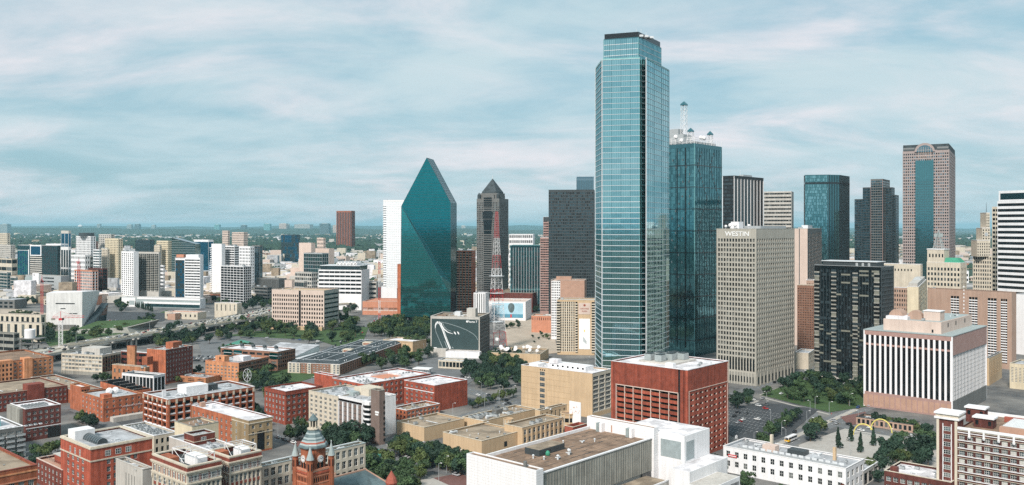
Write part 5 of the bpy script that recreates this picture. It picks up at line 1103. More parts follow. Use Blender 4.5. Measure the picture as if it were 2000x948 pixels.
def brick_garage():
    r, w1, w2, h = bld('brick_garage', 'red brick parking garage with white stone bands and dark open bays', 327.5, 560, 781, 279.5, 497.5,
        L=dict(nb=5, nf=4, p=.24, b=.40, base=.5, top=2.0, g=['glass_black'], indiv=True, wt=None, wname='opening', bm='rust_brick'), R=dict(nb=12, nf=4, p=.26, b=.38, base=.5, top=2.2, g=['glass_black'], indiv=True, wt=None, wname='opening', bm='rust_brick'), wm='rust_brick', cap='white_paint', roof='grey_membrane', dep=.9)  # black panes stand for the shade in the empty bays
    fh = (h - 2.6) / 4
    for j in range(4):
        z = .5 + (j + .40) * fh
        m = MB(); m.box(-.06, .3, z - .75, .9, w2 - .3, z - .05, 'white_paint'); m.box(.9, -.06, z - .75, w1 - .3, .9, z - .05, 'white_paint'); m.build('stone_band', r)
    q = MB(); q.box(-.35, -.55, 0, .3, .55, h - 1.0, 'rust_brick'); q.box(-.5, -.6, h - 3.2, .3, .6, h - .6, 'cream_stone'); me = q.mesh('buttress')
    for i in range(6): link('buttress', me, r, None, (0, .9 + (w2 - 1.8) * i / 5, 0))
    for i in range(13): link('buttress', me, r, None, (.9 + (w1 - 1.8) * i / 12, 0, 0), pi / 2)
    m = MB(); m.box(w1 * .30, w2 * .35, h - .9, w1 * .55, w2 * .7, h + 4.2, 'white_paint'); m.box(4, w2 * .45, h - .9, 6.5, w2 * .45 + .6, h + 3.2, 'white_paint'); m.build('stair_hut', r)
    m = MB(); m.box(w1 * .56, w2 * .4, h - .9, w1 * .68, w2 * .6, h + 3, 'dark_metal'); m.build('chiller', r)
    clutter(r, w1 * .1, 3, w1 * .7, w2 * .9, h - .9, 14, s=.8); clutter(r, w1 * .65, 3, w1 - 3, w2 - 3, h - .9, 8, s=.7)
brick_garage()
def paramount():
    r, w1, w2, h = bld('orange_brick_loft', 'orange brick loft building with roof satellite dishes and small square windows', 202, 585, 780, 158, 279, L=dict(nb=6, nf=4, p=.62, b=.5, base=1, top=1.5, g=GD, indiv=True), R=dict(nb=6, nf=4, p=.66, b=.5, base=1, top=1.5, g=GD, indiv=True), wm='rust_brick', roof='grey_membrane', cap='orange_brick', eq=6, eqs=.7)
    m = MB(); m.box(1, -.2, 8.2, w1, 0, 8.5, 'old_red_brick'); m.box(.5, .5, h - 1, 6, 7, h + 2.6, 'rust_brick'); m.build('corner_block', r)
    m = MB(); m.box(4, -6, 0, w1, -.6, 3.2, 'pale_concrete'); m.build('loading_dock', r)
    text('LANDMARK CENTER', 'wall_letters', 1.5, 'sign_white', r, (w1 * .72, -.12, h * .52), 0, .05); 
    for a in (.46, .62):
        m = MB(); m.tube((w1 * a, w2 * .55, h + 1.3), (w1 * a - .8, w2 * .55 - .8, h + 1.8), 2.3, 'white_enamel', 14, 1.0); m.tube((w1 * a, w2 * .55, h - 1), (w1 * a, w2 * .55, h + 1.3), .25, 'grey_metal'); m.build('dish_antenna', r)
    r2, a, b, h2 = bld('brick_stair_tower', 'taller orange brick block with grey window strips left of the brick loft with satellite dishes', 158, 618, 757, 137, 176, L=PLAIN, R=dict(nb=3, nf=4, p=.2, b=.4, base=1, top=2, g=GW), wm='rust_brick', roof='white_membrane', cap='orange_brick')
    r3, a, b, h3 = bld('parking_deck', 'dark railed rooftop parking deck behind the loft with satellite dishes', 262, 622, 764, 196, 295, L=PLAIN, R=PLAIN, wm='rust_brick', roof='dark_roof', cap=None)
    m = MB()
    for k in range(5): m.box(.5, 2 + k * (b - 3) / 5, h3 - .9, a - .5, 2.5 + k * (b - 3) / 5, h3 + .8 + .4 * k, 'black_metal'); m.box(.5, 2.6 + k * (b - 3) / 5, h3 + .4 + .4 * k, a - .5, 2.9 + k * (b - 3) / 5, h3 + .8 + .4 * k, 'pale_concrete')
    m.build('deck_rails', r3)
    bld('low_brick_wall', 'low brick shed with a faded painted wall left of the brick loft with dishes', 150, 640, 765, 60, 200, L=PLAIN, R=PLAIN, wm='rust_brick', roof='gravel_roof', cap='pale_concrete', eq=10, eqs=.7)
    text('SPAGHETTI WAREHOUSE', 'wall_letters', 2.0, 'sign_white', C.objects[-1] if 0 else r, (1.0, -20, 0), 0) if 0 else None
paramount()
def left_apts():
    L = PLAIN
    r, w1, w2, h = bld('brick_apartments', 'dark red brick apartment block with paired white windows and a big white roof', 49.5, 532, 799.8, 20, 119, L=L, R=dict(nb=6, nf=5, p=.42, b=.42, base=1, top=2, g=GP, indiv=True, div=2), wm='dark_brick', cap='white_paint', roof='white_membrane')
    k = MB(); k.box(-2, 4, 0, -.05, w2, h - .2, 'grey_concrete'); k.box(.3, -.2, 7.4, w1, 0, 7.8, 'white_paint'); k.box(w1 * .62, -.45, .2, w1 - .6, -.05, 6.6, 'glass_black'); k.build('grey_joint', r)
    for a in range(7):
        for b in range(5):
            o = link('condenser', REC.get('cnd') or REC.setdefault('cnd', EQ['air_conditioner']), r, None, (w1 * .15 + 2.0 * a, w2 * .30 + 1.8 * b, h - 1)); o.scale = (.42, .42, .6)
    r, w1, w2, h = bld('grey_apartments', 'grey brick apartment wing with long balconies at the left picture edge', -98, 470, 862, -140, 46, z1=Zat(803, 538), L=L, R=dict(nb=9, nf=5, p=.25, b=.45, base=1, top=2, g=GP, indiv=True, div=3, bm='dark_concrete', pm='dark_concrete'), wm='dark_concrete', cap='white_paint', roof='white_membrane')
    m = MB(); nf = 5; fh = (h - 3) / nf
    for j in range(nf):
        z = 1 + j * fh
        for i in range(5): a = w1 * (.30 + .15 * i); m.box(a, -1.5, z, a + 4.2, 0, z + .2, 'white_paint'); m.box(a, -1.5, z + .2, a + 4.2, -1.42, z + 1.2, 'grey_metal')
    m.build('balconies', r, 'stuff')
    m = MB(); m.box(w1 * .55, 14, h - 1, w1 * .8, 26, h + 3.5, 'teal_panel'); m.box(w1 * .54, 13.5, h + 3.5, w1 * .81, 26.5, h + 4, 'pale_metal'); m.build('roof_lounge', r)
    for k in range(12):
        o = link('skylight', EQ['skylight'], r, None, (w1 * .5 + 2.6 * k, 4, h - 1), pi / 2)
left_apts()
# ---- second row
A69 = radians(66)
r, w1, w2, h = bld('dark_brick_warehouse', 'long dark red brick warehouse with rows of square windows at the left edge', -115, 590, 770, -160, 132, z1=Zat(717, 735), L=PLAIN, R=dict(nb=26, nf=3, p=.42, b=.44, base=1, top=1.6, g=GD, indiv=True), wm='old_red_brick', roof='gravel_roof', cap='brown_stone', eq=6)
m = MB(); m.box(w1 * .66, -.5, 0, w1 * .80, 9, h + 3.8, 'old_red_brick'); m.build('stair_tower', r)
r, w1, w2, h = bld('orange_warehouse', 'orange brick warehouse with tower bays and a white water tank on its roof', -60, 690, 700, -110, 104, z1=Zat(677, 800), L=PLAIN, R=dict(nb=16, nf=6, p=.5, b=.5, base=1, top=1.6, g=GD, indiv=True), wm='orange_brick', roof='brown_roof', cap='rust_brick', eq=4)
m = MB(); m.box(w1 * .62, -4, 0, w1 * .72, 6, h + 1.6, 'orange_brick'); m.box(w1 * .30, -1.5, 0, w1 * .50, 6, h + 1, 'orange_brick')
for j in range(5):
    for i in range(4): m.box(w1 * (.325 + .045 * i), -1.56, 3 + 3.6 * j, w1 * (.325 + .045 * i) + 1.3, -1.5, 5 + 3.6 * j, 'glass_dark', (4,))
m.build('tower_bays', r)
t = thing('water_tank', 'round white water tank on a timber stand above the orange warehouse', 'water tank', (*ray(58.5, 800), Zat(677, 800)))
m = MB(); m.lathe(0, 0, [(4.6, 7.8), (4.6, 15.2), (4.3, 15.6), (.2, 16.2)], 'white_enamel', 20); m.build('tank', t)
for a, b in ((-5, -5), (5, -5), (5, 5), (-5, 5)):
    m = MB(); m.box(a - .4, b - .4, -2, a + .4, b + .4, 7, 'dark_concrete'); m.build('leg', t)
m = MB(); m.box(-8, -6, 2.6, 12, 6, 3.2, 'dark_concrete'); m.box(-8, -6, 7, 12, 6, 7.8, 'dark_concrete'); m.build('platform', t)
r, w1, w2, h = bld('white_loft', 'white painted industrial loft with grid windows in front of the freeway', 199.5, 766, 694.5, 120, 236.5, L=dict(nb=12, nf=4, p=.14, b=.40, base=3, top=1.6, g=GP + ['curtain'], indiv=True, div=3, basem='grey_concrete'), R=dict(nb=7, nf=4, p=.2, b=.42, base=3, top=1.6, g=GW, bm='dark_brick', pm='buff_brick'), wm='cream_stone', roof='grey_membrane', ang=radians(72), cap='pale_concrete', eq=9)
m = MB(); m.box(8, 10, h - 1, 22, 30, h + 4.5, 'pale_concrete'); m.build('penthouse', r)
r, w1, w2, h = bld('small_orange_block', 'small orange brick block with white upper storey beside the tall brick tower', 284, 700, 718, 219, 292, L=dict(nb=7, nf=2, p=.6, b=.5, base=2, top=3, g=GD), R=PLAIN, wm='orange_brick', roof='white_membrane', ang=A69, cap='cream_stone', eq=4)
m = MB(); m.box(14, w2 * .35, h - 1, 20, w2 * .35 + 6, h + 5.5, 'rust_brick'); m.build('stair_tower', r)
bld('garage_strip', 'brick parking strip with an orange stair tower between white loft and brick tower', 287, 790, 690, 236, 292, L=dict(nb=3, nf=3, p=.1, b=.5, base=.5, top=1, g=GD), wm='old_red_brick', roof='brown_stone', ang=A69, eq=0)
r, w1, w2, h = bld('stair_tower', 'slim orange brick stair tower standing over the brick parking strip', 263, 775, 677, 248, 267, L=PLAIN, wm='orange_brick', ang=A69, cap='rust_brick')
r, w1, w2, h = bld('white_office_block', 'low white framed office with grey roof in front of the tall brick tower', 300, 655, 735, 238, 323, L=dict(nb=9, nf=1, p=.16, b=.25, base=1, top=1.6, g=GW), R=dict(nb=3, nf=1, p=.16, b=.25, base=1, top=1.6, g=GW), wm='white_paint', roof='dark_roof', ang=A69, cap='white_enamel', eq=0)
r, w1, w2, h = bld('brick_tower_block', 'tall red brick warehouse with blank front wall and penthouse', 323.5, 725, 684, 287, 376.5, L=PLAIN, R=dict(nb=9, nf=7, p=.5, b=.5, base=1, top=1.6, g=GD, indiv=True, pm='dark_brick', bm='dark_brick', tm='dark_brick', wm='dark_brick'), wm='rust_brick', roof='grey_membrane', ang=radians(66), cap='pale_concrete', eq=6)
m = MB(); m.box(12, 4, h - 1, 22, 12, h + 4.5, 'rust_brick'); m.build('penthouse', r)
r, w1, w2, h = bld('orange_office', 'bright orange brick office with punched windows and brick stair penthouse', 466, 738, 709.5, 401, 524.5, L=dict(nb=9, nf=4, p=.5, b=.5, base=1.5, top=3.2, g=GD, indiv=True), R=dict(nb=10, nf=4, p=.12, b=.42, base=1, top=1.6, g=GD, bm='brown_brick', pm='brown_brick', tm='brown_brick'), wm='orange_brick', roof='grey_membrane', ang=A69, cap='salmon_stone', eq=5)
m = MB(); m.box(1, w2 * .45, h - 1, 7, w2 * .72, h + 4.6, 'orange_brick'); m.box(.95, w2 * .55, h + 2, 1, w2 * .6, h + 3.4, 'glass_dark'); m.build('penthouse', r)
m = MB(); m.box(14, w2 * .2, h - 1, 24, w2 * .5, h + 3, 'white_membrane'); m.build('white_roof_box', r)
r, a, b, hh = bld('orange_wing', 'low orange brick wing with parked cars on its roof, left of the orange office', 402, 728, 739, 345, 430, L=dict(nb=3, nf=2, p=.35, b=.5, base=.5, top=1.4, g=GD), R=PLAIN, wm='orange_brick', roof='grey_membrane', ang=A69, cap='salmon_stone', eq=3)
m = MB(); c, s_ = cos(.4), 1
t = thing('satellite_dish', 'tall lattice backed satellite dish standing beside the orange office', 'dish', (*ray(483, 700), 0))
m = MB(); m.tube((0, 0, 0), (0, 0, 8.5), .35, 'grey_metal', 8); m.build('mast', t); m = MB()
z = 12
for k in range(16):
    t0, t1 = 2 * pi * k / 16, 2 * pi * (k + 1) / 16
    m.tube((3.2 * cos(t0), -.2, z + 5 * sin(t0)), (3.2 * cos(t1), -.2, z + 5 * sin(t1)), .18, 'pale_metal')
    if k % 2 == 0: m.tube((0, .6, z), (3.2 * cos(t0), -.2, z + 5 * sin(t0)), .14, 'pale_metal')
m.lathe(0, 0, [(.01, 8.4), (.5, 8.5)], 'pale_metal', 6)
m.build('dish_frame', t)
r, w1, w2, h = bld('modern_brick_office', 'modern dark brick office with teal glass corners and four round vents on a white roof', 542.5, 790, 687.5, 431, 577, L=dict(nb=8, nf=4, p=.3, b=.4, base=2, top=2, g=GW), R=dict(nb=8, nf=4, p=.3, b=.4, base=2, top=2, g=GD), wm='brown_brick', roof='white_membrane', ang=A69, cap='white_paint')
for k in range(4):
    m = MB(); a, b = w1 * .45, w2 * (.16 + .2 * k); m.tube((a, b, h - 1), (a, b, h + 1.5), 1.6, 'grey_metal', 10, 1.9); m.tube((a, b, h + 1.5), (a - 1.5, b, h + 2.8), 1.9, 'dark_metal', 10, 1.5); m.build('round_vent', r)
for y in (.05, w2 * .62, w2 * .8):
    m = MB(); m.box(-.5, y, h - 6.5, 5, y + 9, h - 1.2, 'mirror_teal'); m.box(-.6, y - .1, h - 4, 5.1, y + 9.1, h - 3.6, 'pale_metal'); m.build('glass_corner', r)
def shed():
    t = thing('metal_shed', 'large grey metal shed with a sloping roof behind the modern brick office', 'building', (*ray(575, 850), 0), A69)
    x, y = ray(575, 850); w = reach(x, y, (-sin(A69), cos(A69)), 497); L_ = 40
    h0, h1 = Zat(684, 850), Zat(660, 875)
    m = MB(); m.hexa([(0, 0, 0), (L_, 0, 0), (L_, w, 0), (0, w, 0), (0, 0, 4), (L_, 0, 10.5), (L_, w, 10.5), (0, w, 4)], 'pale_slate'); m.build('walls', t)
    m = MB(); m.hexa([(-.5, -.5, 4.05), (L_, -.5, 10.6), (L_, w, 10.6), (-.5, w, 4.05), (-.5, -.5, 4.5), (L_, -.5, 11.1), (L_, w, 11.1), (-.5, w, 4.5)], 'grey_membrane'); m.build('roof', t)
    m = MB(); m.hexa([(0, -16, 0), (L_, -16, 0), (L_, -.6, 0), (0, -.6, 0), (0, -16, 5), (L_, -16, 11.5), (L_, -.6, 4.5), (0, -.6, 3)], 'pale_metal'); m.build('lean_to', t)
shed()
def dark_roof_apts():
    r, w1, w2, h = bld('dark_roof_apartments', 'apartment complex with big dark slate courtyard roofs and brick and white front bays', 664, 771, 712.5, 563, 772, w1=150, L=dict(nb=15, nf=4, p=.42, b=.42, base=.5, top=.8, g=GP, indiv=True), R=dict(nb=30, nf=4, p=.42, b=.42, base=.5, top=.8, g=GD, wm='dark_brick'), wm='brown_brick', roof='dark_roof', cap='white_paint', ang=radians(76), par=.3)
    for a, b in ((0, .17), (.55, .62), (.76, 1.0)): m = MB(); m.box(-.9, w2 * a, 0, -.05, w2 * b, h - .1, 'cream_stone'); m.build('white_bay', r)
    for j in range(4):
        for i in (.03, .1, .58, .8, .88, .95): link('window', window_mesh((2.0, 1.7, 'window_trim', 2), random.choice(GP), 0), r, None, (-.93, w2 * i, 1.2 + j * (h - 1) / 4), -pi / 2)
    def ridge(x0, x1, y0, y1, along):
        m = MB(); z0, z1 = h + .28, h + 2.6
        if along == 'x': m.hexa([(x0, y0, z0), (x1, y0, z0), (x1, y1, z0), (x0, y1, z0), (x0 + 3, (y0 + y1) / 2 - .2, z1), (x1 - 3, (y0 + y1) / 2 - .2, z1), (x1 - 3, (y0 + y1) / 2 + .2, z1), (x0 + 3, (y0 + y1) / 2 + .2, z1)], 'dark_roof'); m.box(x0 + 3, (y0 + y1) / 2 - .3, z1, x1 - 3, (y0 + y1) / 2 + .3, z1 + .15, 'pale_metal')
        else: m.hexa([(x0, y0, z0), (x1, y0, z0), (x1, y1, z0), (x0, y1, z0), ((x0 + x1) / 2 - .2, y0 + 3, z1), ((x0 + x1) / 2 + .2, y0 + 3, z1), ((x0 + x1) / 2 + .2, y1 - 3, z1), ((x0 + x1) / 2 - .2, y1 - 3, z1)], 'dark_roof'); m.box((x0 + x1) / 2 - .3, y0 + 3, z1, (x0 + x1) / 2 + .3, y1 - 3, z1 + .15, 'pale_metal')
        m.build('hipped_roof', r)
    for y in (1, w2 * .30, w2 * .62, w2 - 13): ridge(0, w1, y, y + 12, 'x')
    for x in (0, w1 * .3, w1 * .62, w1 - 12): ridge(x, x + 12, 1, w2 - 1, 'y')
    for a, b in ((.45, .40), (.80, .45)):
        m = MB(); m.box(w1 * a, w2 * b, h, w1 * a + 7, w2 * b + 9, h + 3.4, 'cream_stone'); m.box(w1 * a - .06, w2 * b + 1, h + 1, w1 * a, w2 * b + 8, h + 2.4, 'rust_brick'); m.build('roof_dormer', r)
    q = MB(); q.box(-.35, -.35, 0, .35, .35, .9, 'pale_metal'); q = q.mesh('roof_vent')
    for k in range(90): link('roof_vent', q, r, None, (random.uniform(4, w1 - 4), random.choice((2.6, w2 * .30 + 2, w2 * .62 + 2, w2 - 12, w2 - 3)) + random.uniform(-.3, .3), h + .7))
dark_roof_apts()
def red_court():
    r, w1, w2, h = bld('red_courtyard_block', 'red brick apartment block with a bright white roof around a sunken courtyard', 712, 622, 751, 649, 841, L=dict(nb=6, nf=4, p=.5, b=.42, base=1, top=1.6, g=GP, indiv=True), R=dict(nb=14, nf=4, p=.5, b=.42, base=1, top=1.6, g=GP, indiv=True, wm='red_brick'), wm='red_brick', roof='white_membrane', cap='white_membrane')
    m = MB(); m.box(w1 * .42, w2 * .30, h - 1, w1 * .70, w2 * .72, h - .85, 'salmon_stone'); m.box(w1 * .42, w2 * .70, h - .85, w1 * .70, w2 * .72, h + .4, 'white_membrane'); m.box(w1 * .69, w2 * .3, h - .85, w1 * .7, w2 * .7, h + .4, 'white_membrane'); m.build('courtyard', r)
    for k in range(46):
        a, b = random.choice(((.12, .2), (.25, .82), (.85, .5), (.5, .15), (.6, .9), (.22, .45)))
        o = link('condenser', EQ['air_conditioner'], r, None, (w1 * a + random.uniform(-7, 7), w2 * b + random.uniform(-3.5, 3.5), h - .97)); o.scale = (.38, .38, .5)
    r2, a, b, h2 = bld('red_corner_block', 'plain red brick corner block with white roof, left end of the courtyard block', 650, 650, 738, 614, 662, L=PLAIN, R=PLAIN, wm='red_brick', roof='white_membrane', cap='white_membrane', z1=Zat(735, 650))
    m = MB(); 
    for j in range(3):
        for i in range(3): m.box(-1.4, w2 * (.30 + .2 * i), 4 + 3.6 * j, 0, w2 * (.30 + .2 * i) + 3.4, 4.2 + 3.6 * j, 'white_paint'); m.box(-1.4, w2 * (.30 + .2 * i), 4.2 + 3.6 * j, -1.3, w2 * (.30 + .2 * i) + 3.4, 5.2 + 3.6 * j, 'white_paint')
    m.build('balconies', r)
red_court()
r, w1, w2, h = bld('red_square_block', 'square red brick block with white roof, windows on one side and a streaked blank side', 848.5, 618, 753.5, 789.5, 913, L=dict(nb=6, nf=5, p=.55, b=.45, base=1, top=2, g=GD, indiv=True), R=dict(nb=12, nf=5, p=.7, b=.62, base=1, top=2, g=GD, skip=lambda i, j: i not in (8, 11)), wm='red_brick', roof='white_membrane', cap='white_membrane', eq=2)
m = MB(); m.box(-.15, .4, h - 5.4, .0, w2 - .4, h - 4.9, 'white_paint'); m.build('stone_band', r)
r, w1, w2, h = bld('low_brick_block', 'low brick block with arched window bays in front of the square red brick block', 794, 588, 802, 766, 859, L=dict(nb=4, nf=2, p=.5, b=.45, base=.4, top=1, g=GD), R=dict(nb=8, nf=2, p=.25, b=.36, base=.4, top=1.2, g=GD, indiv=True, div=3), wm='rust_brick', roof='gravel_roof', cap='white_paint', eq=12, eqs=.7)
r, w1, w2, h = bld('brick_offices', 'square red brick block of five storeys with arched white windows and white roof', 557.5, 577, 766, 516.5, 630, L=dict(nb=6, nf=5, p=.5, b=.42, base=.8, top=2.6, g=GP, indiv=True), R=dict(nb=7, nf=5, p=.45, b=.42, base=.8, top=2.6, g=GP, indiv=True, sub=1), wm='red_brick', roof='white_membrane', cap='old_red_brick', eq=4, eqs=.9)
m = MB(); m.box(-.35, -.35, h - 2.3, w1, 0, h - 1.9, 'old_red_brick'); m.box(-.35, 0, h - 2.3, 0, w2, h - 1.9, 'old_red_brick'); m.build('cornice', r)
def white_brown():
    Y = 546
    r, w1, w2, h = bld('white_office', 'cream white office of small square windows joined to a brown ribbed office wing', 660, 552, 775.5, 603, None, w1=30, L=dict(nb=6, nf=7, p=.5, b=.42, base=1, top=2.2, g=GD, indiv=True), R=PLAIN, wm='cream_stone', roof='grey_membrane', cap='cream_stone', eq=12, eqs=.7)
    r, w1, w2, h = bld('ribbed_office', 'brown panelled office wing with tall white ribs and stacked bay windows', 709, 536, 783, 660.5, None, w1=26, L=dict(nb=5, nf=7, p=.24, b=.08, base=1, top=3.2, g=['taupe_panel', 'taupe_panel', 'taupe_panel'], pm='white_paint', bm='dark_concrete', pd=.9), R=PLAIN, wm='white_paint', roof='grey_membrane', cap='white_paint', eq=5, eqs=.7, dep=.4)
    fh = (h - 3) / 7
    m = MB(); m.box(-.05, 1, h - 3, .05, w2 - .5, h - 1.6, 'glass_black'); m.build('attic_windows', r)
    for j in range(7):     # bay windows
        z = 1 + j * fh; m = MB(); q = [(-.4, 0), (-1.6, -3.4), (-.4, -6.6), (2.5, -6.6), (2.5, 0)]; m.prism(list(reversed(q)), z, z + fh * .36, 'white_paint'); o = m.build('bay_spandrel', r)
        m = MB(); q2 = [(-.1, -.2), (-1.2, -3.4), (-.1, -6.4), (2.4, -6.4), (2.4, -.2)]; m.prism(list(reversed(q2)), z + fh * .36, z + fh, 'glass_black'); m.build('bay_window', r)
    m = MB(); q = [(-.4, 0), (-1.6, -3.4), (-.4, -6.6), (2.5, -6.6), (2.5, 0)]; m.prism(list(reversed(q)), h - 2, h, 'white_paint'); m.build('bay_cap', r)
    m = MB(); m.box(14, 12, h - 1, 26, w2 + 2, h + 3.4, 'cream_stone'); m.box(8, 20, h - 1, 13, 27, h + 1.4, 'pale_slate'); m.build('penthouse', r)
    r2, a, b, hh = bld('brown_slab', 'tall windowless brown slab tower with two small white signs at the end of the ribbed office', 741, 523, 764, 724.5, 752, L=PLAIN, R=PLAIN, wm='taupe_panel', roof='pale_concrete', cap='grey_concrete', z1=Zat(764, 523))
    m = MB(); m.box(-.12, b * .05, hh - 13.4, 0, b * .50, hh - 12.4, 'sign_white'); m.box(-.12, b * .12, hh - 14.8, 0, b * .48, hh - 13.9, 'sign_white'); m.build('wall_sign', r2)
    m = MB(); m.box(a, 2, 0, a + .9, 4, hh - 5, 'pale_slate')
    for j in range(8): m.box(a * .72, -.25, 2 + 3.2 * j, a, -.02, 3.6 + 3.2 * j, 'glass_dark')
    m.build('edge_strip', r2)
white_brown()
# ================================================================ billboard block, lattice mast, mural, hotel by the tallest tower
A78 = radians(78)
def billboard():
    r, w1, w2, h = bld('billboard_building', 'tan roofed block whose whole front is a dark phone advertisement', 937, 877, 620, 841, 956.5, L=PLAIN, R=dict(nb=14, nf=9, p=.5, b=.4, base=1, top=3, g=GD, pm='dark_concrete', bm='dark_concrete', tm='dark_concrete'), wm='pale_concrete', roof='gravel_roof', cap='pale_concrete', ang=A78, cw=1.2)
    bz0 = Zat(683, 880); m = MB(); m.box(-.5, 1.2, bz0, -.02, w2 - 1.2, h - 2.4, 'poster_dark'); b = m.build('advert_panel', r)
    def P(fx, fz): return (w2 - 1.2 - fx * (w2 - 2.4), bz0 + fz * (h - 2.4 - bz0))
    def stroke(pts, wd, mt, nm, dd=-.56):
        m = MB(); n = len(pts)
        for i in range(n - 1):
            a, c = Vector(P(*pts[i][:2])), Vector(P(*pts[i + 1][:2])); d = (c - a).normalized(); q = Vector((-d.y, d.x)); wa = pts[i][2] if len(pts[i]) > 2 else wd; wb = pts[i + 1][2] if len(pts[i + 1]) > 2 else wd
            f = [a + q * wa, a - q * wa, c - q * wb, c + q * wb]
            m.poly([(dd, v.x, v.y) for v in f], mt)
        return m.build(nm, r)
    S_ = [(.08, .66, .2), (.085, .78, .6), (.11, .86, 1.0), (.15, .885, 1.1), (.19, .83, 1.1), (.24, .66, 1.0), (.29, .44, .95), (.34, .24, .95), (.40, .01, 1.0)]
    stroke(S_, 1, 'sign_white', 'phone_edge'); stroke([(a + .008, b_ - .01, c * .3) for a, b_, c in S_], .3, 'poster_grey', 'phone_edge_shade', -.6)
    stroke([(.08, .70), (.095, .56), (.16, .32), (.245, .02)], .22, 'poster_grey', 'phone_outline'); stroke([(.28, .26, .2), (.31, .14, .35), (.345, .02, .35)], .3, 'poster_grey', 'phone_outline')
    stroke([(.21, .86, .4), (.225, .76, .55), (.27, .66, .5), (.35, .56, .4), (.46, .51, .15)], .3, 'sign_white', 'lens_glint', -.62); stroke([(.24, .87, .2), (.27, .74, .3), (.34, .64, .25), (.42, .60, .15)], .2, 'poster_grey', 'lens_outline')
    stroke([(.17, .90), (.30, .87), (.45, .81), (.60, .74), (.75, .65), (.88, .54), (.95, .44), (.985, .33)], .2, 'poster_grey', 'phone_outline')
    for a, b_ in ((.50, .545), (.57, .55)): stroke([(a - .02, b_ + .04, .2), (a, b_, .75), (a + .02, b_ - .05, .35)], .5, 'sign_white', 'side_button')
    stroke([(.44, .08, .2), (.455, .05, .5), (.47, .03, .2)], .3, 'poster_grey', 'edge_glint'); stroke([(.02, .035, .3), (.11, .035, .3)], .3, 'sign_white', 'fine_print')
    text('iPhone 7', 'advert_letters', 3.1, 'sign_white', r, (-.6, P(.86, 0)[0], P(0, .895)[1]), -pi / 2, .03, 1, .04)
    m = MB(); y, z = P(.755, .94); m.tube((-.52, y, z - .25), (-.62, y, z - .25), .85, 'sign_white', 12); m.tube((-.52, y - .3, z + .75), (-.62, y - .3, z + .95), .22, 'sign_white', 6); m.build('fruit_mark', r)
    m = MB(); m.box(-9, -2, 0, -.6, w2 * .64, Zat(684, 868) - 2.4, 'white_paint'); m.box(-8.6, w2 * .64, 0, -.6, w2 + .5, Zat(684, 868) - .4, 'pale_concrete'); m.box(-8.6, -1.6, Zat(684, 868) - 2.4, -.6, w2 * .63, Zat(684, 868) - 2.3, 'white_membrane'); m.build('low_front_wing', r)
    m = MB(); m.box(6, 6, h - 1, 16, 15, h + 8, 'pale_concrete'); m.box(20, w2 * .5, h - 1, 28, w2 * .62, h + 3, 'pale_metal'); m.box(6, w2 * .72, h - 1, 12, w2 * .9, h + .8, 'brown_roof'); m.build('roof_hut', r)
    clutter(r, 4, w2 * .3, w1 - 4, w2 - 4, h - 1, 10)
billboard()
def mast():
    Y = 925; x, y = ray(970, Y); t = thing('lattice_mast', 'tall red and white lattice transmission mast on four legs beside the billboard block', 'mast', (x, y, 0), .5)
    zt = Zat(414, Y); sec = [(0, 8.3, 'red_enamel'), (20, 6.9, 'white_enamel'), (36, 5.9, 'white_enamel'), (52, 5.0, 'red_enamel'), (64, 4.5, 'white_enamel'), (86, 3.6, 'red_enamel'), (100, 2.9, 'white_enamel'), (118, 2.0, 'red_enamel'), (zt, 1.0, 'red_enamel')]
    for i in range(8):
        z0, w0, c = sec[i]; z1, w1_, _ = sec[i + 1]; m = MB(); n = max(2, round((z1 - z0) / (w0 + w1_) * 1.0)); wf = lambda f: w0 + (w1_ - w0) * f
        for k in range(n):
            a, b = k / n, (k + 1) / n; wa, wb, za, zb = wf(a), wf(b), z0 + (z1 - z0) * a, z0 + (z1 - z0) * b
            cs = [(-1, -1), (1, -1), (1, 1), (-1, 1)]
            for q in range(4):
                p, s_ = cs[q], cs[(q + 1) % 4]
                m.tube((p[0] * wa, p[1] * wa, za), (p[0] * wb, p[1] * wb, zb), .26 if i < 5 else .15, c)
                m.tube((p[0] * wa, p[1] * wa, za), (s_[0] * wb, s_[1] * wb, zb), .08, c); i < 5 and m.tube((s_[0] * wa, s_[1] * wa, za), (p[0] * wb, p[1] * wb, zb), .11, c); m.tube((p[0] * wb, p[1] * wb, zb), (s_[0] * wb, s_[1] * wb, zb), .13, c)
        m.build('mast_section', t)
    for z in (30, 48, 60, 78):
        m = MB(); m.box(-6, -6, z, 6, 6, z + .3, 'pale_metal'); m.build('platform', t) if z < 60 else m.build('platform', t)
    for a, z, q in ((3, 12, 3.0),):
        m = MB(); m.tube((-4, -8, z), (-5, -10, z + 1), q, 'white_enamel', 14, 1.6); m.build('dish_antenna', t)
mast()
def small_mast(px, py_t, Y, w, lab, ztop=None):
    x, y = ray(px, Y); t = thing('lattice_mast', lab, 'mast', (x, y, 0), .4); zt = Zat(py_t, Y); n = 12
    for i in range(6):
        m = MB(); c = 'red_enamel' if i % 2 == 0 else 'white_enamel'
        for k in range(3):
            za, zb = zt * (i + k / 3) / 6, zt * (i + (k + 1) / 3) / 6
            cs = [(-w, -w), (w, -w), (w, w), (-w, w)]
            for q in range(4): p, s_ = cs[q], cs[(q + 1) % 4]; m.tube((*p, za), (*p, zb), .17, c); m.tube((*p, za), (*s_, zb), .1, c)
        m.build('mast_section', t)
small_mast(741, 485, 1150, .95, 'thin red and white lattice mast left of the crystal shaped tower')
r, w1, w2, h = bld('mural_building', 'white block with a wall mural of a hot air balloon over the sea', 1026.5, 1215, 590, 945, 1038, L=PLAIN, R=PLAIN, wm='white_tile', roof='pink_stone', cap='white_paint', ang=radians(80), eq=5, z1=Zat(590, 1215))
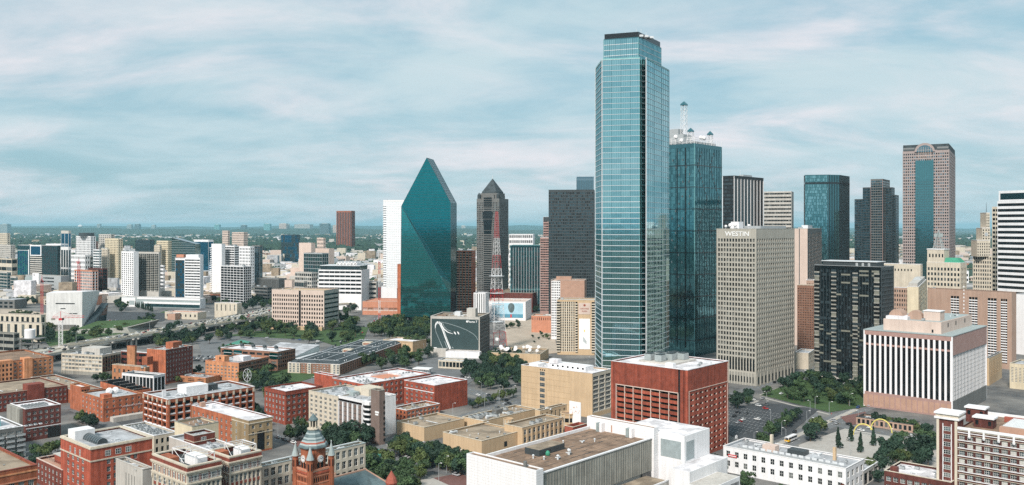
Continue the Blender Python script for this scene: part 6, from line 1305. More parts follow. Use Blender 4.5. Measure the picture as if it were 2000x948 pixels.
m = MB(); z0, z1 = 3, h - 2; m.box(-.3, w2 * .06, z0 + 6, -.02, w2 * .80, z1, 'mural_blue'); m.box(-.31, w2 * .06, z0 + 1, -.02, w2 * .80, z0 + 6, 'mural_sea'); m.build('mural', r)
m = MB(); cy, cz = w2 * .34, h * .62
pts = []
for k in range(16): t_ = 2 * pi * k / 16; pts.append((-.36, cy - 4.6 * cos(t_), cz + 3 + (5.2 if sin(t_) > 0 else 8.5) * sin(t_)))
m.poly(pts, 'slate_roof'); m.box(-.37, cy - .8, cz - 12, -.34, cy + 1.4, cz - 7.5, 'red_enamel'); m.build('balloon_picture', r)
r, w1, w2, h = bld('brick_hall', 'low red brick hall with a square hole in its roof, behind the mural block', 1040, 1330, 573, 957, 1068, L=dict(plain=True), R=PLAIN, wm='dark_brick', roof='gravel_roof', cap='pale_concrete', ang=radians(72), eq=4)
m = MB(); m.box(w1 * .3, w2 * .3, h - .9, w1 * .55, w2 * .62, h - .4, 'dark_roof'); m.build('hole_shade', r)  # dark slab put in for the shade down the roof hole
bld('white_slab_office', 'small white ribbed block behind the billboard roof', 948, 1180, 573, 925, None, w1=20, L=dict(nb=5, nf=1, p=.6, b=0, base=1, top=1, g=GD), wm='white_paint', ang=A78, eq=2)
def crowne():
    r, w1, w2, h = bld('balcony_hotel', 'cream and tan hotel with corner balconies and a tall white advertisement', 1161, 890, 586.5, 1088.5, None, w1=24, L=None, R=PLAIN, wm='tan_stone', roof='pale_concrete', cap='pale_concrete', ang=radians(82), eq=4)
    Wm = MB(); Pm = MB(); d = .4; s1 = w2 * .52
    facade(Wm, Pm, (d, w2 - .42), (0, -1), w2 - s1 - .42, 0, h, dict(nb=8, nf=20, p=.52, b=.28, base=3, top=2, g=GD, bm='tan_stone', pm='cream_stone'), 'tan_stone', d, r)
    Wm.box(0, .42, 0, d, s1, h, 'tan_stone'); Wm.build('front_wall', r); Pm.build('windows', r, 'stuff')
    for nm, y0, y1 in (('balcony', w2 - 3, w2 + .8), ('balcony', s1 - 2.6, s1 - .2), ('balcony', -.8, 3)):
        q = MB(); q.box(-1.3, 0, 0, .1, y1 - y0, 1.1, 'cream_stone'); q.box(-.2, .2, 1.1, .02, y1 - y0 - .2, 2.7, 'glass_dark'); q = q.mesh('balcony')
        for j in range(19): link(nm, q, r, None, (0, y0, 3 + j * (h - 5) / 19))
    m = MB(); m.box(-.3, 4.4, 6, -.01, s1 - 4, h * .66, 'sign_white'); m.build('advert', r); yc = (s1 + .4) / 2
    m = MB(); m.box(-.34, yc - .5, h * .42, -.3, yc + .5, h * .46, 'yellow_paint'); 
    for k in range(6): m.box(-.34, yc - 2 + k * .6, h * .20 + k * .5, -.3, yc - 1.6 + k * .6, h * .26 + k * .8, 'poster_grey')
    m.build('advert_figure', r)
    m = MB(); m.box(-.2, 4, h * .74, -.01, s1 - 3.4, h - 3, 'pink_stone'); m.build('name_panel', r)
    text('CROWNE', 'name_letters', 1.9, 'mulch_red', r, (-.28, yc, h * .83), -pi / 2, .03, 1.0, .03); text('PLAZA', 'name_letters', 1.9, 'mulch_red', r, (-.28, yc, h * .785), -pi / 2, .03, 1.0, .03)
    m = MB(); m.lathe(0, 0, [(.01, 0), (1.3, .02)], 'mulch_red', 12); m.tube((-.22, yc, h * .905), (-.3, yc, h * .905), 1.2, 'mulch_red', 12); m.v = m.v; m2 = MB(); m2.tube((-.22, yc, h * .905), (-.3, yc, h * .905), 1.2, 'mulch_red', 12); m2.build('emblem', r)
crowne()
r, w1, w2, h = bld('brick_side_tower', 'apartment tower of white grid front and blank orange brick side, behind the balcony hotel', 1141.5, 1010, 548, 1076, None, w1=26, L=None, R=PLAIN, wm='terracotta', roof='pink_stone', cap='pale_concrete', ang=radians(80), eq=4, eqk=('vent_pipe',))
Wm, Pm = MB(), MB(); s1 = w2 * .72; facade(Wm, Pm, (.4, w2 - .4), (0, -1), w2 - s1 - .4, 0, h - 1, dict(nb=5, nf=22, p=.4, b=.5, base=2, top=1, g=GD, bm='white_paint', pm='white_paint'), 'white_paint', .5); Wm.box(0, .42, 0, .4, s1, h, 'terracotta'); Wm.box(3, w2 * .4, h, 10, w2 * .85, h + 4, 'terracotta'); Wm.build('front_wall', r); Pm.build('windows', r, 'stuff')
r, w1, w2, h = bld('orange_shop', 'low orange stucco building with a row of tiny windows right of the mural block', 1090, 1075, 618, 1038, None, w1=22, L=dict(nb=12, nf=1, p=.7, b=.75, base=5, top=2, g=GD), wm='salmon_stone', roof='pink_stone', cap='cream_stone', ang=A78, eq=6)
bld('pink_hall', 'wide low pink stone hall left of the crystal shaped tower', 800, 1290, 590, 708, None, w1=60, L=dict(nb=9, nf=1, p=.08, b=.35, base=6, top=9, g=['brown_brick', 'rose_granite'], bm='pink_stone'), wm='salmon_stone', roof='salmon_stone', cap='pink_stone', ang=radians(82), eq=5)
bld('white_shed', 'long white shed with a lettered side behind the pink hall', 775, 1500, 563, 725, None, w1=40, L=PLAIN, wm='white_tile', roof='white_membrane', cap='white_paint', ang=radians(82), eq=0)
bld('tan_wall_building', 'long low tan stepped wall building at the edge of the tree belt', 806, 905, 668, 748, 812, w1=24, L=dict(nb=8, nf=1, p=.1, b=0, base=0, top=1, g=['tan_stone']), wm='tan_stone', roof='white_membrane', cap='cream_stone', ang=radians(60), eq=3)
def kiosk():
    r, w1, w2, h = bld('flat_roof_shop', 'low cream shop with a flat canopy beside the car park in front of the billboard', 905, 800, 706, 856, None, w1=14, L=dict(nb=7, nf=1, p=.2, b=.2, base=.5, top=1.4, g=GD), wm='cream_stone', roof='pale_concrete', cap='pale_metal', ang=radians(70), eq=3, eqs=.6)
    t = thing('station_canopy', 'white flat canopy on thin posts next to the low cream shop', 'canopy', (*ray(838, 770), 0), radians(70))
    m = MB(); m.box(0, 0, 4.6, 9, 16, 5.4, 'white_enamel'); m.build('roof', t)
    for a in (1.5, 7.5):
        for b in (2, 8, 14): m = MB(); m.box(a - .2, b - .2, 0, a + .2, b + .2, 4.6, 'grey_metal'); m.build('post', t)
    t = thing('gazebo', 'small white hut with a red pyramid roof behind the square red brick block', 'building', (*ray(847, 680), 0), .5)
    m = MB(); m.box(-4, -4, 0, 4, 4, 9, 'cream_stone'); m.build('walls', t); m = MB(); m.lathe(0, 0, [(6.6, 9), (.2, 12.5)], 'mulch_red', 4, pi / 4); m.build('roof', t)
kiosk()
# satellite dishes on the roof terrace by the mast
r, w1, w2, h = bld('dish_yard_block', 'low tan walled broadcast building crowded with white satellite dishes', 1055, 835, 694, 955, None, w1=40, L=PLAIN, wm='tan_stone', roof='gravel_roof', cap='cream_stone', ang=radians(76), z1=9, eq=8)
for k in range(12):
    a, b, q = random.uniform(4, w1 - 4), 3 + (w2 - 6) * (k + .5) / 12, random.uniform(1.4, 2.8); m = MB(); m.tube((a, b, h + q), (a - .8, b + .5, h + q + 1.1), q, 'white_enamel', 12, q * .5); m.tube((a, b, h - 1), (a, b, h + q), .2, 'grey_metal'); m.build('dish_antenna', r)
# ================================================================ Uptown group on the left
def museum():
    x, y = ray(90.5, 1118); Y = 1118; t = thing('museum_cube', 'pale concrete museum cube with a slanted side and a low angular podium', 'museum', (x, y, 0))
    w = X(163, Y) - x; h = Zat(573, Y); m = MB()
    x2 = X(199, Y + 20) - x; m.hexa([(0, 0, 0), (w, -4, 0), (w - 7, 34, 0), (-12, 40, 0), (0, 0, h), (w + .5, -4, h + 2), (w + 6, 32, h + 1), (-10, 38, h)], 'museum_concrete'); m.build('walls', t)
    m = MB(); m.hexa([(.8, .8, h), (w - .3, -3, h + 1.8), (w + 4.6, 30, h + .9), (-8, 36, h), (.8, .8, h + .3), (w - .3, -3, h + 2.1), (w + 4.6, 30, h + 1.2), (-8, 36, h + .3)], 'white_tile'); m.build('roof', t)
    for a, b, z0, z1 in ((.26, .80, .70, .728), (.40, .54, .56, .585), (.74, .87, .425, .45), (.65, .72, .43, .45)):
        m = MB(); m.hexa([(w * a, -4 * a - .12, h * z0), (w * b, -4 * b - .12, h * z0), (w * b, 1, h * z0), (w * a, 1, h * z0), (w * a, -4 * a - .12, h * z1), (w * b, -4 * b - .12, h * z1), (w * b, 1, h * z1), (w * a, 1, h * z1)], 'glass_dark'); m.build('slot_window', t)
    m = MB(); m.hexa([(w + 1, -6, 0), (w + 12, -2, 0), (w + 14, 30, 0), (w + 2, 36, 0), (w + 2, 0, 6), (w + 12, 4, 10), (w + 16, 34, 30), (w + 6, 36, 30)], 'glass_mid'); m.build('glass_atrium', t)
    m = MB(); m.box(-2, -9, 0, w * .85, -4.6, 6, 'dark_concrete'); m.build('plinth', t)
    m = MB(); m.hexa([(w + 8, -50, 0), (w + 78, -42, 0), (w + 82, 18, 0), (w + 12, 8, 0), (w + 10, -46, 4.5), (w + 72, -38, 6), (w + 92, 12, 11), (w + 14, 6, 9)], 'grey_concrete'); m.hexa([(w + 12, -44, 4.3), (w + 68, -36, 5.6), (w + 88, 10, 10.8), (w + 16, 4, 9), (w + 12, -43.6, 5.3), (w + 68, -35.6, 6.6), (w + 88, 10, 11.6), (w + 16, 4, 9.8)], 'lawn'); m.build('podium', t)
museum()
def cr(px, Y, w, pad=0): return dict()
U = lambda a=80: radians(a)
def ub(name, lab, nx, Y, yt, xl, w1, L, wm, **k): return bld(name, lab, nx, Y, yt, xl, None, w1=w1, L=L, wm=wm, ang=k.pop('ang', U(62)), **k)
gb = ['mirror_blue', 'mirror_blue', 'glass_mid']
r, w1, w2, h = ub('glass_hotel', 'blue glass and striped hotel tower with a big framed window at its top left corner', 118, 1720, 480, 34, 60, None, 'mirror_deep_b', R=dict(nb=6, nf=24, p=.06, b=.12, base=3, top=2, g=['mirror_smoke'], bm='dark_metal', pm='dark_metal'), roof='white_membrane', cap='white_enamel', w2=None, fr=.93)
def whotel(r, w1, w2, h):
    Wm, Pm = MB(), MB()
    facade(Wm, Pm, (.4, w2 - .4), (0, -1), w2 * .30, 0, h - 10, dict(nb=5, nf=22, p=.12, b=.12, base=3, top=1, g=['mirror_blue', 'mirror_blue', 'mirror_teal_b'], pm='mirror_sky', bm='mirror_blue'), 'pale_metal', .4)
    Wm.box(-.3, w2 * .70, 0, .4, w2 * .72, h - 9, 'white_enamel')
    facade(Wm, Pm, (.4, w2 * .68), (0, -1), w2 * .30, 30, h - 16, dict(nb=2, nf=11, p=0, b=.5, base=0, top=1, g=GD, bm='pale_concrete'), 'pale_concrete', .4)
    facade(Wm, Pm, (.4, w2 * .38), (0, -1), w2 * .38, 0, h, dict(nb=8, nf=24, p=.06, b=.12, base=3, top=2, g=['mirror_smoke', 'mirror_deep_b'], bm='dark_metal', pm='dark_metal'), 'dark_metal', .4)
    Wm.build('front_walls', r); Pm.build('windows', r, 'stuff')
    m = MB(); m.box(-1.5, w2 * .38, h - 21, .4, w2 * .66, h + .2, 'white_enamel'); m.box(-1.6, w2 * .40, h - 19, -1.5, w2 * .64, h - 2, 'mirror_blue'); m.build('framed_window', r)
    m = MB(); m.box(10, 4, h, 26, w2 * .4, h + 3, 'white_paint'); m.build('penthouse', r)
whotel(r, w1, w2, h)
r, w1, w2, h = ub('glass_wing', 'dark glass right wing of the blue glass hotel tower', 118, 1735, 478, 100, 50, dict(nb=6, nf=26, p=.05, b=.12, base=3, top=2, g=['mirror_smoke', 'mirror_deep_b'], bm='dark_metal', pm='dark_metal'), 'mirror_deep_b', cap='white_enamel', roof='white_membrane', fr=.8)
r, w1, w2, h = ub('grey_sign_block', 'grey panelled block with a white sign wall in front of the blue glass hotel', 136, 1590, 540, 50, 50, dict(nb=16, nf=5, p=.02, b=.6, base=6, top=3, g=GD, skip=lambda i, j: i < 8 or i > 12), 'grey_metal', cap='pale_concrete', roof='pale_concrete', fr=.8)
m = MB(); m.box(-1.5, w2 * .60, 10, 0, w2 * .78, h + 4, 'white_tile'); m.box(-.8, w2 * .78, 0, 0, w2 + 1, h - 4, 'pale_slate'); m.build('sign_wall', r)
m = MB(); m.tube((-1.5, w2 * .73, h + .5), (-1.7, w2 * .73, h + .5), 2.0, 'dark_metal', 10); m.tube((-1.6, w2 * .73, h + .5), (-1.8, w2 * .73, h + .5), 1.3, 'white_tile', 10); m.build('round_logo', r)
cre = lambda nb, nf, **k: dict(nb=nb, nf=nf, p=.45, b=.5, base=4, top=3, g=GW, **k)
hz = dict(nb=1, nf=10, p=0, b=.55, base=3, top=2, g=GD)
def hzf(nf, nb=4, b=.5, g=GD, bm=None): d = dict(nb=nb, nf=nf, p=.03, b=b, base=3, top=2, g=g); d.update({'bm': bm} if bm else {}); return d
LEFT = [
 ('tower', 'small navy glass tower with a white crown rising behind the blue glass hotel', 139, 2500, 451, 119, 30, dict(nb=2, nf=1, p=.06, b=0, base=10, top=8, g=['mirror_blue'], pm='white_enamel', tm='pale_concrete'), 'pale_concrete', {}),
 ('tower', 'slim white and grey tower with a crown of white fins beside the blue glass hotel', 139, 1800, 483, 118.5, 24, dict(nb=3, nf=2, p=.22, b=.08, base=4, top=6, g=['mirror_smoke'], pm='white_enamel', bm='white_enamel', tm='white_enamel'), 'white_enamel', {}),
 ('condo_tower', 'cream condo tower with arched top at the far left edge', 20, 2200, 456, -4, 40, cre(8, 22), 'cream_stone', {}),
 ('condo_tower', 'pale balcony tower just below the cream arched tower at the left edge', 30, 1950, 479, -6, 40, cre(11, 20), 'pale_concrete', {}),
 ('parking_block', 'cream parking block with dark horizontal slots at the left edge', 34, 1780, 506, -8, 60, hzf(4, 3, .5, GD), 'cream_stone', {}),
 ('office', 'low glass office with white stripes at the left edge below the cream parking block', 22, 1640, 532, -10, 40, hzf(7, 4, .2, ['mirror_deep_b']), 'pale_concrete', {}),
 ('office', 'small round cornered glass office with a white roof left of the blue glass hotel', 35, 1600, 541, 20, 30, hzf(6, 4, .15, ['mirror_deep_b']), 'pale_concrete', {}),
 ('condo_tower', 'white ribbed condo tower with a dark drum on top', 187, 2350, 462, 148.5, 36, dict(nb=11, nf=16, p=.5, b=.25, base=4, top=2, g=GD), 'white_paint', {'drum': 1}),
 ('tower', 'grey and brown tower right behind the white ribbed condo tower', 192, 2450, 472, 170, 36, cre(5, 16), 'rose_granite', {}),
 ('office', 'low white office with arched windows in front of the white ribbed condo tower', 176, 1900, 499, 138, 50, cre(12, 6), 'white_paint', {}),
 ('office', 'grey banded office beside the low white arched office', 182, 1920, 501, 164, 45, hzf(6), 'pale_concrete', {}),
 ('tower', 'white slab tower with teal balconies in front of the cream stepped tower', 198, 1850, 488, 182, 30, hzf(14, 3, .45, ['mirror_deep', 'glass_mid']), 'white_paint', {}),
 ('tower', 'pale tower with dark glass top peeping over the cream stepped tower', 224, 2400, 458, 193, 36, cre(6, 20), 'pale_concrete', {}),
 ('stepped_tower', 'cream yellow stepped tower with small square windows', 240, 1880, 466.5, 205, 40, cre(9, 26), 'yellow_stone', {}),
 ('stepped_tower', 'lower pale left shoulder of the cream yellow stepped tower', 214, 1870, 486, 197, 40, cre(4, 22), 'cream_stone', {}),
 ('apartments', 'brick apartments with white corner grid under construction beside the red crane', 192, 1560, 529, 145, 40, dict(nb=9, nf=9, p=.3, b=.4, base=3, top=2, g=GD, pm='white_paint'), 'salmon_stone', {}),
 ('apartments', 'dark brick apartments with red accents right of the white grid apartments', 210, 1590, 525, 172, 50, dict(nb=7, nf=9, p=.12, b=.2, base=3, top=2, g=GD, pm='dark_brick'), 'dark_brick', {}),
 ('office', 'dark glass office block beside a low building, behind the cream condo with balconies', 302, 2700, 469, 264, 60, hzf(8, 6, .1, ['mirror_smoke']), 'dark_metal', {}),
 ('stepped_tower', 'cream tower with stepped top left of the slanted glass office', 336, 2150, 471, 306, 40, cre(8, 18), 'yellow_stone', {}),
 ('stepped_tower', 'lower cream shoulder left of the cream tower with stepped top', 316, 2140, 480, 301, 40, cre(5, 16), 'cream_stone', {}),
 ('office', 'dark navy glass box with a white frame right of the slanted glass office', 417, 2250, 469, 379, 50, dict(nb=1, nf=1, p=0, b=0, base=2, top=5, g=['mirror_blue'], tm='white_paint'), 'white_paint', {}),
 ('tower', 'white slab beside the balcony condo, seen between it and the banded tower', 322, 1600, 519, 311, 30, hzf(8), 'white_paint', {}),
 ('tower', 'white twin tower with rippled balcony edge, left one', 440, 1560, 477, 413, 30, None, 'white_paint', {'cust': 'twinL'}),
 ('tower', 'white and black banded tower behind the white rippled twin', 467, 1570, 481, 432, 36, hzf(22, 5, .4, ['glass_black', 'glass_dark']), 'white_paint', {}),
 ('tower', 'white tower with arched top and glass right side behind the black and white grid block', 497, 1700, 482, 465, 40, dict(nb=8, nf=14, p=.5, b=.4, base=4, top=3, g=GD), 'white_paint', {}),
 ('tower', 'grey glass slab tower right of the white tower with arched top', 513, 1720, 480, 492, 40, hzf(20, 5, .12, ['mirror_smoke', 'mirror_steel']), 'dark_concrete', {}),
 ('grid_block', 'black glass block wrapped in a white grid, in front of the white twin towers', 491, 1420, 521, 431, 30, dict(nb=7, nf=15, p=.07, b=.16, base=2, top=1, g=['glass_black', 'glass_dark'], pm='white_paint', bm='white_paint'), 'white_paint', {'R': dict(nb=4, nf=15, p=.07, b=.16, base=2, top=1, g=['glass_dark'])}),
 ('office', 'pale pink stone block far behind the white twin towers', 484, 3300, 454, 453, 60, cre(10, 12), 'pink_stone', {}),
 ('office', 'small pale pink block left of the larger pale pink block', 449, 3400, 451, 434, 50, cre(5, 12), 'pink_stone', {}),
 ('office', 'navy blue glass office with low white block in front', 586, 2900, 459, 549, 60, hzf(8, 8, .08, ['mirror_blue', 'mirror_smoke']), 'dark_metal', {}),
 ('office', 'pale beige sloping office block with a dark glass front, in the middle distance', 616, 2000, 475, 584, 60, PLAIN, 'pink_stone', {}),
 ('office', 'beige low block right of the sloping office block', 653, 2030, 486, 612, 50, PLAIN, 'pink_stone', {}),
 ('office', 'dark glass front block nested under the beige sloping office', 642, 1950, 495, 593, 30, hzf(8, 8, .1, ['mirror_smoke', 'mirror_deep_b']), 'grey_metal', {}),
 ('office', 'small pale square tower behind the beige low block', 636, 2600, 465, 619, 30, cre(6, 8), 'pink_stone', {}),
 ('parking_block', 'grey round cornered parking ramp between grid block and federal office', 531, 1500, 561, 497, 60, hzf(4, 6, .5), 'dark_concrete', {}),
 ('parking_block', 'dark fronted parking block with vertical fins behind the grey parking ramp', 560, 1600, 545, 500, 70, dict(nb=30, nf=1, p=.5, b=.3, base=3, top=2, g=GD), 'dark_concrete', {}),
 ('office', 'white box stair hut block behind the federal office', 575, 1480, 548, 556, 40, PLAIN, 'pink_stone', {}),
 ('office', 'small glassy office with rounded awnings behind the federal office', 600, 1500, 550, 575, 40, hzf(3, 5, .3, ['mirror_deep_b', 'glass_mid']), 'pale_concrete', {}),
 ('parking_block', 'white gridded parking block left of the stepped white office', 620, 1560, 533, 576, 50, dict(nb=8, nf=6, p=.2, b=.4, base=2, top=2, g=GD), 'pale_concrete', {}),
]
for name, lab, nx, Y, yt, xl, w1, L, wm, k in LEFT:
    rr, a, b, hh = bld(name, lab, nx, Y, yt, xl, None, w1=w1, L=L or PLAIN, R=k.get('R', PLAIN), wm=wm, ang=U(56), eq=2 if L else 0, eqs=1.6, cap=wm, fr=k.get('fr', .74))
    if k.get('drum'): m = MB(); m.lathe(a / 2, b * .45, [(b * .28, hh), (b * .28, hh + 9), (b * .25, hh + 9.5)], 'dark_metal', 16); m.build('roof_drum', rr)
    if k.get('cust') == 'twinL':
        m = MB()
        for j in range(23): m.box(-1.8, b - 2, 6 + j * (hh - 10) / 23, 3, b + 2.4 + 1.2 * sin(j * .6), 7.4 + j * (hh - 10) / 23, 'white_paint')
        m.build('balconies', rr, 'stuff')
def condo():
    r, w1, w2, h = bld('balcony_condo', 'white condo tower whose long right side is full of dark recessed balconies', 261, 1500, 492, 237, None, w1=9, L=dict(nb=6, nf=22, p=.5, b=.45, base=4, top=3, g=GD), R=PLAIN, wm='white_paint', ang=U(50), cap='white_paint', eq=4, eqs=1.5)
    r2, a, b, hh = bld('balcony_condo_wing', 'curved balcony wing attached right of the white condo tower', 310, 1512, 493, 262, None, w1=4, L=dict(nb=12, nf=21, p=.10, b=.34, base=20, top=3, g=GD, bm='pale_concrete', pm='pale_concrete'), wm='pale_concrete', ang=U(66), cap='pale_concrete', roof='pale_concrete')
    m = MB()
    for j in range(21): 
        for i in range(6): m.box(-1.6, b * (i + .1) / 6, 20 + j * (hh - 23) / 21, 0, b * (i + .8) / 6, 21.1 + j * (hh - 23) / 21, 'grey_concrete')
    m.build('balconies', r2, 'stuff')
    r3, a, b, hh = bld('condo_podium', 'long low grey and white podium with narrow slots under the balcony condo', 391, 1395, 584, 238, None, w1=14, L=dict(plain=True, wm='pale_slate'), wm='white_paint', ang=U(74), cap='white_enamel', cw=2, roof='pale_concrete', R=PLAIN)
    m = MB(); m.box(-.5, 0, hh - 3, 0, b * .8, hh + .3, 'white_enamel'); m.box(-.5, 0, 6, 0, b * .72, 9, 'white_enamel'); m.box(-.6, b * .82, 0, 0, b, hh - 1, 'white_enamel'); m.box(-.2, b * .30, hh - 9, 0, b * .58, hh - 7.8, 'glass_dark'); m.box(-.2, .5, 1, 0, b * .7, 5.5, 'mirror_deep_b'); m.box(-.7, b * .83, 3, -.6, b * .9, 10, 'pale_slate'); m.build('podium_front', r3)
    r4, a, b, hh = bld('banded_tower', 'slim tower, dark glass left part and white banded right part, on the long podium', 391, 1440, 504, 342, None, w1=8, L=None, R=PLAIN, wm='white_paint', ang=U(70), cap='white_paint', eq=3, eqs=1.4)
    Wm, Pm = MB(), MB(); facade(Wm, Pm, (.4, b - .4), (0, -1), b * .36, 0, hh - 4, dict(nb=4, nf=17, p=.06, b=.1, base=2, top=1, g=['mirror_blue', 'mirror_smoke'], bm='dark_metal', pm='dark_metal'), 'dark_metal', .4)
    facade(Wm, Pm, (.4, b * .60), (0, -1), b * .60 - .4, 0, hh, dict(nb=5, nf=14, p=.03, b=.5, base=14, top=3, g=GD), 'white_paint', .7); Wm.box(0, b * .66, hh, 8, b * .95, hh + 5, 'salmon_stone'); Wm.box(2, b * .1, hh, 14, b * .6, hh + 5, 'white_paint'); Wm.build('front_walls', r4); Pm.build('windows', r4, 'stuff')
condo()
def slanted():
    Y = 2100; x, y = ray(335, Y); w = X(380, Y) - x; t = thing('slanted_glass_office', 'dark green glass office whose roof line slopes down to the right', 'building', (x, y, 0)); h0, h1 = Zat(465, Y), Zat(477, Y)
    m = MB(); m.hexa([(0, 0, 0), (w, 4, 0), (w, 40, 0), (0, 40, 0), (0, 0, h0), (w, 4, h1), (w, 40, h1), (0, 40, h0)], 'mirror_deep_b'); m.build('walls', t); m = MB()
    for j in range(int(h0 / 4.2)):
        z = 4.2 * j; xe = w if z < h1 else w * (h0 - z) / (h0 - h1); m.hexa([(0, -.3, z), (xe, 3.7 * xe / w, z), (xe, 4 * xe / w + .1, z), (0, .1, z), (0, -.3, z + .7), (xe, 3.7 * xe / w, z + .7), (xe, 4 * xe / w + .1, z + .7), (0, .1, z + .7)], 'pale_slate')
    m.build('floor_bands', t, 'stuff')
    m = MB(); m.tube((0, -.2, h0), (w, 3.8, h1), .8, 'dark_metal'); m.build('roof_edge', t)
slanted()
def federal():
    r, w1, w2, h = bld('federal_office', 'broad pale pink concrete office of deep square windows split by a dark vertical slot', 633, 1105, 568, 531, 662, L=None, R=dict(nb=1, nf=7, p=0, b=.62, base=5, top=4.5, g=GD, bm='pale_concrete', tm='pale_concrete'), wm='pink_stone', roof='tan_stone', cap='pale_concrete', ang=radians(72), dep=.9, eq=5, eqs=1.3)
    Wm, Pm = MB(), MB()
    for a0, nb in ((w2 - .92, 12), (w2 * .44, 9)):
        wd = w2 * .52 - .92 if nb == 12 else w2 * .44 - .92
        facade(Wm, Pm, (.9, a0), (0, -1), wd, 0, h, dict(nb=nb, nf=7, p=.42, b=.42, base=6, top=6, g=['glass_black', 'glass_dark']), 'pink_stone', .9)
        for k in range(nb): Pm.box(-.04, a0 - wd * (k + .72) / nb, 1, .3, a0 - wd * (k + .28) / nb, 6.2, 'glass_black')
    Wm.build('front_walls', r); Pm.build('windows', r, 'stuff')
    m = MB(); m.box(.5, w2 * .44, 0, .88, w2 * .48, h - 1, 'glass_black'); m.box(-9, -2, 0, -4, w2 + 4, 4.5, 'tan_stone'); m.build('base_wall', r)
    text('GSA', 'wall_letters', 2.0, 'brown_brick', r, (-.06, w2 * .84, h - 4.2), -pi / 2, .03) if 0 else None
federal()
def stepped_white():
    r, w1, w2, h = bld('stepped_white_office', 'stepped white office with long black window bands and a sawtooth white roof screen', 706, 1370, 528, 622, None, w1=34, L=dict(nb=8, nf=6, p=.04, b=.5, base=22, top=2, g=['glass_black', 'glass_dark']), wm='white_paint', ang=radians(78), cap='white_paint', roof='pale_concrete')
    r2, a, b, hh = bld('white_office_wing', 'lower right wing of the stepped white office', 735, 1400, 551, 640, None, w1=22, L=dict(nb=9, nf=5, p=.04, b=.5, base=4, top=2, g=['glass_black', 'glass_dark']), wm='pale_concrete', ang=radians(78), cap='white_paint', roof='pale_concrete')
    m = MB(); m.box(6, w2 * .08, h, 40, w2 * .98, h + 6, 'mirror_smoke'); m.box(5, w2 * .07, h + 6, 41, w2 * .99, h + 6.8, 'pale_metal'); m.build('glass_storey', r)
    for k in range(6):
        m = MB(); y0 = w2 * (.15 + .08 * k); y1 = y0 + w2 * .08; m.hexa([(8, y0, h + 6.8), (30, y0, h + 6.8), (30, y1, h + 6.8), (8, y1, h + 6.8), (8, (y0 + y1) / 2 - .3, h + 13), (30, (y0 + y1) / 2 - .3, h + 13), (30, (y0 + y1) / 2 + .3, h + 13), (8, (y0 + y1) / 2 + .3, h + 13)], 'white_enamel'); m.box(8, y0, h + 6.81, 30, y1, h + 10.5, 'white_enamel'); m.build('sawtooth_screen', r)
stepped_white()
bld('small_white_house', 'small white flat roofed house by the trees near the freeway', 463, 1250, 593, 419, None, w1=12, L=dict(nb=5, nf=1, p=.8, b=.5, base=1, top=2, g=GD), wm='cream_stone', roof='white_membrane', ang=U(74), eq=3)
bld('stucco_shop', 'cream and orange stucco row building above the freeway', 386, 1230, 611, 322, None, w1=20, L=dict(nb=7, nf=1, p=.7, b=.4, base=1, top=3, g=GD), wm='cream_stone', roof='salmon_stone', ang=U(74), eq=2)
bld('orange_corner_shop', 'orange red end unit of the stucco row building', 342, 1226, 613, 327, None, w1=12, L=PLAIN, wm='terracotta', roof='salmon_stone', ang=U(74))
bld('long_tan_hall', 'long flat tan roofed hall left of the museum cube', 89, 1075, 616, -40, None, fr=.93, w1=1, L=dict(nb=12, nf=1, p=.5, b=.4, base=2, top=3, g=GD), wm='cream_stone', roof='terracotta', cap='pale_concrete', ang=U(72), eq=5)
bld('long_tan_hall', 'second flat tan roofed hall with white walls below the first one', 89, 985, 632, -60, None, fr=.95, w1=1, L=dict(nb=10, nf=1, p=.6, b=.3, base=1, top=2, g=GD), wm='cream_stone', roof='terracotta', cap='pale_concrete', ang=U(74), eq=2)
bld('grey_parking_deck', 'grey concrete parking deck behind the water tank at the left edge', 38, 890, 652, -70, None, fr=.9, w1=1, L=dict(nb=5, nf=3, p=.05, b=.5, base=1, top=1, g=['glass_black']), wm='grey_concrete', roof='grey_concrete', cap='grey_concrete', ang=U(68))
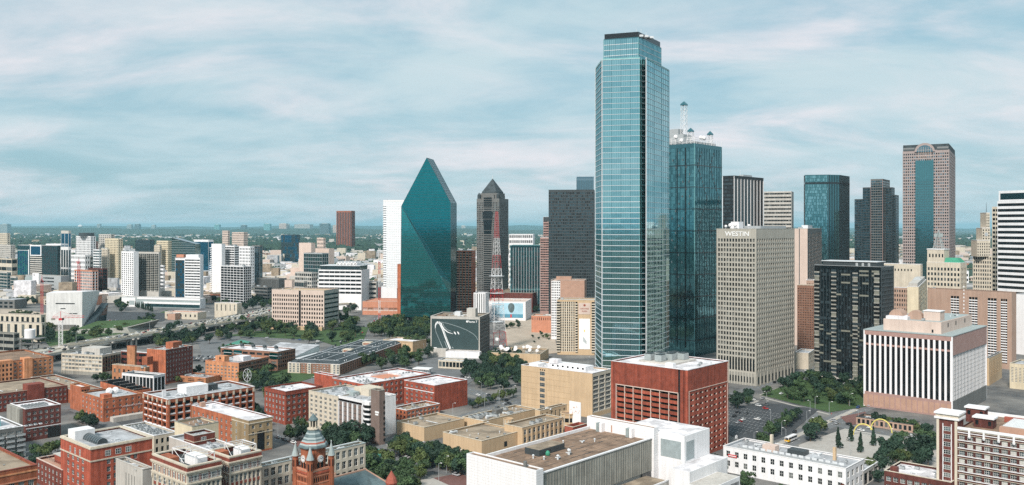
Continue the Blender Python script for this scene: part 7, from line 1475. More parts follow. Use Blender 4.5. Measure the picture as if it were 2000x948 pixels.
# ---- cranes
def crane(px, pyt, Y, lab, jib_a, jib_l, w=1.1, mast='white_enamel', top='red_enamel', zb=0, both=True):
    x, y = ray(px, Y); t = thing('tower_crane', lab, 'crane', (x, y, 0), jib_a); zt = Zat(pyt, Y); m = MB(); n = int(zt / 4); cs = [(-w, -w), (w, -w), (w, w), (-w, w)]
    for k in range(n):
        za, zc = zt * k / n, zt * (k + 1) / n
        for q in range(4): p, s_ = cs[q], cs[(q + 1) % 4]; m.tube((*p, za), (*p, zc), .22, mast); m.tube((*p, za), (*s_, zc), .14, mast); m.tube((*p, zc), (*s_, zc), .12, mast)
    m.build('mast', t)
    m = MB(); m.box(-1.6, -1.6, zt, 1.6, 1.6, zt + 2.2, top); m.box(1.6, -1.2, zt + .2, 3.2, .4, zt + 2.4, 'glass_mid'); m.build('cab', t)
    m = MB(); L1, L2 = jib_l, jib_l * .35
    for a, b in ((2, L1), (-L2, -2)):
        n = max(3, int(abs(b - a) / 4))
        for k in range(n):
            u, v = a + (b - a) * k / n, a + (b - a) * (k + 1) / n; m.tube((u, -.8, zt + 2.4), (v, -.8, zt + 2.4), .16, top); m.tube((u, .8, zt + 2.4), (v, .8, zt + 2.4), .16, top); m.tube((u, 0, zt + 4.2), (v, 0, zt + 4.2), .16, top); m.tube((u, -.8, zt + 2.4), (v, 0, zt + 4.2), .12, top); m.tube((u, .8, zt + 2.4), (v, 0, zt + 4.2), .12, top)
    m.build('jib', t); m = MB(); m.tube((0, 0, zt + 2), (0, 0, zt + 9), .3, top); m.tube((0, 0, zt + 9), (L1 * .6, 0, zt + 4.3), .1, top); m.tube((0, 0, zt + 9), (-L2 * .9, 0, zt + 4.3), .1, top); m.build('apex', t)
    m = MB(); m.box(-L2 - 1, -1, zt + .4, -L2 + 2.5, 1, zt + 2.4, 'grey_concrete'); m.build('counterweight', t)
crane(118.5, 626, 890, 'white lattice tower crane with a red top in front of the museum cube', .25, 22, 1.6)
crane(82, 552, 1120, 'red tower crane in front of the grey panelled sign block', -1.2, 8, 1.2, 'red_enamel')
crane(154, 516, 1480, 'red tower crane before the brick apartments under construction', 2.4, 12, 1.6, 'red_enamel')
for px, pt, pb, Y, w_, lab, mt in ((7, 438, 452, 9000, 14, 'square dark office block alone on the far horizon at the left', 'mirror_steel'), (157, 439, 445, 12000, 6, 'white water tower far away on the horizon', 'white_enamel'), (192, 438, 445, 12500, 6, 'dark slim block on the horizon', 'mirror_steel'), (252, 439, 446, 12000, 9, 'paired low block on the horizon above the left trees', 'mirror_steel'), (267, 438, 446, 12200, 9, 'bluish block on the horizon above the left trees', 'mirror_blue'), (299, 440, 446, 12100, 7, 'small block on the horizon right of the bluish one', 'mirror_steel'),
        (423, 439, 448, 11000, 10, 'teal block on the horizon above the twin towers', 'mirror_teal'), (475, 440, 449, 11000, 10, 'blue block on the horizon right of the twin towers', 'mirror_blue'), (521, 437.5, 452, 10000, 12, 'teal glass block on the horizon left of a pale slab', 'mirror_teal'), (552, 437, 450, 10500, 14, 'pale slab office on the horizon', 'pink_stone'), (560, 438, 450, 10600, 8, 'second pale slab beside the first on the horizon', 'pale_concrete'), (633, 437, 452, 9000, 18, 'blue teal glass office nearest on the horizon, left of the lone brown tower', 'mirror_blue'), (655, 440, 452, 9400, 10, 'pale stepped block right of the blue teal office on the horizon', 'pink_stone'), (590, 438.5, 449, 12000, 30, 'cluster of pale blocks on the horizon', 'pale_concrete'), (905, 441, 449, 12000, 8, 'small pale block on the horizon between the crystal tower and the pyramid tower', 'pale_concrete')):
    mt = {'mirror_steel': 'pale_slate', 'mirror_teal': 'teal_panel', 'mirror_blue': 'slate_roof'}.get(mt, mt); Y *= 1.6; t = thing('distant_office' if mt != 'white_enamel' else 'water_tower', lab, 'building' if mt != 'white_enamel' else 'water tower', (*ray(px, Y), 0)); h = Zat(pt, Y); w_ = w_ / F * Y
    m = MB()
    if mt == 'white_enamel': m.lathe(0, 0, [(4, 0), (4, h * .6), (w_ * .7, h * .75), (w_ * .7, h * .9), (2, h)], mt, 12)
    else: m.box(-w_ / 2, 0, 0, w_ / 2, w_, h, mt); m.box(-w_ * .3, w_ * .2, h, w_ * .3, w_ * .8, h + 6, 'pale_concrete')
    m.build('walls', t)
    if mt != 'white_enamel':
        m = MB()
        for j in range(int(h / 12)): m.box(-w_ / 2 - .2, -.6, 6 + 12 * j, w_ / 2 + .2, 0, 9 + 12 * j, 'glass_mid')
        m.build('window_bands', t, 'stuff')
# ================================================================ ground, streets, trees, traffic, haze
def gmat():
    m = mat('city_ground', (.25, .25, .245), .95, .3, .02); t = m.node_tree; b = t.nodes['Principled BSDF']
    g = nd(t, 'ShaderNodeNewGeometry'); sp_ = nd(t, 'ShaderNodeSeparateXYZ'); t.links.new(g.outputs['Position'], sp_.inputs[0])
    def noise(scale, det, lo, hi, sc=(1, 1, 1)):
        mp = nd(t, 'ShaderNodeMapping'); t.links.new(g.outputs['Position'], mp.inputs[0]); mp.inputs['Scale'].default_value = sc
        n = nd(t, 'ShaderNodeTexNoise'); t.links.new(mp.outputs[0], n.inputs['Vector']); n.inputs['Scale'].default_value = scale; n.inputs['Detail'].default_value = det; n.inputs['Roughness'].default_value = .62
        r = nd(t, 'ShaderNodeMapRange'); t.links.new(n.outputs[0], r.inputs[0]); r.inputs[1].default_value = lo; r.inputs[2].default_value = hi; return r.outputs[0]
    def mx(f, a, bb):
        q = nd(t, 'ShaderNodeMix', data_type='RGBA'); t.links.new(f, q.inputs[0]) if f is not None else None
        for i, v in ((6, a), (7, bb)):
            if isinstance(v, tuple): q.inputs[i].default_value = (*v, 1)
            else: t.links.new(v, q.inputs[i])
        return q.outputs[2]
    conc = mx(noise(.03, 6, .35, .65), (.07, .073, .078), (.22, .21, .195))
    forest = mx(noise(.012, 7, .35, .65), (.014, .036, .022), (.04, .075, .04))
    roofs = mx(noise(.02, 3, .45, .55), (.18, .17, .16), (.62, .58, .55))
    far = mx(noise(.0016, 8, .56, .60), forest, roofs)
    r = nd(t, 'ShaderNodeMapRange'); t.links.new(sp_.outputs[1], r.inputs[0]); r.inputs[1].default_value = 1500; r.inputs[2].default_value = 2300
    r2 = nd(t, 'ShaderNodeMapRange'); t.links.new(sp_.outputs[1], r2.inputs[0]); r2.inputs[1].default_value = 440; r2.inputs[2].default_value = 340  # unseen ground behind the camera darkened so tower glass reflects dark
    t.links.new(mx(r2.outputs[0], mx(r.outputs[0], conc, far), (.012, .026, .016)), b.inputs['Base Color'])
gmat()
m = MB(); m.poly([(-60000, -60000, 0), (60000, -60000, 0), (60000, 70000, 0), (-60000, 70000, 0)], 'city_ground'); m.build('ground', None, 'structure')
def ridge(name, y0, dy, z0, x0, x1, mt):
    m = MB(); n = 60; rr = random.Random(int(y0))
    hs = [z0 * (.75 + .5 * rr.random()) * max(0.0, min(1, (i / n) / .06, (1 - i / n) / .3)) for i in range(n + 1)]
    for i in range(n):
        a, b = x0 + (x1 - x0) * i / n, x0 + (x1 - x0) * (i + 1) / n
        m.poly([(a, y0, 0), (b, y0, 0), (b, y0 + dy, hs[i + 1]), (a, y0 + dy, hs[i])], mt); m.poly([(a, y0 + dy, hs[i]), (b, y0 + dy, hs[i + 1]), (b, y0 + 2.5 * dy, 0), (a, y0 + 2.5 * dy, 0)], mt)
    m.build(name, None, 'structure')
mat('far_woodland', (.03, .06, .035), .95, .4, .004)
ridge('distant_hills', 14000, 3000, 95, -26000, 9000, 'far_woodland'); ridge('distant_hills', 26000, 4000, 150, -40000, 22000, 'far_woodland')
def sheet(name, pts, mt, lvl=1, kind='structure'):
    m = MB(); m.poly([(p[0], p[1], .004 * lvl + .02) for p in pts], mt); return m.build(name, None, kind)
def G2(*p): return [gp(*q) for q in p]
LV = [1]; RC = []
def road(p, q, w, name='street', mt='old_asphalt', walk=True, dash=True):
    a, b = Vector(gp(*p)), Vector(gp(*q)); d = (b - a).normalized(); n = Vector((-d.y, d.x)); LV[0] += 1; L = LV[0]
    sheet(name, [a + n * w / 2, a - n * w / 2, b - n * w / 2, b + n * w / 2], mt, L)
    if dash:
        m = MB(); l = (b - a).length; k = 4.0
        while k < l - 4:
            for o_, c in ((-.25 * w, 'road_paint'), (.25 * w, 'road_paint'), (0, 'yellow_paint')):
                s_ = a + d * k + n * o_; e = s_ + d * 3; m.poly([(*(s_ + n * .09), .02 + .004 * (L + 30)), (*(s_ - n * .09), .02 + .004 * (L + 30)), (*(e - n * .09), .02 + .004 * (L + 30)), (*(e + n * .09), .02 + .004 * (L + 30))], c)
            k += 9
        m.build('lane_markings', None, 'structure'); RC.append((a, b, d, n, w))
    return a, b, d, n
def walk(p, q, w, z=.13):
    a, b = Vector(gp(*p)), Vector(gp(*q)); d = (b - a).normalized(); n = Vector((-d.y, d.x)) * w / 2; m = MB()
    m.prism([tuple(a - n), tuple(b - n), tuple(b + n), tuple(a + n)], -.1, z + .001 * random.random(), 'sidewalk'); m.build('pavement', None, 'structure')
# right hand streets and plaza
road((1420, 915), (1700, 790), 15); road((1700, 790), (1810, 741), 15); road((1380, 770), (1700, 842), 16); road((1700, 842), (1990, 905), 16)
road((1430, 772), (1600, 715), 12); road((1580, 700), (1586, 830), 9, dash=False)
walk((1430, 925), (1500, 890), 4); walk((1520, 868), (1672, 800), 4); walk((1440, 800), (1480, 783), 3)
sheet('car_park', G2((1424, 850), (1424, 795), (1500, 788), (1600, 800), (1540, 850), (1480, 872)), 'asphalt', 46)
sheet('park_lawn', G2((1486, 772), (1560, 742), (1700, 748), (1692, 795), (1620, 806)), 'lawn', 47)
sheet('plaza', G2((1560, 870), (1650, 838), (1830, 868), (1830, 930), (1690, 935), (1560, 905)), 'sidewalk', 48)
sheet('brick_crossing', G2((1640, 815), (1690, 805), (1700, 822), (1660, 832)), 'brick_paving', 49)
walk((1486, 776), (1620, 810), 2.5); walk((1560, 744), (1486, 772), 2.5)
# streets in the middle
road((700, 872), (940, 935), 15); road((640, 900), (1016, 780), 12); road((905, 760), (1030, 800), 13); road((520, 850), (720, 905), 12); road((930, 745), (1150, 720), 12)
road((536, 830), (700, 700), 12); road((640, 760), (560, 690), 10, dash=False); road((500, 760), (640, 735), 10, dash=False)
road((0, 905), (300, 850), 13); road((150, 800), (300, 868), 10, dash=False); road((120, 800), (360, 735), 10, dash=False); road((380, 750), (560, 725), 10, dash=False)
walk((0, 893), (130, 868), 4); walk((0, 925), (110, 905), 5); walk((640, 905), (720, 880), 4); walk((760, 868), (920, 920), 5)
sheet('brick_crossing', G2((560, 862), (620, 855), (700, 885), (640, 905)), 'brick_paving', 50); sheet('brick_crossing', G2((845, 935), (900, 925), (930, 945), (880, 955)), 'brick_paving', 51)
sheet('plaza', G2((720, 930), (790, 910), (880, 950), (760, 965)), 'sidewalk', 52)
sheet('park_lawn', G2((660, 925), (720, 890), (790, 905), (740, 935)), 'lawn', 53); sheet('green_plaza', G2((690, 885), (740, 878), (760, 890), (710, 900)), 'green_court', 54)
sheet('plaza', G2((120, 895), (220, 868), (330, 905), (200, 960)), 'sidewalk', 55)
# mid distance car parks and roads
sheet('car_park', G2((385, 665), (500, 655), (560, 700), (400, 712)), 'old_asphalt', 56); sheet('car_park', G2((800, 700), (840, 690), (960, 720), (900, 760), (830, 745)), 'old_asphalt', 57)
sheet('construction_lot', G2((985, 612), (1075, 618), (1090, 690), (990, 700)), 'bare_soil', 58); sheet('construction_lot', G2((0, 600), (90, 612), (230, 640), (120, 670), (0, 640)), 'bare_soil', 59)
sheet('park_lawn', G2((440, 656), (620, 632), (720, 640), (700, 690), (620, 665)), 'lawn', 60); sheet('running_track', G2((437, 676), (470, 664), (490, 668), (460, 682)), 'green_court', 61)
road((600, 720), (760, 610), 14); road((400, 655), (720, 672), 12); road((700, 690), (850, 700), 16, dash=False); road((985, 700), (1075, 600), 10, dash=False); road((650, 610), (760, 590), 14, dash=False); road((620, 640), (860, 640), 10, dash=False)
sheet('park_lawn', G2((560, 715), (470, 745), (540, 760), (640, 730)), 'lawn', 62); sheet('park_lawn', G2((70, 650), (230, 640), (330, 605), (260, 660), (110, 690)), 'lawn', 63)
sheet('car_park', G2((190, 608), (330, 612), (320, 628), (210, 640)), 'asphalt', 64)
# parking stripes
m = MB()
for k in range(9):
    for i in range(26):
        p = Vector(gp(1432 + k * 0, 848)); e1 = Vector((cos(ANG), sin(ANG))); e2 = Vector((-sin(ANG), cos(ANG))); s_ = p + e1 * (3 + 8.5 * k) + e2 * (2.6 * i - 5)
        m.poly([(*s_, .33), (*(s_ + e2 * .12), .33), (*(s_ + e2 * .12 + e1 * 4.6), .33), (*(s_ + e1 * 4.6), .33)], 'road_paint')
m.build('parking_stripes', None, 'structure')
# ---------------------------------------------------------------- freeway
DECK = [(-505, 660), (-480, 760), (-455, 860), (-436, 950), (-408, 1040), (-384, 1120), (-362, 1230), (-350, 1330), (-300, 1480), (-180, 1640)]
def deck(path, w, z, name, lab):
    t = thing(name, lab, 'road bridge', (path[0][0], path[0][1], 0)); o = Vector(path[0]); P = [Vector(p) for p in path]; N_ = []
    for i in range(len(P)): d = (P[min(i + 1, len(P) - 1)] - P[max(i - 1, 0)]).normalized(); N_.append(Vector((-d.y, d.x)))
    m = MB(); R_ = MB()
    for i in range(len(P) - 1):
        a, b = P[i] - o, P[i + 1] - o; na, nb_ = N_[i], N_[i + 1]
        m.hexa([(*(a - na * w / 2), z - 1.6), (*(b - nb_ * w / 2), z - 1.6), (*(b + nb_ * w / 2), z - 1.6), (*(a + na * w / 2), z - 1.6), (*(a - na * w / 2), z), (*(b - nb_ * w / 2), z), (*(b + nb_ * w / 2), z), (*(a + na * w / 2), z)], 'pale_concrete')
        for s_ in (-1, 1, 0):
            k0, k1 = s_ * (w / 2 - .2), s_ * (w / 2 - .2)
            R_.hexa([(*(a + na * (k0 - .18)), z), (*(b + nb_ * (k1 - .18)), z), (*(b + nb_ * (k1 + .18)), z), (*(a + na * (k0 + .18)), z), (*(a + na * (k0 - .18)), z + 1), (*(b + nb_ * (k1 - .18)), z + 1), (*(b + nb_ * (k1 + .18)), z + 1), (*(a + na * (k0 + .18)), z + 1)], 'cream_stone')
    m.build('deck', t); R_.build('barriers', t)
    S_ = MB()
    for i in range(len(P) - 1):
        a, b = P[i] - o, P[i + 1] - o; na, nb_ = N_[i], N_[i + 1]
        q = [(*(a - na * (w / 2 - 1)), z + .02), (*(b - nb_ * (w / 2 - 1)), z + .02), (*(b + nb_ * (w / 2 - 1)), z + .02), (*(a + na * (w / 2 - 1)), z + .02)]; S_.poly(q, 'warm_concrete')
    S_.build('roadway', t)
    q = MB(); q.box(-.9, -.9, 0, .9, .9, z - 1.6, 'pale_concrete'); q.box(-5, -1, z - 2.9, 5, 1, z - 1.61, 'pale_concrete'); q = q.mesh('pillar')
    for i in range(len(P) - 1):
        l = (P[i + 1] - P[i]).length; k = 0
        while k < l:
            f = k / l; c = P[i].lerp(P[i + 1], f) - o; nn = N_[i].lerp(N_[i + 1], f)
            for s_ in (-.25, .25): link('pillar', q, t, None, (*(c + nn * w * s_), 0), atan2(nn.y, nn.x))
            k += 27
    return t, P, N_
fw, FP_, FN = deck(DECK, 36, 8, 'elevated_freeway', 'wide elevated freeway deck full of cars crossing the left middle distance')
RAMP = [(-448, 880), (-412, 960), (-372, 1060), (-338, 1150), (-318, 1240), (-290, 1330), (-225, 1400), (-120, 1440)]
rp, RP_, RN = deck(RAMP, 11, 10.5, 'freeway_ramp', 'narrower curved ramp rising beside the wide elevated freeway')
# ---------------------------------------------------------------- cars
def car_mesh(col):
    m = MB(); L_, W_ = 4.5, 1.8
    def ring(x, w, z0, z1): return [(x, -w / 2, z0), (x, w / 2, z0), (x, w / 2, z1), (x, -w / 2, z1)]
    secs = [(-2.25, 1.6, .45, .8), (-2.1, 1.8, .3, .95), (-.9, 1.82, .28, 1.0), (1.0, 1.82, .28, .95), (1.9, 1.75, .3, .82), (2.25, 1.5, .42, .66)]
    for i in range(len(secs) - 1):
        a, b = ring(*secs[i]), ring(*secs[i + 1]); m.hexa([a[0], b[0], b[1], a[1], a[3], b[3], b[2], a[2]], col, () if i in (0, 4) else (3, 5))
    m.hexa([(-1.5, -.72, 1.42), (.35, -.72, 1.42), (.35, .72, 1.42), (-1.5, .72, 1.42), (-1.4, -.68, 1.48), (.25, -.68, 1.48), (.25, .68, 1.48), (-1.4, .68, 1.48)], col)
    return m.mesh('car')
gmb = MB(); gmb.hexa([(-2.0, -.86, .93), (1.1, -.86, .93), (1.1, .86, .93), (-2.0, .86, .93), (-1.5, -.7, 1.43), (.35, -.7, 1.43), (.35, .7, 1.43), (-1.5, .7, 1.43)], 'glass_black'); GLM = gmb.mesh('cabin_glass')
wmb = MB(); wmb.tube((0, -.12, .33), (0, .12, .33), .33, 'rubber', 10); wmb.tube((0, -.13, .33), (0, .13, .33), .17, 'pale_metal', 8); WHM = wmb.mesh('wheel')
CN = ['white', 'silver', 'black', 'grey', 'red', 'blue', 'yellow']; CARM = {c: car_mesh('car_' + c) for c in CN}
def far_mesh(c):
    k = CARM[c].copy(); return k
CARQ = []
class Dm(dict): pass
def car(x, y, z, rz, c, label, group, near=True):
    CARQ.append((x, y, z, rz, c, label, group)); return Dm()
def make_car(x, y, z, rz, c, label, group):
    if y < 720:
        t = thing('parked_car' if 'parked' in group else 'car', label, 'car', (x, y, z), rz, group)
        link('body', CARM[c], t); link('cabin_glass', GLM, t)
        for a in (-1.35, 1.4):
            for b in (-.82, .82): link('wheel', WHM, t, None, (a, b, 0))
    else:
        t = link('car', CARM[c], None, None, (x, y, z), rz); tag(t, label, 'car', group); link('cabin_glass', GLM, t)
    return t
CB = [(o.location[0] + 10 * cos(o.rotation_euler[2] + .8), o.location[1] + 10 * sin(o.rotation_euler[2] + .8)) for o in C.objects if o.parent is None and o.get('category') == 'building']
rc = random.Random(11); wts = ['white'] * 5 + ['silver'] * 4 + ['black'] * 4 + ['grey'] * 3 + ['red', 'blue']
def drive(P, N_, w, z, lanes, step, lab, grp, n):
    cnt = 0
    for i in range(len(P) - 1):
        l = (P[i + 1] - P[i]).length; d = (P[i + 1] - P[i]).normalized()
        for ln in lanes:
            k = rc.uniform(0, step)
            while k < l and cnt < n:
                c = P[i].lerp(P[i + 1], k / l) + N_[i].lerp(N_[i + 1], k / l) * ln; col = rc.choice(wts)
                car(c.x, c.y, z + .03, atan2(d.y, d.x) + (pi if ln > 0 else 0), col, lab % col, grp % col, False); cnt += 1; k += rc.uniform(step * .5, step * 1.6)
drive(FP_, FN, 36, 8, (-15, -11.5, -8, -4.5, 4.5, 8, 11.5, 15), 19, '%s car driving on the wide elevated freeway', '%s cars on the freeway', 460)
drive(RP_, RN, 11, 10.5, (-2.2, 2.2), 34, '%s car driving on the curved freeway ramp', '%s cars on the ramp', 40)
E1 = Vector((cos(ANG), sin(ANG))); E2 = Vector((-sin(ANG), cos(ANG)))
def lot(p, rows, n, da, db, lab, grp, ang=ANG, fill=.7, near=False):
    p = Vector(gp(*p)); e1 = Vector((cos(ang), sin(ang))); e2 = Vector((-sin(ang), cos(ang)))
    for r_ in range(rows):
        for k in range(n):
            if rc.random() > fill: continue
            q = p + e1 * da * r_ + e2 * db * k; col = rc.choice(wts); car(q.x, q.y, .34 if near else .3, ang + rc.uniform(-.03, .03), col, lab % col, grp % col, near)
lot((210, 636), 5, 22, 11, 2.9, '%s car in the crowded car park right of the museum cube', '%s cars parked by the museum', U(70), .8)
lot((398, 712), 4, 14, 12, 3.0, '%s car in the car park behind the orange office', '%s cars parked behind the orange office', U(66), .6)
lot((905, 745), 2, 7, 14, 3.2, '%s car in the lot in front of the tree park', '%s cars parked before the tree park', ANG, .6)
lot((655, 640), 3, 10, 12, 3.0, '%s car in the lot left of the pink hall', '%s cars parked by the pink hall', U(66), .6)
for px, py, c, lab in ((1479, 821, 'white', 'leftmost of the white cars parked in a short row in the dark car park'), (1442, 828, 'silver', 'silver car at the left end of the row in the dark car park'), (1452, 822, 'white', 'white car behind the silver one in the dark car park'), (1446, 826, 'red', 'dark red car squeezed among white cars in the dark car park'), (1435, 815, 'black', 'black car near the red garage corner in the dark car park'), (1440, 808, 'black', 'second black car farther back in the dark car park'), (1458, 809, 'grey', 'grey car under the rear hedge of the dark car park'),
        (1478, 862, 'black', 'black car on the street beside the parking entrance'), (1664, 838, 'black', 'black car waiting by the yellow arches'), (1650, 752, 'silver', 'silver car beyond the park trees'), (700 + 77, 893, 'black', 'black car parked along the street of trees'), (794, 897, 'white', 'white car parked behind the black one along the street of trees'), (839, 907, 'yellow', 'yellow taxi driving past the row of street trees'), (716, 893, 'silver', 'silver car in the small lot near the courthouse lawn'), (762, 900, 'white', 'white car at the small lot near the courthouse lawn'), (764, 906, 'black', 'black car at the front of the small lot near the courthouse lawn'), (542, 856, 'white', 'white car at the kerb of the dark street by the brick block'), (572, 827, 'white', 'white van like car below the brick block of arched windows'), (936, 786, 'grey', 'grey car driving on the avenue before the tree park'),
        (80, 806, 'white', 'white car on the low roof deck left of the brick loft'), (1868, 842, 'red', 'red car on the street behind the pinstriped block corner'), (1700, 838, 'white', 'white van behind the yellow arches'), (1526, 771, 'white', 'white car turning at the hotel entrance'), (1470, 783, 'white', 'white car in front of the hotel'), (1490, 780, 'silver', 'silver car in front of the hotel beside a white one')):
    x, y = gp(px, py); car(x, y, .36, ANG + (0 if rc.random() < .5 else pi / 2), c, lab, 'single cars on streets and lots')
kk = 0; LAMPS = []
for a, b, d, n, w in RC:
    l = (b - a).length; k = rc.uniform(5, 15)
    while k < l:
        for s_ in (-1, 1):
            if rc.random() < .34:
                q = a + d * (k + rc.uniform(-3, 3)) - n * s_ * w * rc.choice((.13, .36)); px = XC + q.x / q.y * F; py = YH + H * F / q.y
                if any(abs(q.x - o[0]) < 16 and abs(q.y - o[1]) < 16 for o in CB): continue
                col = rc.choice(wts); wh = ('left of the clock tower' if px < 580 else 'between the clock tower and the tan blocks' if px < 1000 else 'between hotel and pinstriped block'); wh = ('far streets ' if q.y > 800 else 'near streets ') + wh
                car(q.x, q.y, .36, atan2(d.y, d.x) + (0 if s_ > 0 else pi), col, col + ' car on the ' + wh, col + ' cars on the ' + wh, q.y < 700); kk += 1
        k += 13
        if int(k / 13) % 3 == 0 and a.y < 760:
            q = a + d * k + n * (w / 2 + 1.2)
            if not any(abs(q.x - o[0]) < 14 and abs(q.y - o[1]) < 14 for o in CB): LAMPS.append((q.x, q.y, atan2(-n.y, -n.x)))
CARQ.sort(key=lambda q: q[1])
for q in CARQ[:290]: make_car(*q)
m = MB()
for x, y, z, rz, c, *_ in CARQ[290:]:
    co, si = cos(rz), sin(rz)
    def tr(p): return (x + p[0] * co - p[1] * si, y + p[0] * si + p[1] * co, z + p[2])
    for me, in ((CARM[c],), (GLM,)):
        b = len(m.v); m.v.extend(tr(v.co) for v in me.vertices); k = m.mi(me.materials[0].name)
        for p in me.polygons: m.f.append(tuple(b + i for i in p.vertices)); m.m.append(k)
m.build('distant_cars', None, 'stuff')
# ---------------------------------------------------------------- trees
def leaf_mat(name, col):
    m = mat(name, col, .7, .45, .35, 0, 0, .3, 0, .28); return m
leaf_mat('foliage', (.050, .088, .036)); leaf_mat('foliage_dark', (.026, .054, .034)); leaf_mat('foliage_olive', (.085, .115, .038)); leaf_mat('foliage_rust', (.18, .045, .02))
def crown_mesh(seed, mt, rad, hgt, base, n=900, lobes=9, leaf=.62, cone=False):
    rr = np.random.default_rng(seed); V = []; Fc = []
    L_ = []
    for k in range(lobes):
        a = rr.uniform(0, 2 * pi); q = rr.uniform(.1, .78) * rad; z = base + hgt * rr.uniform(.25, .82)
        if cone: f = k / lobes; q = rr.uniform(0, .3) * rad * (1 - f); z = base + hgt * (f * .9 + .06)
        L_.append((q * cos(a), q * sin(a), z, rad * rr.uniform(.24, .50) * ((1.15 - k / lobes) if cone else 1), hgt * rr.uniform(.2, .34) * (.7 if cone else 1)))
    for i in range(n):
        lx, ly, lz, lr, lh = L_[rr.integers(len(L_))]; d = rr.normal(size=3); d /= np.linalg.norm(d); d[2] = abs(d[2]) * 1.0 if rr.random() < .72 else d[2]; q = rr.uniform(.72, 1.05)
        c = np.array([lx + d[0] * lr * q, ly + d[1] * lr * q, lz + d[2] * lh * q]); nn = d + rr.normal(size=3) * .45; nn /= np.linalg.norm(nn)
        t = np.cross(nn, rr.normal(size=3)); t /= np.linalg.norm(t); b = np.cross(nn, t); s_ = leaf * rr.uniform(.6, 1.3); k = len(V)
        for u, v in ((-1, -.7), (.9, -1), (1, .8), (-.8, 1)): V.append(tuple(c + t * u * s_ + b * v * s_ * .8))
        Fc.append((k, k + 1, k + 2, k + 3))
    me = bpy.data.meshes.new('crown'); me.from_pydata(V, [], Fc); me.materials.append(MATS[mt]); return me
def trunk_mesh(seed, h, r):
    rr = random.Random(seed); m = MB(); m.tube((0, 0, 0), (0, 0, h * .45), r, 'bark', 7, r * .7)
    for k in range(5): a = k * 1.26 + rr.random(); m.tube((0, 0, h * (.3 + .03 * k)), (cos(a) * h * .25, sin(a) * h * .25, h * (.62 + .06 * k)), r * .5, 'bark', 5, r * .18)
    m.tube((0, 0, h * .44), (0, 0, h * .8), r * .65, 'bark', 6, r * .2); return m.mesh('trunk')
TREES = {}
for key, mt, cone in (('oak', 'foliage', 0), ('dark', 'foliage_dark', 0), ('olive', 'foliage_olive', 0), ('rust', 'foliage_rust', 0), ('pine', 'foliage_dark', 1)):
    TREES[key] = [(crown_mesh(s_ * 7 + 1, mt, 4.6 if not cone else 4.2, 7.5 if not cone else 10.5, 1.8 if not cone else 1.0, 1700, 15, .36, bool(cone)), trunk_mesh(s_, 8, .28)) for s_ in range(4 if not cone else 2)]
rt = random.Random(5); OCC = []
FAR = []
def tree(x, y, kind, s_, label, group, parts=True, z=.0):
    if y > 760: FAR.append((x, y, kind, s_)); return
    cm_, tm_ = rt.choice(TREES[kind]); t = thing('tree', label, 'tree', (x, y, z), rt.uniform(0, 6.28), group); k = s_ * rt.uniform(.85, 1.15); t.scale = (k, k, k * rt.uniform(.9, 1.1))
    link('crown', cm_, t); link('trunk', tm_, t); return t
def inpoly(p, P):
    c = False; n = len(P)
    for i in range(n):
        a, b = P[i], P[i - 1]
        if (a[1] > p[1]) != (b[1] > p[1]) and p[0] < (b[0] - a[0]) * (p[1] - a[1]) / (b[1] - a[1]) + a[0]: c = not c
    return c
def grove(pix, n, kinds, s_, label, group, mind=5.0):
    P = G2(*pix); xs = [p[0] for p in P]; ys = [p[1] for p in P]; done = []; tries = 0
    while len(done) < n and tries < n * 40:
        tries += 1; p = (rt.uniform(min(xs), max(xs)), rt.uniform(min(ys), max(ys)))
        if not inpoly(p, P) or any(hypot(p[0] - q[0], p[1] - q[1]) < mind for q in done): continue
        done.append(p); f1 = (p[1] - min(ys)) / (max(ys) - min(ys)); q_ = p[0] / p[1]; lo, hi = min(a[0] / a[1] for a in P), max(a[0] / a[1] for a in P); f2 = (q_ - lo) / (hi - lo)
        lb = (('near', 'middle', 'far')[min(2, int(f1 * 3))] + ' ' + ('leftmost', 'left', 'central', 'right', 'rightmost')[min(4, int(f2 * 5))] + ' ' + label) if n > 3 else label
        tree(p[0], p[1], rt.choice(kinds), s_ * rt.uniform(.8, 1.2), lb, group)
ORD = ['leftmost', 'second from left', 'third from left', 'fourth from left', 'fifth from left', 'sixth from left', 'seventh from left', 'eighth from left', 'ninth from left', 'tenth from left']
def row(p, q, n, kinds, s_, label, group):
    if p[0] > q[0]: p, q = q, p
    a, b = Vector(gp(*p)), Vector(gp(*q))
    for i in range(n): c = a.lerp(b, (i + .5) / n); tree(c.x + rt.uniform(-1, 1), c.y + rt.uniform(-1, 1), rt.choice(kinds), s_, (ORD[i] + ' ' + label) if n <= 10 else ('left end', 'left of middle', 'right of middle', 'right end')[4 * i // n] + ' ' + label, group)
ok, dk = ['oak', 'dark', 'oak', 'oak', 'dark', 'olive'], ['dark', 'dark', 'oak', 'dark', 'oak', 'dark', 'dark', 'dark', 'oak', 'olive']
grove([(1490, 772), (1560, 742), (1700, 744), (1690, 790), (1625, 800)], 46, dk, 1.0, 'leafy tree in the park in front of the black glass block', 'trees in the hotel park', 5)
grove([(1425, 800), (1445, 775), (1480, 780), (1470, 800)], 8, dk, .9, 'tree at the rear edge of the dark car park', 'trees behind the car park')
row((1500, 858), (1562, 815), 9, ok, .85, 'tree in the row between the dark car park and the diagonal street', 'street trees by the car park'); row((1480, 872), (1500, 885), 3, ok, .9, 'tree at the front corner of the dark car park', 'car park corner trees')
row((1578, 868), (1608, 838), 3, dk, 1.2, 'big tree over the bus shelter on the diagonal street', 'trees at the bus shelter')
for px, py in ((1637, 876), (1662, 862), (1681, 884), (1706, 872)): x, y = gp(px, py); tree(x, y, 'pine', .85, 'conical tree standing on the pale plaza by the yellow arches', 'conical plaza trees')
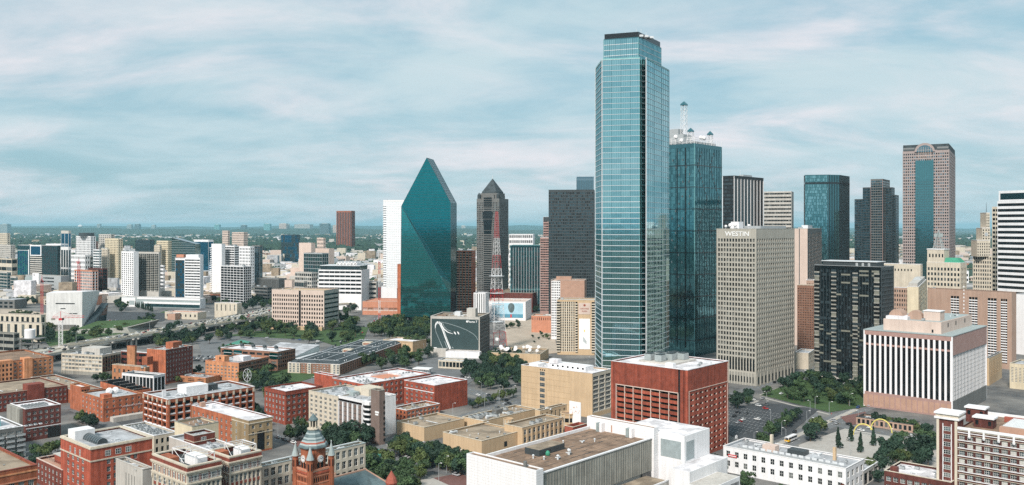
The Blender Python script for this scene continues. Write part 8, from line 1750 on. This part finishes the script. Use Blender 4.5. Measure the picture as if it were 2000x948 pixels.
row((1705, 828), (1822, 850), 10, dk, .75, 'clipped round tree along the base of the pinstriped block', 'trees before the pinstriped block')
grove([(1722, 905), (1760, 875), (1822, 865), (1824, 920), (1770, 925)], 16, dk, 1.15, 'dense tree between the plaza and the dark brick apartment block', 'dense trees by the brick apartments')
grove([(1690, 925), (1720, 915), (1730, 940), (1695, 950)], 4, dk, .9, 'tree at the carport corner of the white office', 'carport trees')
for px, py, k, s_ in ((1455, 962, 'oak', 1.05), (1536, 985, 'oak', .95), (1650, 980, 'rust', .9), (1390, 925, 'dark', 1.0), (1405, 935, 'oak', .9)):
    x, y = gp(px, py); tree(x, y, k, s_, {1455: 'green tree in front of the left end of the white office', 1536: 'green tree in front of the middle of the white office', 1650: 'rust red leaved tree at the right end of the white office', 1390: 'dark tree between the white wing and the red garage', 1405: 'green tree at the corner of the white office'}[px], 'single trees')
grove([(900, 735), (960, 700), (1022, 705), (1030, 760), (985, 768), (930, 762)], 60, dk + ['oak'], 1.1, 'leafy tree in the park left of the tall tan building', 'trees in the tan building park', 5.5)
row((765, 885), (925, 938), 18, dk, 1.0, 'street tree in the double row before the low tan blocks', 'street trees by the tan blocks'); row((785, 882), (925, 922), 16, dk, 1.0, 'street tree in the double row before the low tan blocks', 'street trees by the tan blocks')
grove([(655, 935), (668, 900), (725, 896), (760, 915), (700, 945)], 16, ok, 1.0, 'tree on the courthouse lawn right of the clock tower', 'courthouse lawn trees', 4.5)
grove([(735, 960), (760, 925), (830, 915), (838, 945), (790, 975)], 16, ok, .95, 'tree on the plaza right of the courthouse', 'plaza trees right of the courthouse', 4.5)
grove([(632, 872), (640, 858), (722, 862), (716, 885), (650, 890)], 14, dk, 1.1, 'dark tree at the foot of the ribbed brown office', 'trees at the ribbed office', 5)
row((562, 866), (602, 858), 3, dk, 1.0, 'tree on the corner in front of the cream white office', 'corner trees by the white office'); row((575, 835), (600, 840), 3, dk, .7, 'small tree at the foot of the brick block with arched windows', 'trees by the brick block')
grove([(470, 745), (545, 722), (560, 735), (555, 790), (520, 800), (500, 770)], 24, dk, 1.0, 'tree beside the orange office and its satellite dish', 'trees by the orange office', 5)
row((925, 925), (925, 960), 2, dk, .9, 'tree at the kerb left of the white tiled end wall', 'kerb trees')
for px, py, k in ((20, 905, 'oak'), (32, 905, 'dark'), (70, 893, 'oak'), (100, 892, 'olive'), (88, 898, 'olive'), (113, 885, 'oak'), (128, 880, 'dark'), (68, 915, 'dark'), (5, 900, 'olive')):
    x, y = gp(px, py); tree(x, y, k, .8, 'small tree on the street corner below the dark red apartment block', 'corner trees by the dark red apartments')
row((498, 800), (520, 850), 5, dk, .8, 'tree in the street right of the long brick building', 'trees in the side street'); row((340, 750), (395, 728), 5, dk, .7, 'small tree left of the low orange brick wing', 'trees by the orange wing'); row((640, 765), (612, 800), 4, dk, .8, 'tree behind the cream white office', 'trees behind the white office'); row((40, 800), (150, 772), 7, dk, .6, 'small tree behind the dark red apartment block', 'trees behind the dark red apartments'); row((915, 800), (1010, 775), 8, ok, .7, 'tree at the kerb of the avenue before the park', 'avenue kerb trees')
row((150, 825), (185, 840), 5, dk, .8, 'tree beside the loading dock of the brick loft', 'trees by the brick loft'); row((185, 748), (222, 745), 4, dk, .8, 'tree right of the white industrial loft', 'trees by the white loft')
grove([(420, 668), (448, 640), (560, 632), (565, 655), (500, 662)], 26, ok, 1.3, 'tree in the belt between the freeway and the metal shed', 'trees by the metal shed', 8)
grove([(560, 650), (610, 625), (680, 615), (700, 650), (690, 690), (640, 675), (600, 680)], 40, dk, 1.3, 'dark tree in the belt before the federal office', 'trees before the federal office', 8)
grove([(720, 650), (765, 628), (842, 640), (838, 690), (800, 690), (740, 665)], 60, ['oak', 'dark', 'olive', 'oak'], 1.35, 'tree in the dense grove before the crystal shaped tower', 'grove before the crystal tower', 7)
grove([(110, 668), (128, 655), (240, 640), (300, 622), (300, 634), (210, 660), (140, 680)], 34, ['oak', 'olive', 'oak', 'dark'], 1.0, 'tree on the slope between the museum cube and the freeway', 'trees by the freeway slope', 6)
grove([(395, 600), (440, 570), (520, 575), (545, 600), (470, 615)], 40, dk, 1.4, 'tree around the black and white grid block', 'trees around the grid block', 9)
row((262, 600), (300, 610), 9, ['pine'], .9, 'narrow conical tree before the long podium', 'podium trees'); row((845, 675), (838, 700), 3, ok, 1.0, 'tree at the corner of the billboard block', 'billboard corner trees')
grove([(985, 640), (1010, 632), (1030, 640), (1000, 655)], 6, ok, .7, 'bush in the empty lots right of the red and white mast', 'lot bushes', 6); grove([(1035, 655), (1075, 648), (1080, 665), (1040, 672)], 10, ok, .45, 'bush in the empty lots right of the red and white mast', 'lot bushes', 4)
grove([(1045, 590), (1072, 575), (1072, 612), (1045, 612)], 12, dk, 1.3, 'tree between the brick hall and the dark slab tower', 'trees by the dark slab', 9)
grove([(925, 590), (995, 580), (1000, 600), (930, 605)], 14, ok, 1.3, 'tree at the foot of the pyramid roofed tower', 'trees by the pyramid tower', 9)
grove([(0, 625), (60, 615), (90, 620), (60, 632), (0, 640)], 12, dk, 1.0, 'tree between the flat tan halls', 'trees by the tan halls', 8)
grove([(0, 588), (50, 585), (90, 592), (60, 605), (0, 605)], 20, dk, 1.3, 'tree before the left edge offices', 'trees by the left edge offices', 9)
grove([(655, 600), (700, 590), (720, 600), (690, 612)], 10, dk, 1.3, 'tree by the stepped white office', 'trees by the stepped white office', 9)
for g_, n_ in (([(0, 640), (110, 650), (110, 672), (40, 690), (0, 680)], 26), ([(225, 596), (240, 585), (262, 600), (235, 615)], 10), ([(335, 640), (400, 655), (360, 700), (300, 690)], 16), ([(430, 690), (470, 680), (500, 700), (440, 720)], 10), ([(300, 660), (560, 640), (560, 660), (300, 690)], 22), ([(700, 700), (840, 700), (840, 720), (720, 730)], 14), ([(160, 560), (236, 560), (236, 600), (200, 600)], 18), ([(392, 540), (412, 540), (425, 610), (400, 610)], 16), ([(510, 520), (560, 510), (620, 530), (530, 550)], 20), ([(655, 520), (745, 510), (745, 560), (730, 570), (700, 530)], 24)): grove(g_, n_, dk, 1.2, 'tree', 'trees', 8)
def joined(name, L):
    V, Fc, K, off, ms = [], [], [], 0, []
    for x, y, kind, s_ in L:
        for me in rt.choice(TREES[kind]):
            n = len(me.vertices); v = np.empty(n * 3); me.vertices.foreach_get('co', v); v = v.reshape(-1, 3) * s_ * rt.uniform(.85, 1.15); a = rt.uniform(0, 6.28); c, s2 = cos(a), sin(a)
            V.append(np.stack([v[:, 0] * c - v[:, 1] * s2 + x, v[:, 0] * s2 + v[:, 1] * c + y, v[:, 2]], 1)); mn = me.materials[0].name
            if mn not in ms: ms.append(mn)
            for p in me.polygons: Fc.append([off + i for i in p.vertices]); K.append(ms.index(mn))
            off += n
    me = bpy.data.meshes.new(name); me.from_pydata(np.concatenate(V).tolist(), [], Fc)
    for n in ms: me.materials.append(bpy.data.materials[n])
    me.polygons.foreach_set('material_index', K); link(name, me, None, 'stuff')
joined('distant_trees', FAR)
# wooded middle distance, one mass
def canopy(name, n, y0, y1, xr, size, mt, dens, seed=1):
    from mathutils import noise
    rr = np.random.default_rng(seed); ico = [(0, 0, 1), (.894, 0, .447), (.276, .851, .447), (-.724, .526, .447), (-.724, -.526, .447), (.276, -.851, .447), (.724, .526, -.2), (-.276, .851, -.2), (-.894, 0, -.2), (-.276, -.851, -.2), (.724, -.526, -.2)]
    fc = [(0, 1, 2), (0, 2, 3), (0, 3, 4), (0, 4, 5), (0, 5, 1), (1, 6, 2), (2, 7, 3), (3, 8, 4), (4, 9, 5), (5, 10, 1), (6, 7, 2), (7, 8, 3), (8, 9, 4), (9, 10, 5), (10, 6, 1)]
    V, F_ = [], []; ico = np.array(ico); k = 0; cnt = 0
    while cnt < n:
        f = rr.random(); Y = 1 / (1 / y0 + (1 / y1 - 1 / y0) * f); x = (rr.uniform(*xr)) / F * Y
        d = noise.noise(Vector((x * .0016, Y * .0011, 3.3))) + .5 * noise.noise(Vector((x * .006, Y * .004, 7)))
        k += 1
        if k > n * 14: break
        if d < dens(Y): continue
        if any(abs(x - b[0]) < b[2] and abs(Y - b[1]) < b[2] for b in BLD): continue
        s_ = size * rr.uniform(.7, 1.5); v = ico * rr.uniform(.75, 1.25, size=(11, 1)) * np.array([s_, s_, s_ * rr.uniform(.7, 1.1)]) + np.array([x, Y, s_ * .5]); b = len(V)
        V.extend(map(tuple, v)); F_.extend([(p + b, q + b, r_ + b) for p, q, r_ in fc]); cnt += 1
    me = bpy.data.meshes.new(name); me.from_pydata(V, [], F_); me.materials.append(MATS[mt]); link(name, me, None, 'stuff')
BLD = [(o.location[0] + 15, o.location[1] + 20, 38) for o in C.objects if o.parent is None and o.get('category') in ('building', 'museum') and o.location[1] > 1150] + [(p[0], p[1], 24) for p in DECK]
mat('wood_mass', (.026, .055, .032), .9, .5, .05); mat('wood_mass_light', (.05, .08, .04), .9, .5, .05)
canopy('woodland', 9000, 1350, 5200, (-1080, 60), 7.5, 'wood_mass', lambda Y: -.02 if Y > 2300 else .10, 1)
canopy('woodland', 2600, 1350, 4200, (-1080, 60), 7.5, 'wood_mass_light', lambda Y: .0 if Y > 2300 else .08, 2)
canopy('woodland', 9000, 4500, 13000, (-1080, 1080), 17, 'wood_mass', lambda Y: -.06, 3)
canopy('woodland', 1500, 1700, 5000, (-120, 1080), 9, 'wood_mass', lambda Y: -.1, 4)
# low houses and sheds scattered through the far suburbs
lowm = {}
def low_mesh(k, wm, rm):
    m = MB(); m.box(-1, -1, 0, 1, 1, 1, wm); m.box(-1.02, -1.02, 1, 1.02, 1.02, 1.06, rm); m.box(-.3, -.2, 1.06, .2, .3, 1.3, 'pale_concrete')
    for j in range(2):
        for i in range(5): m.box(-.9 + .38 * i, -1.01, .15 + .42 * j, -.66 + .38 * i, -1, .38 + .42 * j, 'glass_dark', (4,))
    return m.mesh('walls')
LOW = [low_mesh(i, *a) for i, a in enumerate((('cream_stone', 'white_membrane'), ('pale_concrete', 'grey_membrane'), ('pink_stone', 'pink_stone'), ('white_paint', 'white_membrane'), ('salmon_stone', 'gravel_roof'), ('dark_concrete', 'grey_membrane'), ('brown_stone', 'pale_concrete')))]
names = ['cream walled low block with white roof', 'grey concrete low block', 'pinkish low block with flat roof', 'white shed with bright roof', 'orange tan low block', 'dark low block with grey roof', 'brown low block with pale roof']
rl = random.Random(21); cnt = 0; pl = list(BLD)
while cnt < 265:
    f = rl.random(); Y = 1 / (1 / 1380 + (1 / 6500 - 1 / 1380) * f); px = rl.uniform(-20, 1075) if rl.random() < .93 else rl.uniform(1540, 1960); x = X(px, Y)
    if any(abs(x - b[0]) < b[2] and abs(Y - b[1]) < b[2] for b in pl): continue
    if 395 < px < 560 and Y < 1500: continue
    i = rl.randrange(7); s_ = rl.uniform(9, 30) * (1 if Y < 2500 else 1.8); o = link('low_building', LOW[i], None, None, (x, Y, 0), U(rl.choice((66, 70, 78))) - pi / 2)
    hgt = rl.uniform(6, 16) * (1 if rl.random() < .85 else 1.8); o.scale = (s_, s_ * rl.uniform(.4, 1), hgt)
    zone = 'between the Uptown towers' if Y < 2200 else ('in the wooded suburbs beyond the towers' if Y < 4000 else 'far out near the horizon'); zone = zone.replace('Uptown ', 'left hand ')
    tag(o, names[i] + ' ' + zone, 'building', 'low blocks: ' + names[i] + ' ' + zone); pl.append((x, Y, s_ * 1.15)); cnt += 1
m = MB()
for k in range(9000):      # roofs too many to count, farther out
    Y = 1 / (1 / 1500 + (1 / 14000 - 1 / 1500) * rl.random()); x = X(rl.uniform(-40, 1080 if Y < 3000 else 2040), Y)
    if any(abs(x - b[0]) < b[2] and abs(Y - b[1]) < b[2] for b in pl): continue
    s_ = rl.uniform(6, 18) * (1 + Y / 9000); t_ = rl.uniform(.3, 1); hgt = rl.uniform(8, 18) * (2.2 if rl.random() < .06 else 1); m.box(x - s_, Y - s_ * t_, 0, x + s_, Y + s_ * t_, hgt, rl.choice(('cream_stone', 'pale_concrete', 'pink_stone', 'white_membrane', 'gravel_roof', 'grey_membrane')), (0,))
m.build('suburb_roofs', None, 'stuff')
# ---------------------------------------------------------------- street furniture
def lamp_parts():
    m = MB(); m.tube((0, 0, 0), (0, 0, 9), .14, 'grey_metal', 6, .09); m.tube((0, 0, 9), (1.8, 0, 9.6), .08, 'grey_metal', 5); a = m.mesh('pole')
    m = MB(); m.box(1.5, -.2, 9.5, 2.5, .2, 9.75, 'white_enamel'); return a, m.mesh('lamp_head')
LPM = lamp_parts()
for i, (px, py, lab) in enumerate(((735, 650, 'street lamp by the grove before the crystal tower'), (828, 690, 'street lamp left of the billboard block'), (595, 655, 'street lamp by the federal office trees'), (543, 850, 'street lamp by the dark street at the long brick building'), (1505, 830, 'street lamp in the middle of the dark car park'), (1535, 868, 'street lamp on the diagonal street'), (1535, 895, 'street lamp behind the white office'), (1440, 885, 'street lamp at the parking entrance'), (1592, 800, 'street lamp at the crossing below the park'), (872, 925, 'street lamp on the street of trees'), (857, 940, 'second street lamp on the street of trees'), (900, 915, 'street lamp near the white tiled wall'), (440, 660, 'street lamp beside the freeway trees'), (463, 700, 'street lamp at the orange office car park'), (670, 640, 'street lamp by the lot left of the pink hall'), (975, 790, 'street lamp on the avenue before the tree park'), (940, 770, 'street lamp by the tan park corner'), (620, 690, 'street lamp at the metal shed'), (1740, 870, 'street lamp on the pale plaza'), (1660, 890, 'street lamp near the conical plaza trees'))):
    x, y = gp(px, py); t = thing('street_lamp', lab, 'street lamp', (x, y, 0), rt.uniform(0, 6), 'street lamps'); link('pole', LPM[0], t); link('lamp_head', LPM[1], t)
for x, y, rz in LAMPS: t = thing('street_lamp', 'grey street lamp at the kerb of a downtown street', 'street lamp', (x, y, 0), rz, 'kerb street lamps'); link('pole', LPM[0], t); link('lamp_head', LPM[1], t)
for i in range(14):
    f = i / 13; k = f * (len(DECK) - 2); j = int(k); c = Vector(DECK[j]).lerp(Vector(DECK[j + 1]), k - j); t = thing('freeway_lamp', 'tall lamp in the median of the elevated freeway', 'street lamp', (c.x, c.y, 8.9), 0, 'freeway lamps')
    m = link('pole', LPM[0], t); link('lamp_head', LPM[1], t); t.scale = (1.2, 1.2, 1.4)
def arches():
    x, y = gp(1690, 852); t = thing('yellow_arches', 'pair of large yellow arches over the low dark restaurant roof', 'sign', (x, y, 0), ANG)
    for k, (dx_, dy_) in enumerate(((-2, 0), (19, -3))):
        m = MB(); n = 16; rr, hh = 6.6, 7.8
        for i in range(n):
            t0, t1 = pi * i / n, pi * (i + 1) / n; m.tube((dx_ + .35 * i * 0, dy_ - rr * cos(t0), hh * sin(t0)), (dx_, dy_ - rr * cos(t1), hh * sin(t1)), .34, 'arch_yellow', 8)
        m.build('arch', t)
    r, w1, w2, h = bld('restaurant', 'low restaurant with dark flat roof and pale ticket wall behind the yellow arches', 1783, 555, 845, 1672, None, w1=13, z1=5, L=dict(nb=12, nf=1, p=.4, b=.2, base=.3, top=1, g=GD), R=PLAIN, wm='brown_stone', roof='dark_roof', cap='dark_metal', eq=10, eqs=.55)
arches()
def red_arch(px, py, lab, s_):
    x, y = gp(px, py); t = thing('red_arch_gate', lab, 'sculpture', (x, y, 0), ANG)
    m = MB(); n = 14
    for i in range(n):
        t0, t1 = pi * i / n, pi * (i + 1) / n; a = 1.9 * s_; h = 4.2 * s_; m.tube((0, -a * cos(t0), h * sin(t0) ** .8), (0, -a * cos(t1), h * sin(t1) ** .8 if i < n - 1 else 0), .5 * s_, 'rust_brick', 6)
    m.build('arch', t); m = MB(); m.box(-.5, 2.2 * s_, 0, .5, 9 * s_, 1.0, 'rust_brick'); m.box(-.6, -7 * s_, 0, .6, -2.4 * s_, .8, 'rust_brick'); m.build('low_wall', t)
red_arch(706, 874, 'red brick arch gate with low curved wall at the brown slab tower', 1.25); red_arch(672, 885, 'red brick arch gate nearest the clock tower', 1.15)
def shelter():
    x, y = gp(1592, 858); t = thing('bus_shelter', 'dark bus shelter under the tree on the diagonal street', 'shelter', (x, y, 0), ANG); m = MB(); m.box(-6, -1.3, 2.7, 6, 1.3, 3, 'dark_metal'); m.build('roof', t)
    for a in (-5.5, 0, 5.5): m = MB(); m.box(a - .1, 1, 0, a + .1, 1.2, 2.7, 'dark_metal'); m.build('post', t)
    m = MB(); m.box(-5.4, 1.05, .4, 5.4, 1.1, 2.3, 'glass_mid'); m.build('glass_pane', t)
    x, y = gp(1545, 862); t = thing('bus', 'white and yellow bus stopped on the diagonal street', 'bus', (x, y, .35), ANG)
    m = MB(); m.box(-6, -1.25, .4, 6, 1.25, 3.0, 'white_enamel'); m.box(-5.9, -1.15, 3.0, 5.9, 1.15, 3.15, 'white_paint'); m.box(-6.05, -1.27, .45, -3.5, 1.27, 1.8, 'car_yellow'); m.build('body', t)
    m = MB(); m.box(-5.7, -1.28, 1.6, 5.4, -1.26, 2.6, 'glass_black'); m.box(-5.7, 1.26, 1.6, 5.4, 1.28, 2.6, 'glass_black'); m.box(-6.08, -1.0, 1.4, -6.06, 1.0, 2.7, 'glass_black'); m.build('windows', t)
    for a in (-4, 3.6):
        for b in (-1.1, 1.1): m = MB(); m.tube((a, b - .15, .45), (a, b + .15, .45), .48, 'rubber', 10); m.build('wheel', t)
    for px, py, lab in ((1468, 876, 'dark banner sign post with red flag at the car park entrance'), (1438, 868, 'lamp sign post at the red garage corner')):
        x, y = gp(px, py); t = thing('sign_post', lab, 'sign', (x, y, 0)); m = MB(); m.tube((0, 0, 0), (0, 0, 5.5), .12, 'dark_metal', 6); m.build('post', t); m = MB(); m.box(-.7, -.06, 3.4, .7, .06, 5.2, 'mulch_red' if px == 1468 else 'pale_metal'); m.build('panel', t)
shelter()
# people on the pavements, tiny at this distance
def person_mesh(c1, c2):
    m = MB(); prof = [(.10, .0), (.11, .42), (.15, .80), (.17, .95)]
    for s_ in (-.1, .1): m.lathe(s_, 0, [(.07, 0), (.08, .45), (.11, .86)], c2, 6)
    m.lathe(0, 0, [(.17, .84), (.19, 1.0), (.17, 1.2), (.23, 1.42), (.08, 1.5), (.06, 1.55)], c1, 8); m.lathe(0, 0, [(.07, 1.53), (.11, 1.63), (.10, 1.74), (.03, 1.80)], 'brown_stone', 8)
    for s_ in (-1, 1): m.tube((s_ * .22, 0, 1.40), (s_ * .27, .04, 1.1), .05, c1, 5); m.tube((s_ * .27, .04, 1.1), (s_ * .25, .16, .84), .04, 'brown_stone', 5, .03)
    return m.mesh('person')
PM = {'white shirt and dark trousers': person_mesh('white_paint', 'asphalt'), 'red top and grey trousers': person_mesh('red_enamel', 'grey_concrete'), 'black jacket': person_mesh('black_metal', 'asphalt'), 'blue shirt': person_mesh('car_blue', 'warm_concrete')}
for px, py, k, w_ in ((1500, 787, 'white shirt and dark trousers', 'on the pavement before the hotel'), (1512, 782, 'black jacket', 'near the hotel entrance'), (1643, 818, 'blue shirt', 'crossing below the park'), (1624, 812, 'red top and grey trousers', 'at the park corner'), (757, 906, 'black jacket', 'on the plaza by the small lot'), (690, 886, 'red top and grey trousers', 'between the red arch gates'), (966, 782, 'white shirt and dark trousers', 'by the tan building park'), (990, 776, 'blue shirt', 'at the crossing near the tan building park'), (1600, 858, 'white shirt and dark trousers', 'waiting at the bus shelter')):
    x, y = gp(px, py); o = link('person', PM[k], None, None, (x, y, .15), rt.uniform(0, 6)); tag(o, 'person in %s standing %s' % (k, w_), 'person')
# ---------------------------------------------------------------- air
hm = bpy.data.materials.new('haze'); hm.use_nodes = True; t = hm.node_tree
for n in list(t.nodes): t.nodes.remove(n)
o_ = nd(t, 'ShaderNodeOutputMaterial'); pv = nd(t, 'ShaderNodeVolumePrincipled'); t.links.new(pv.outputs[0], o_.inputs['Volume'])
pv.inputs['Color'].default_value = (.44, .80, .95, 1); pv.inputs['Density'].default_value = 3.0e-5; pv.inputs['Anisotropy'].default_value = 0.0
MATS['haze'] = hm; m = MB(); m.box(-61000, -61000, -1.5, 61000, 71000, 310, 'haze'); m.build('haze', None, 'stuff')
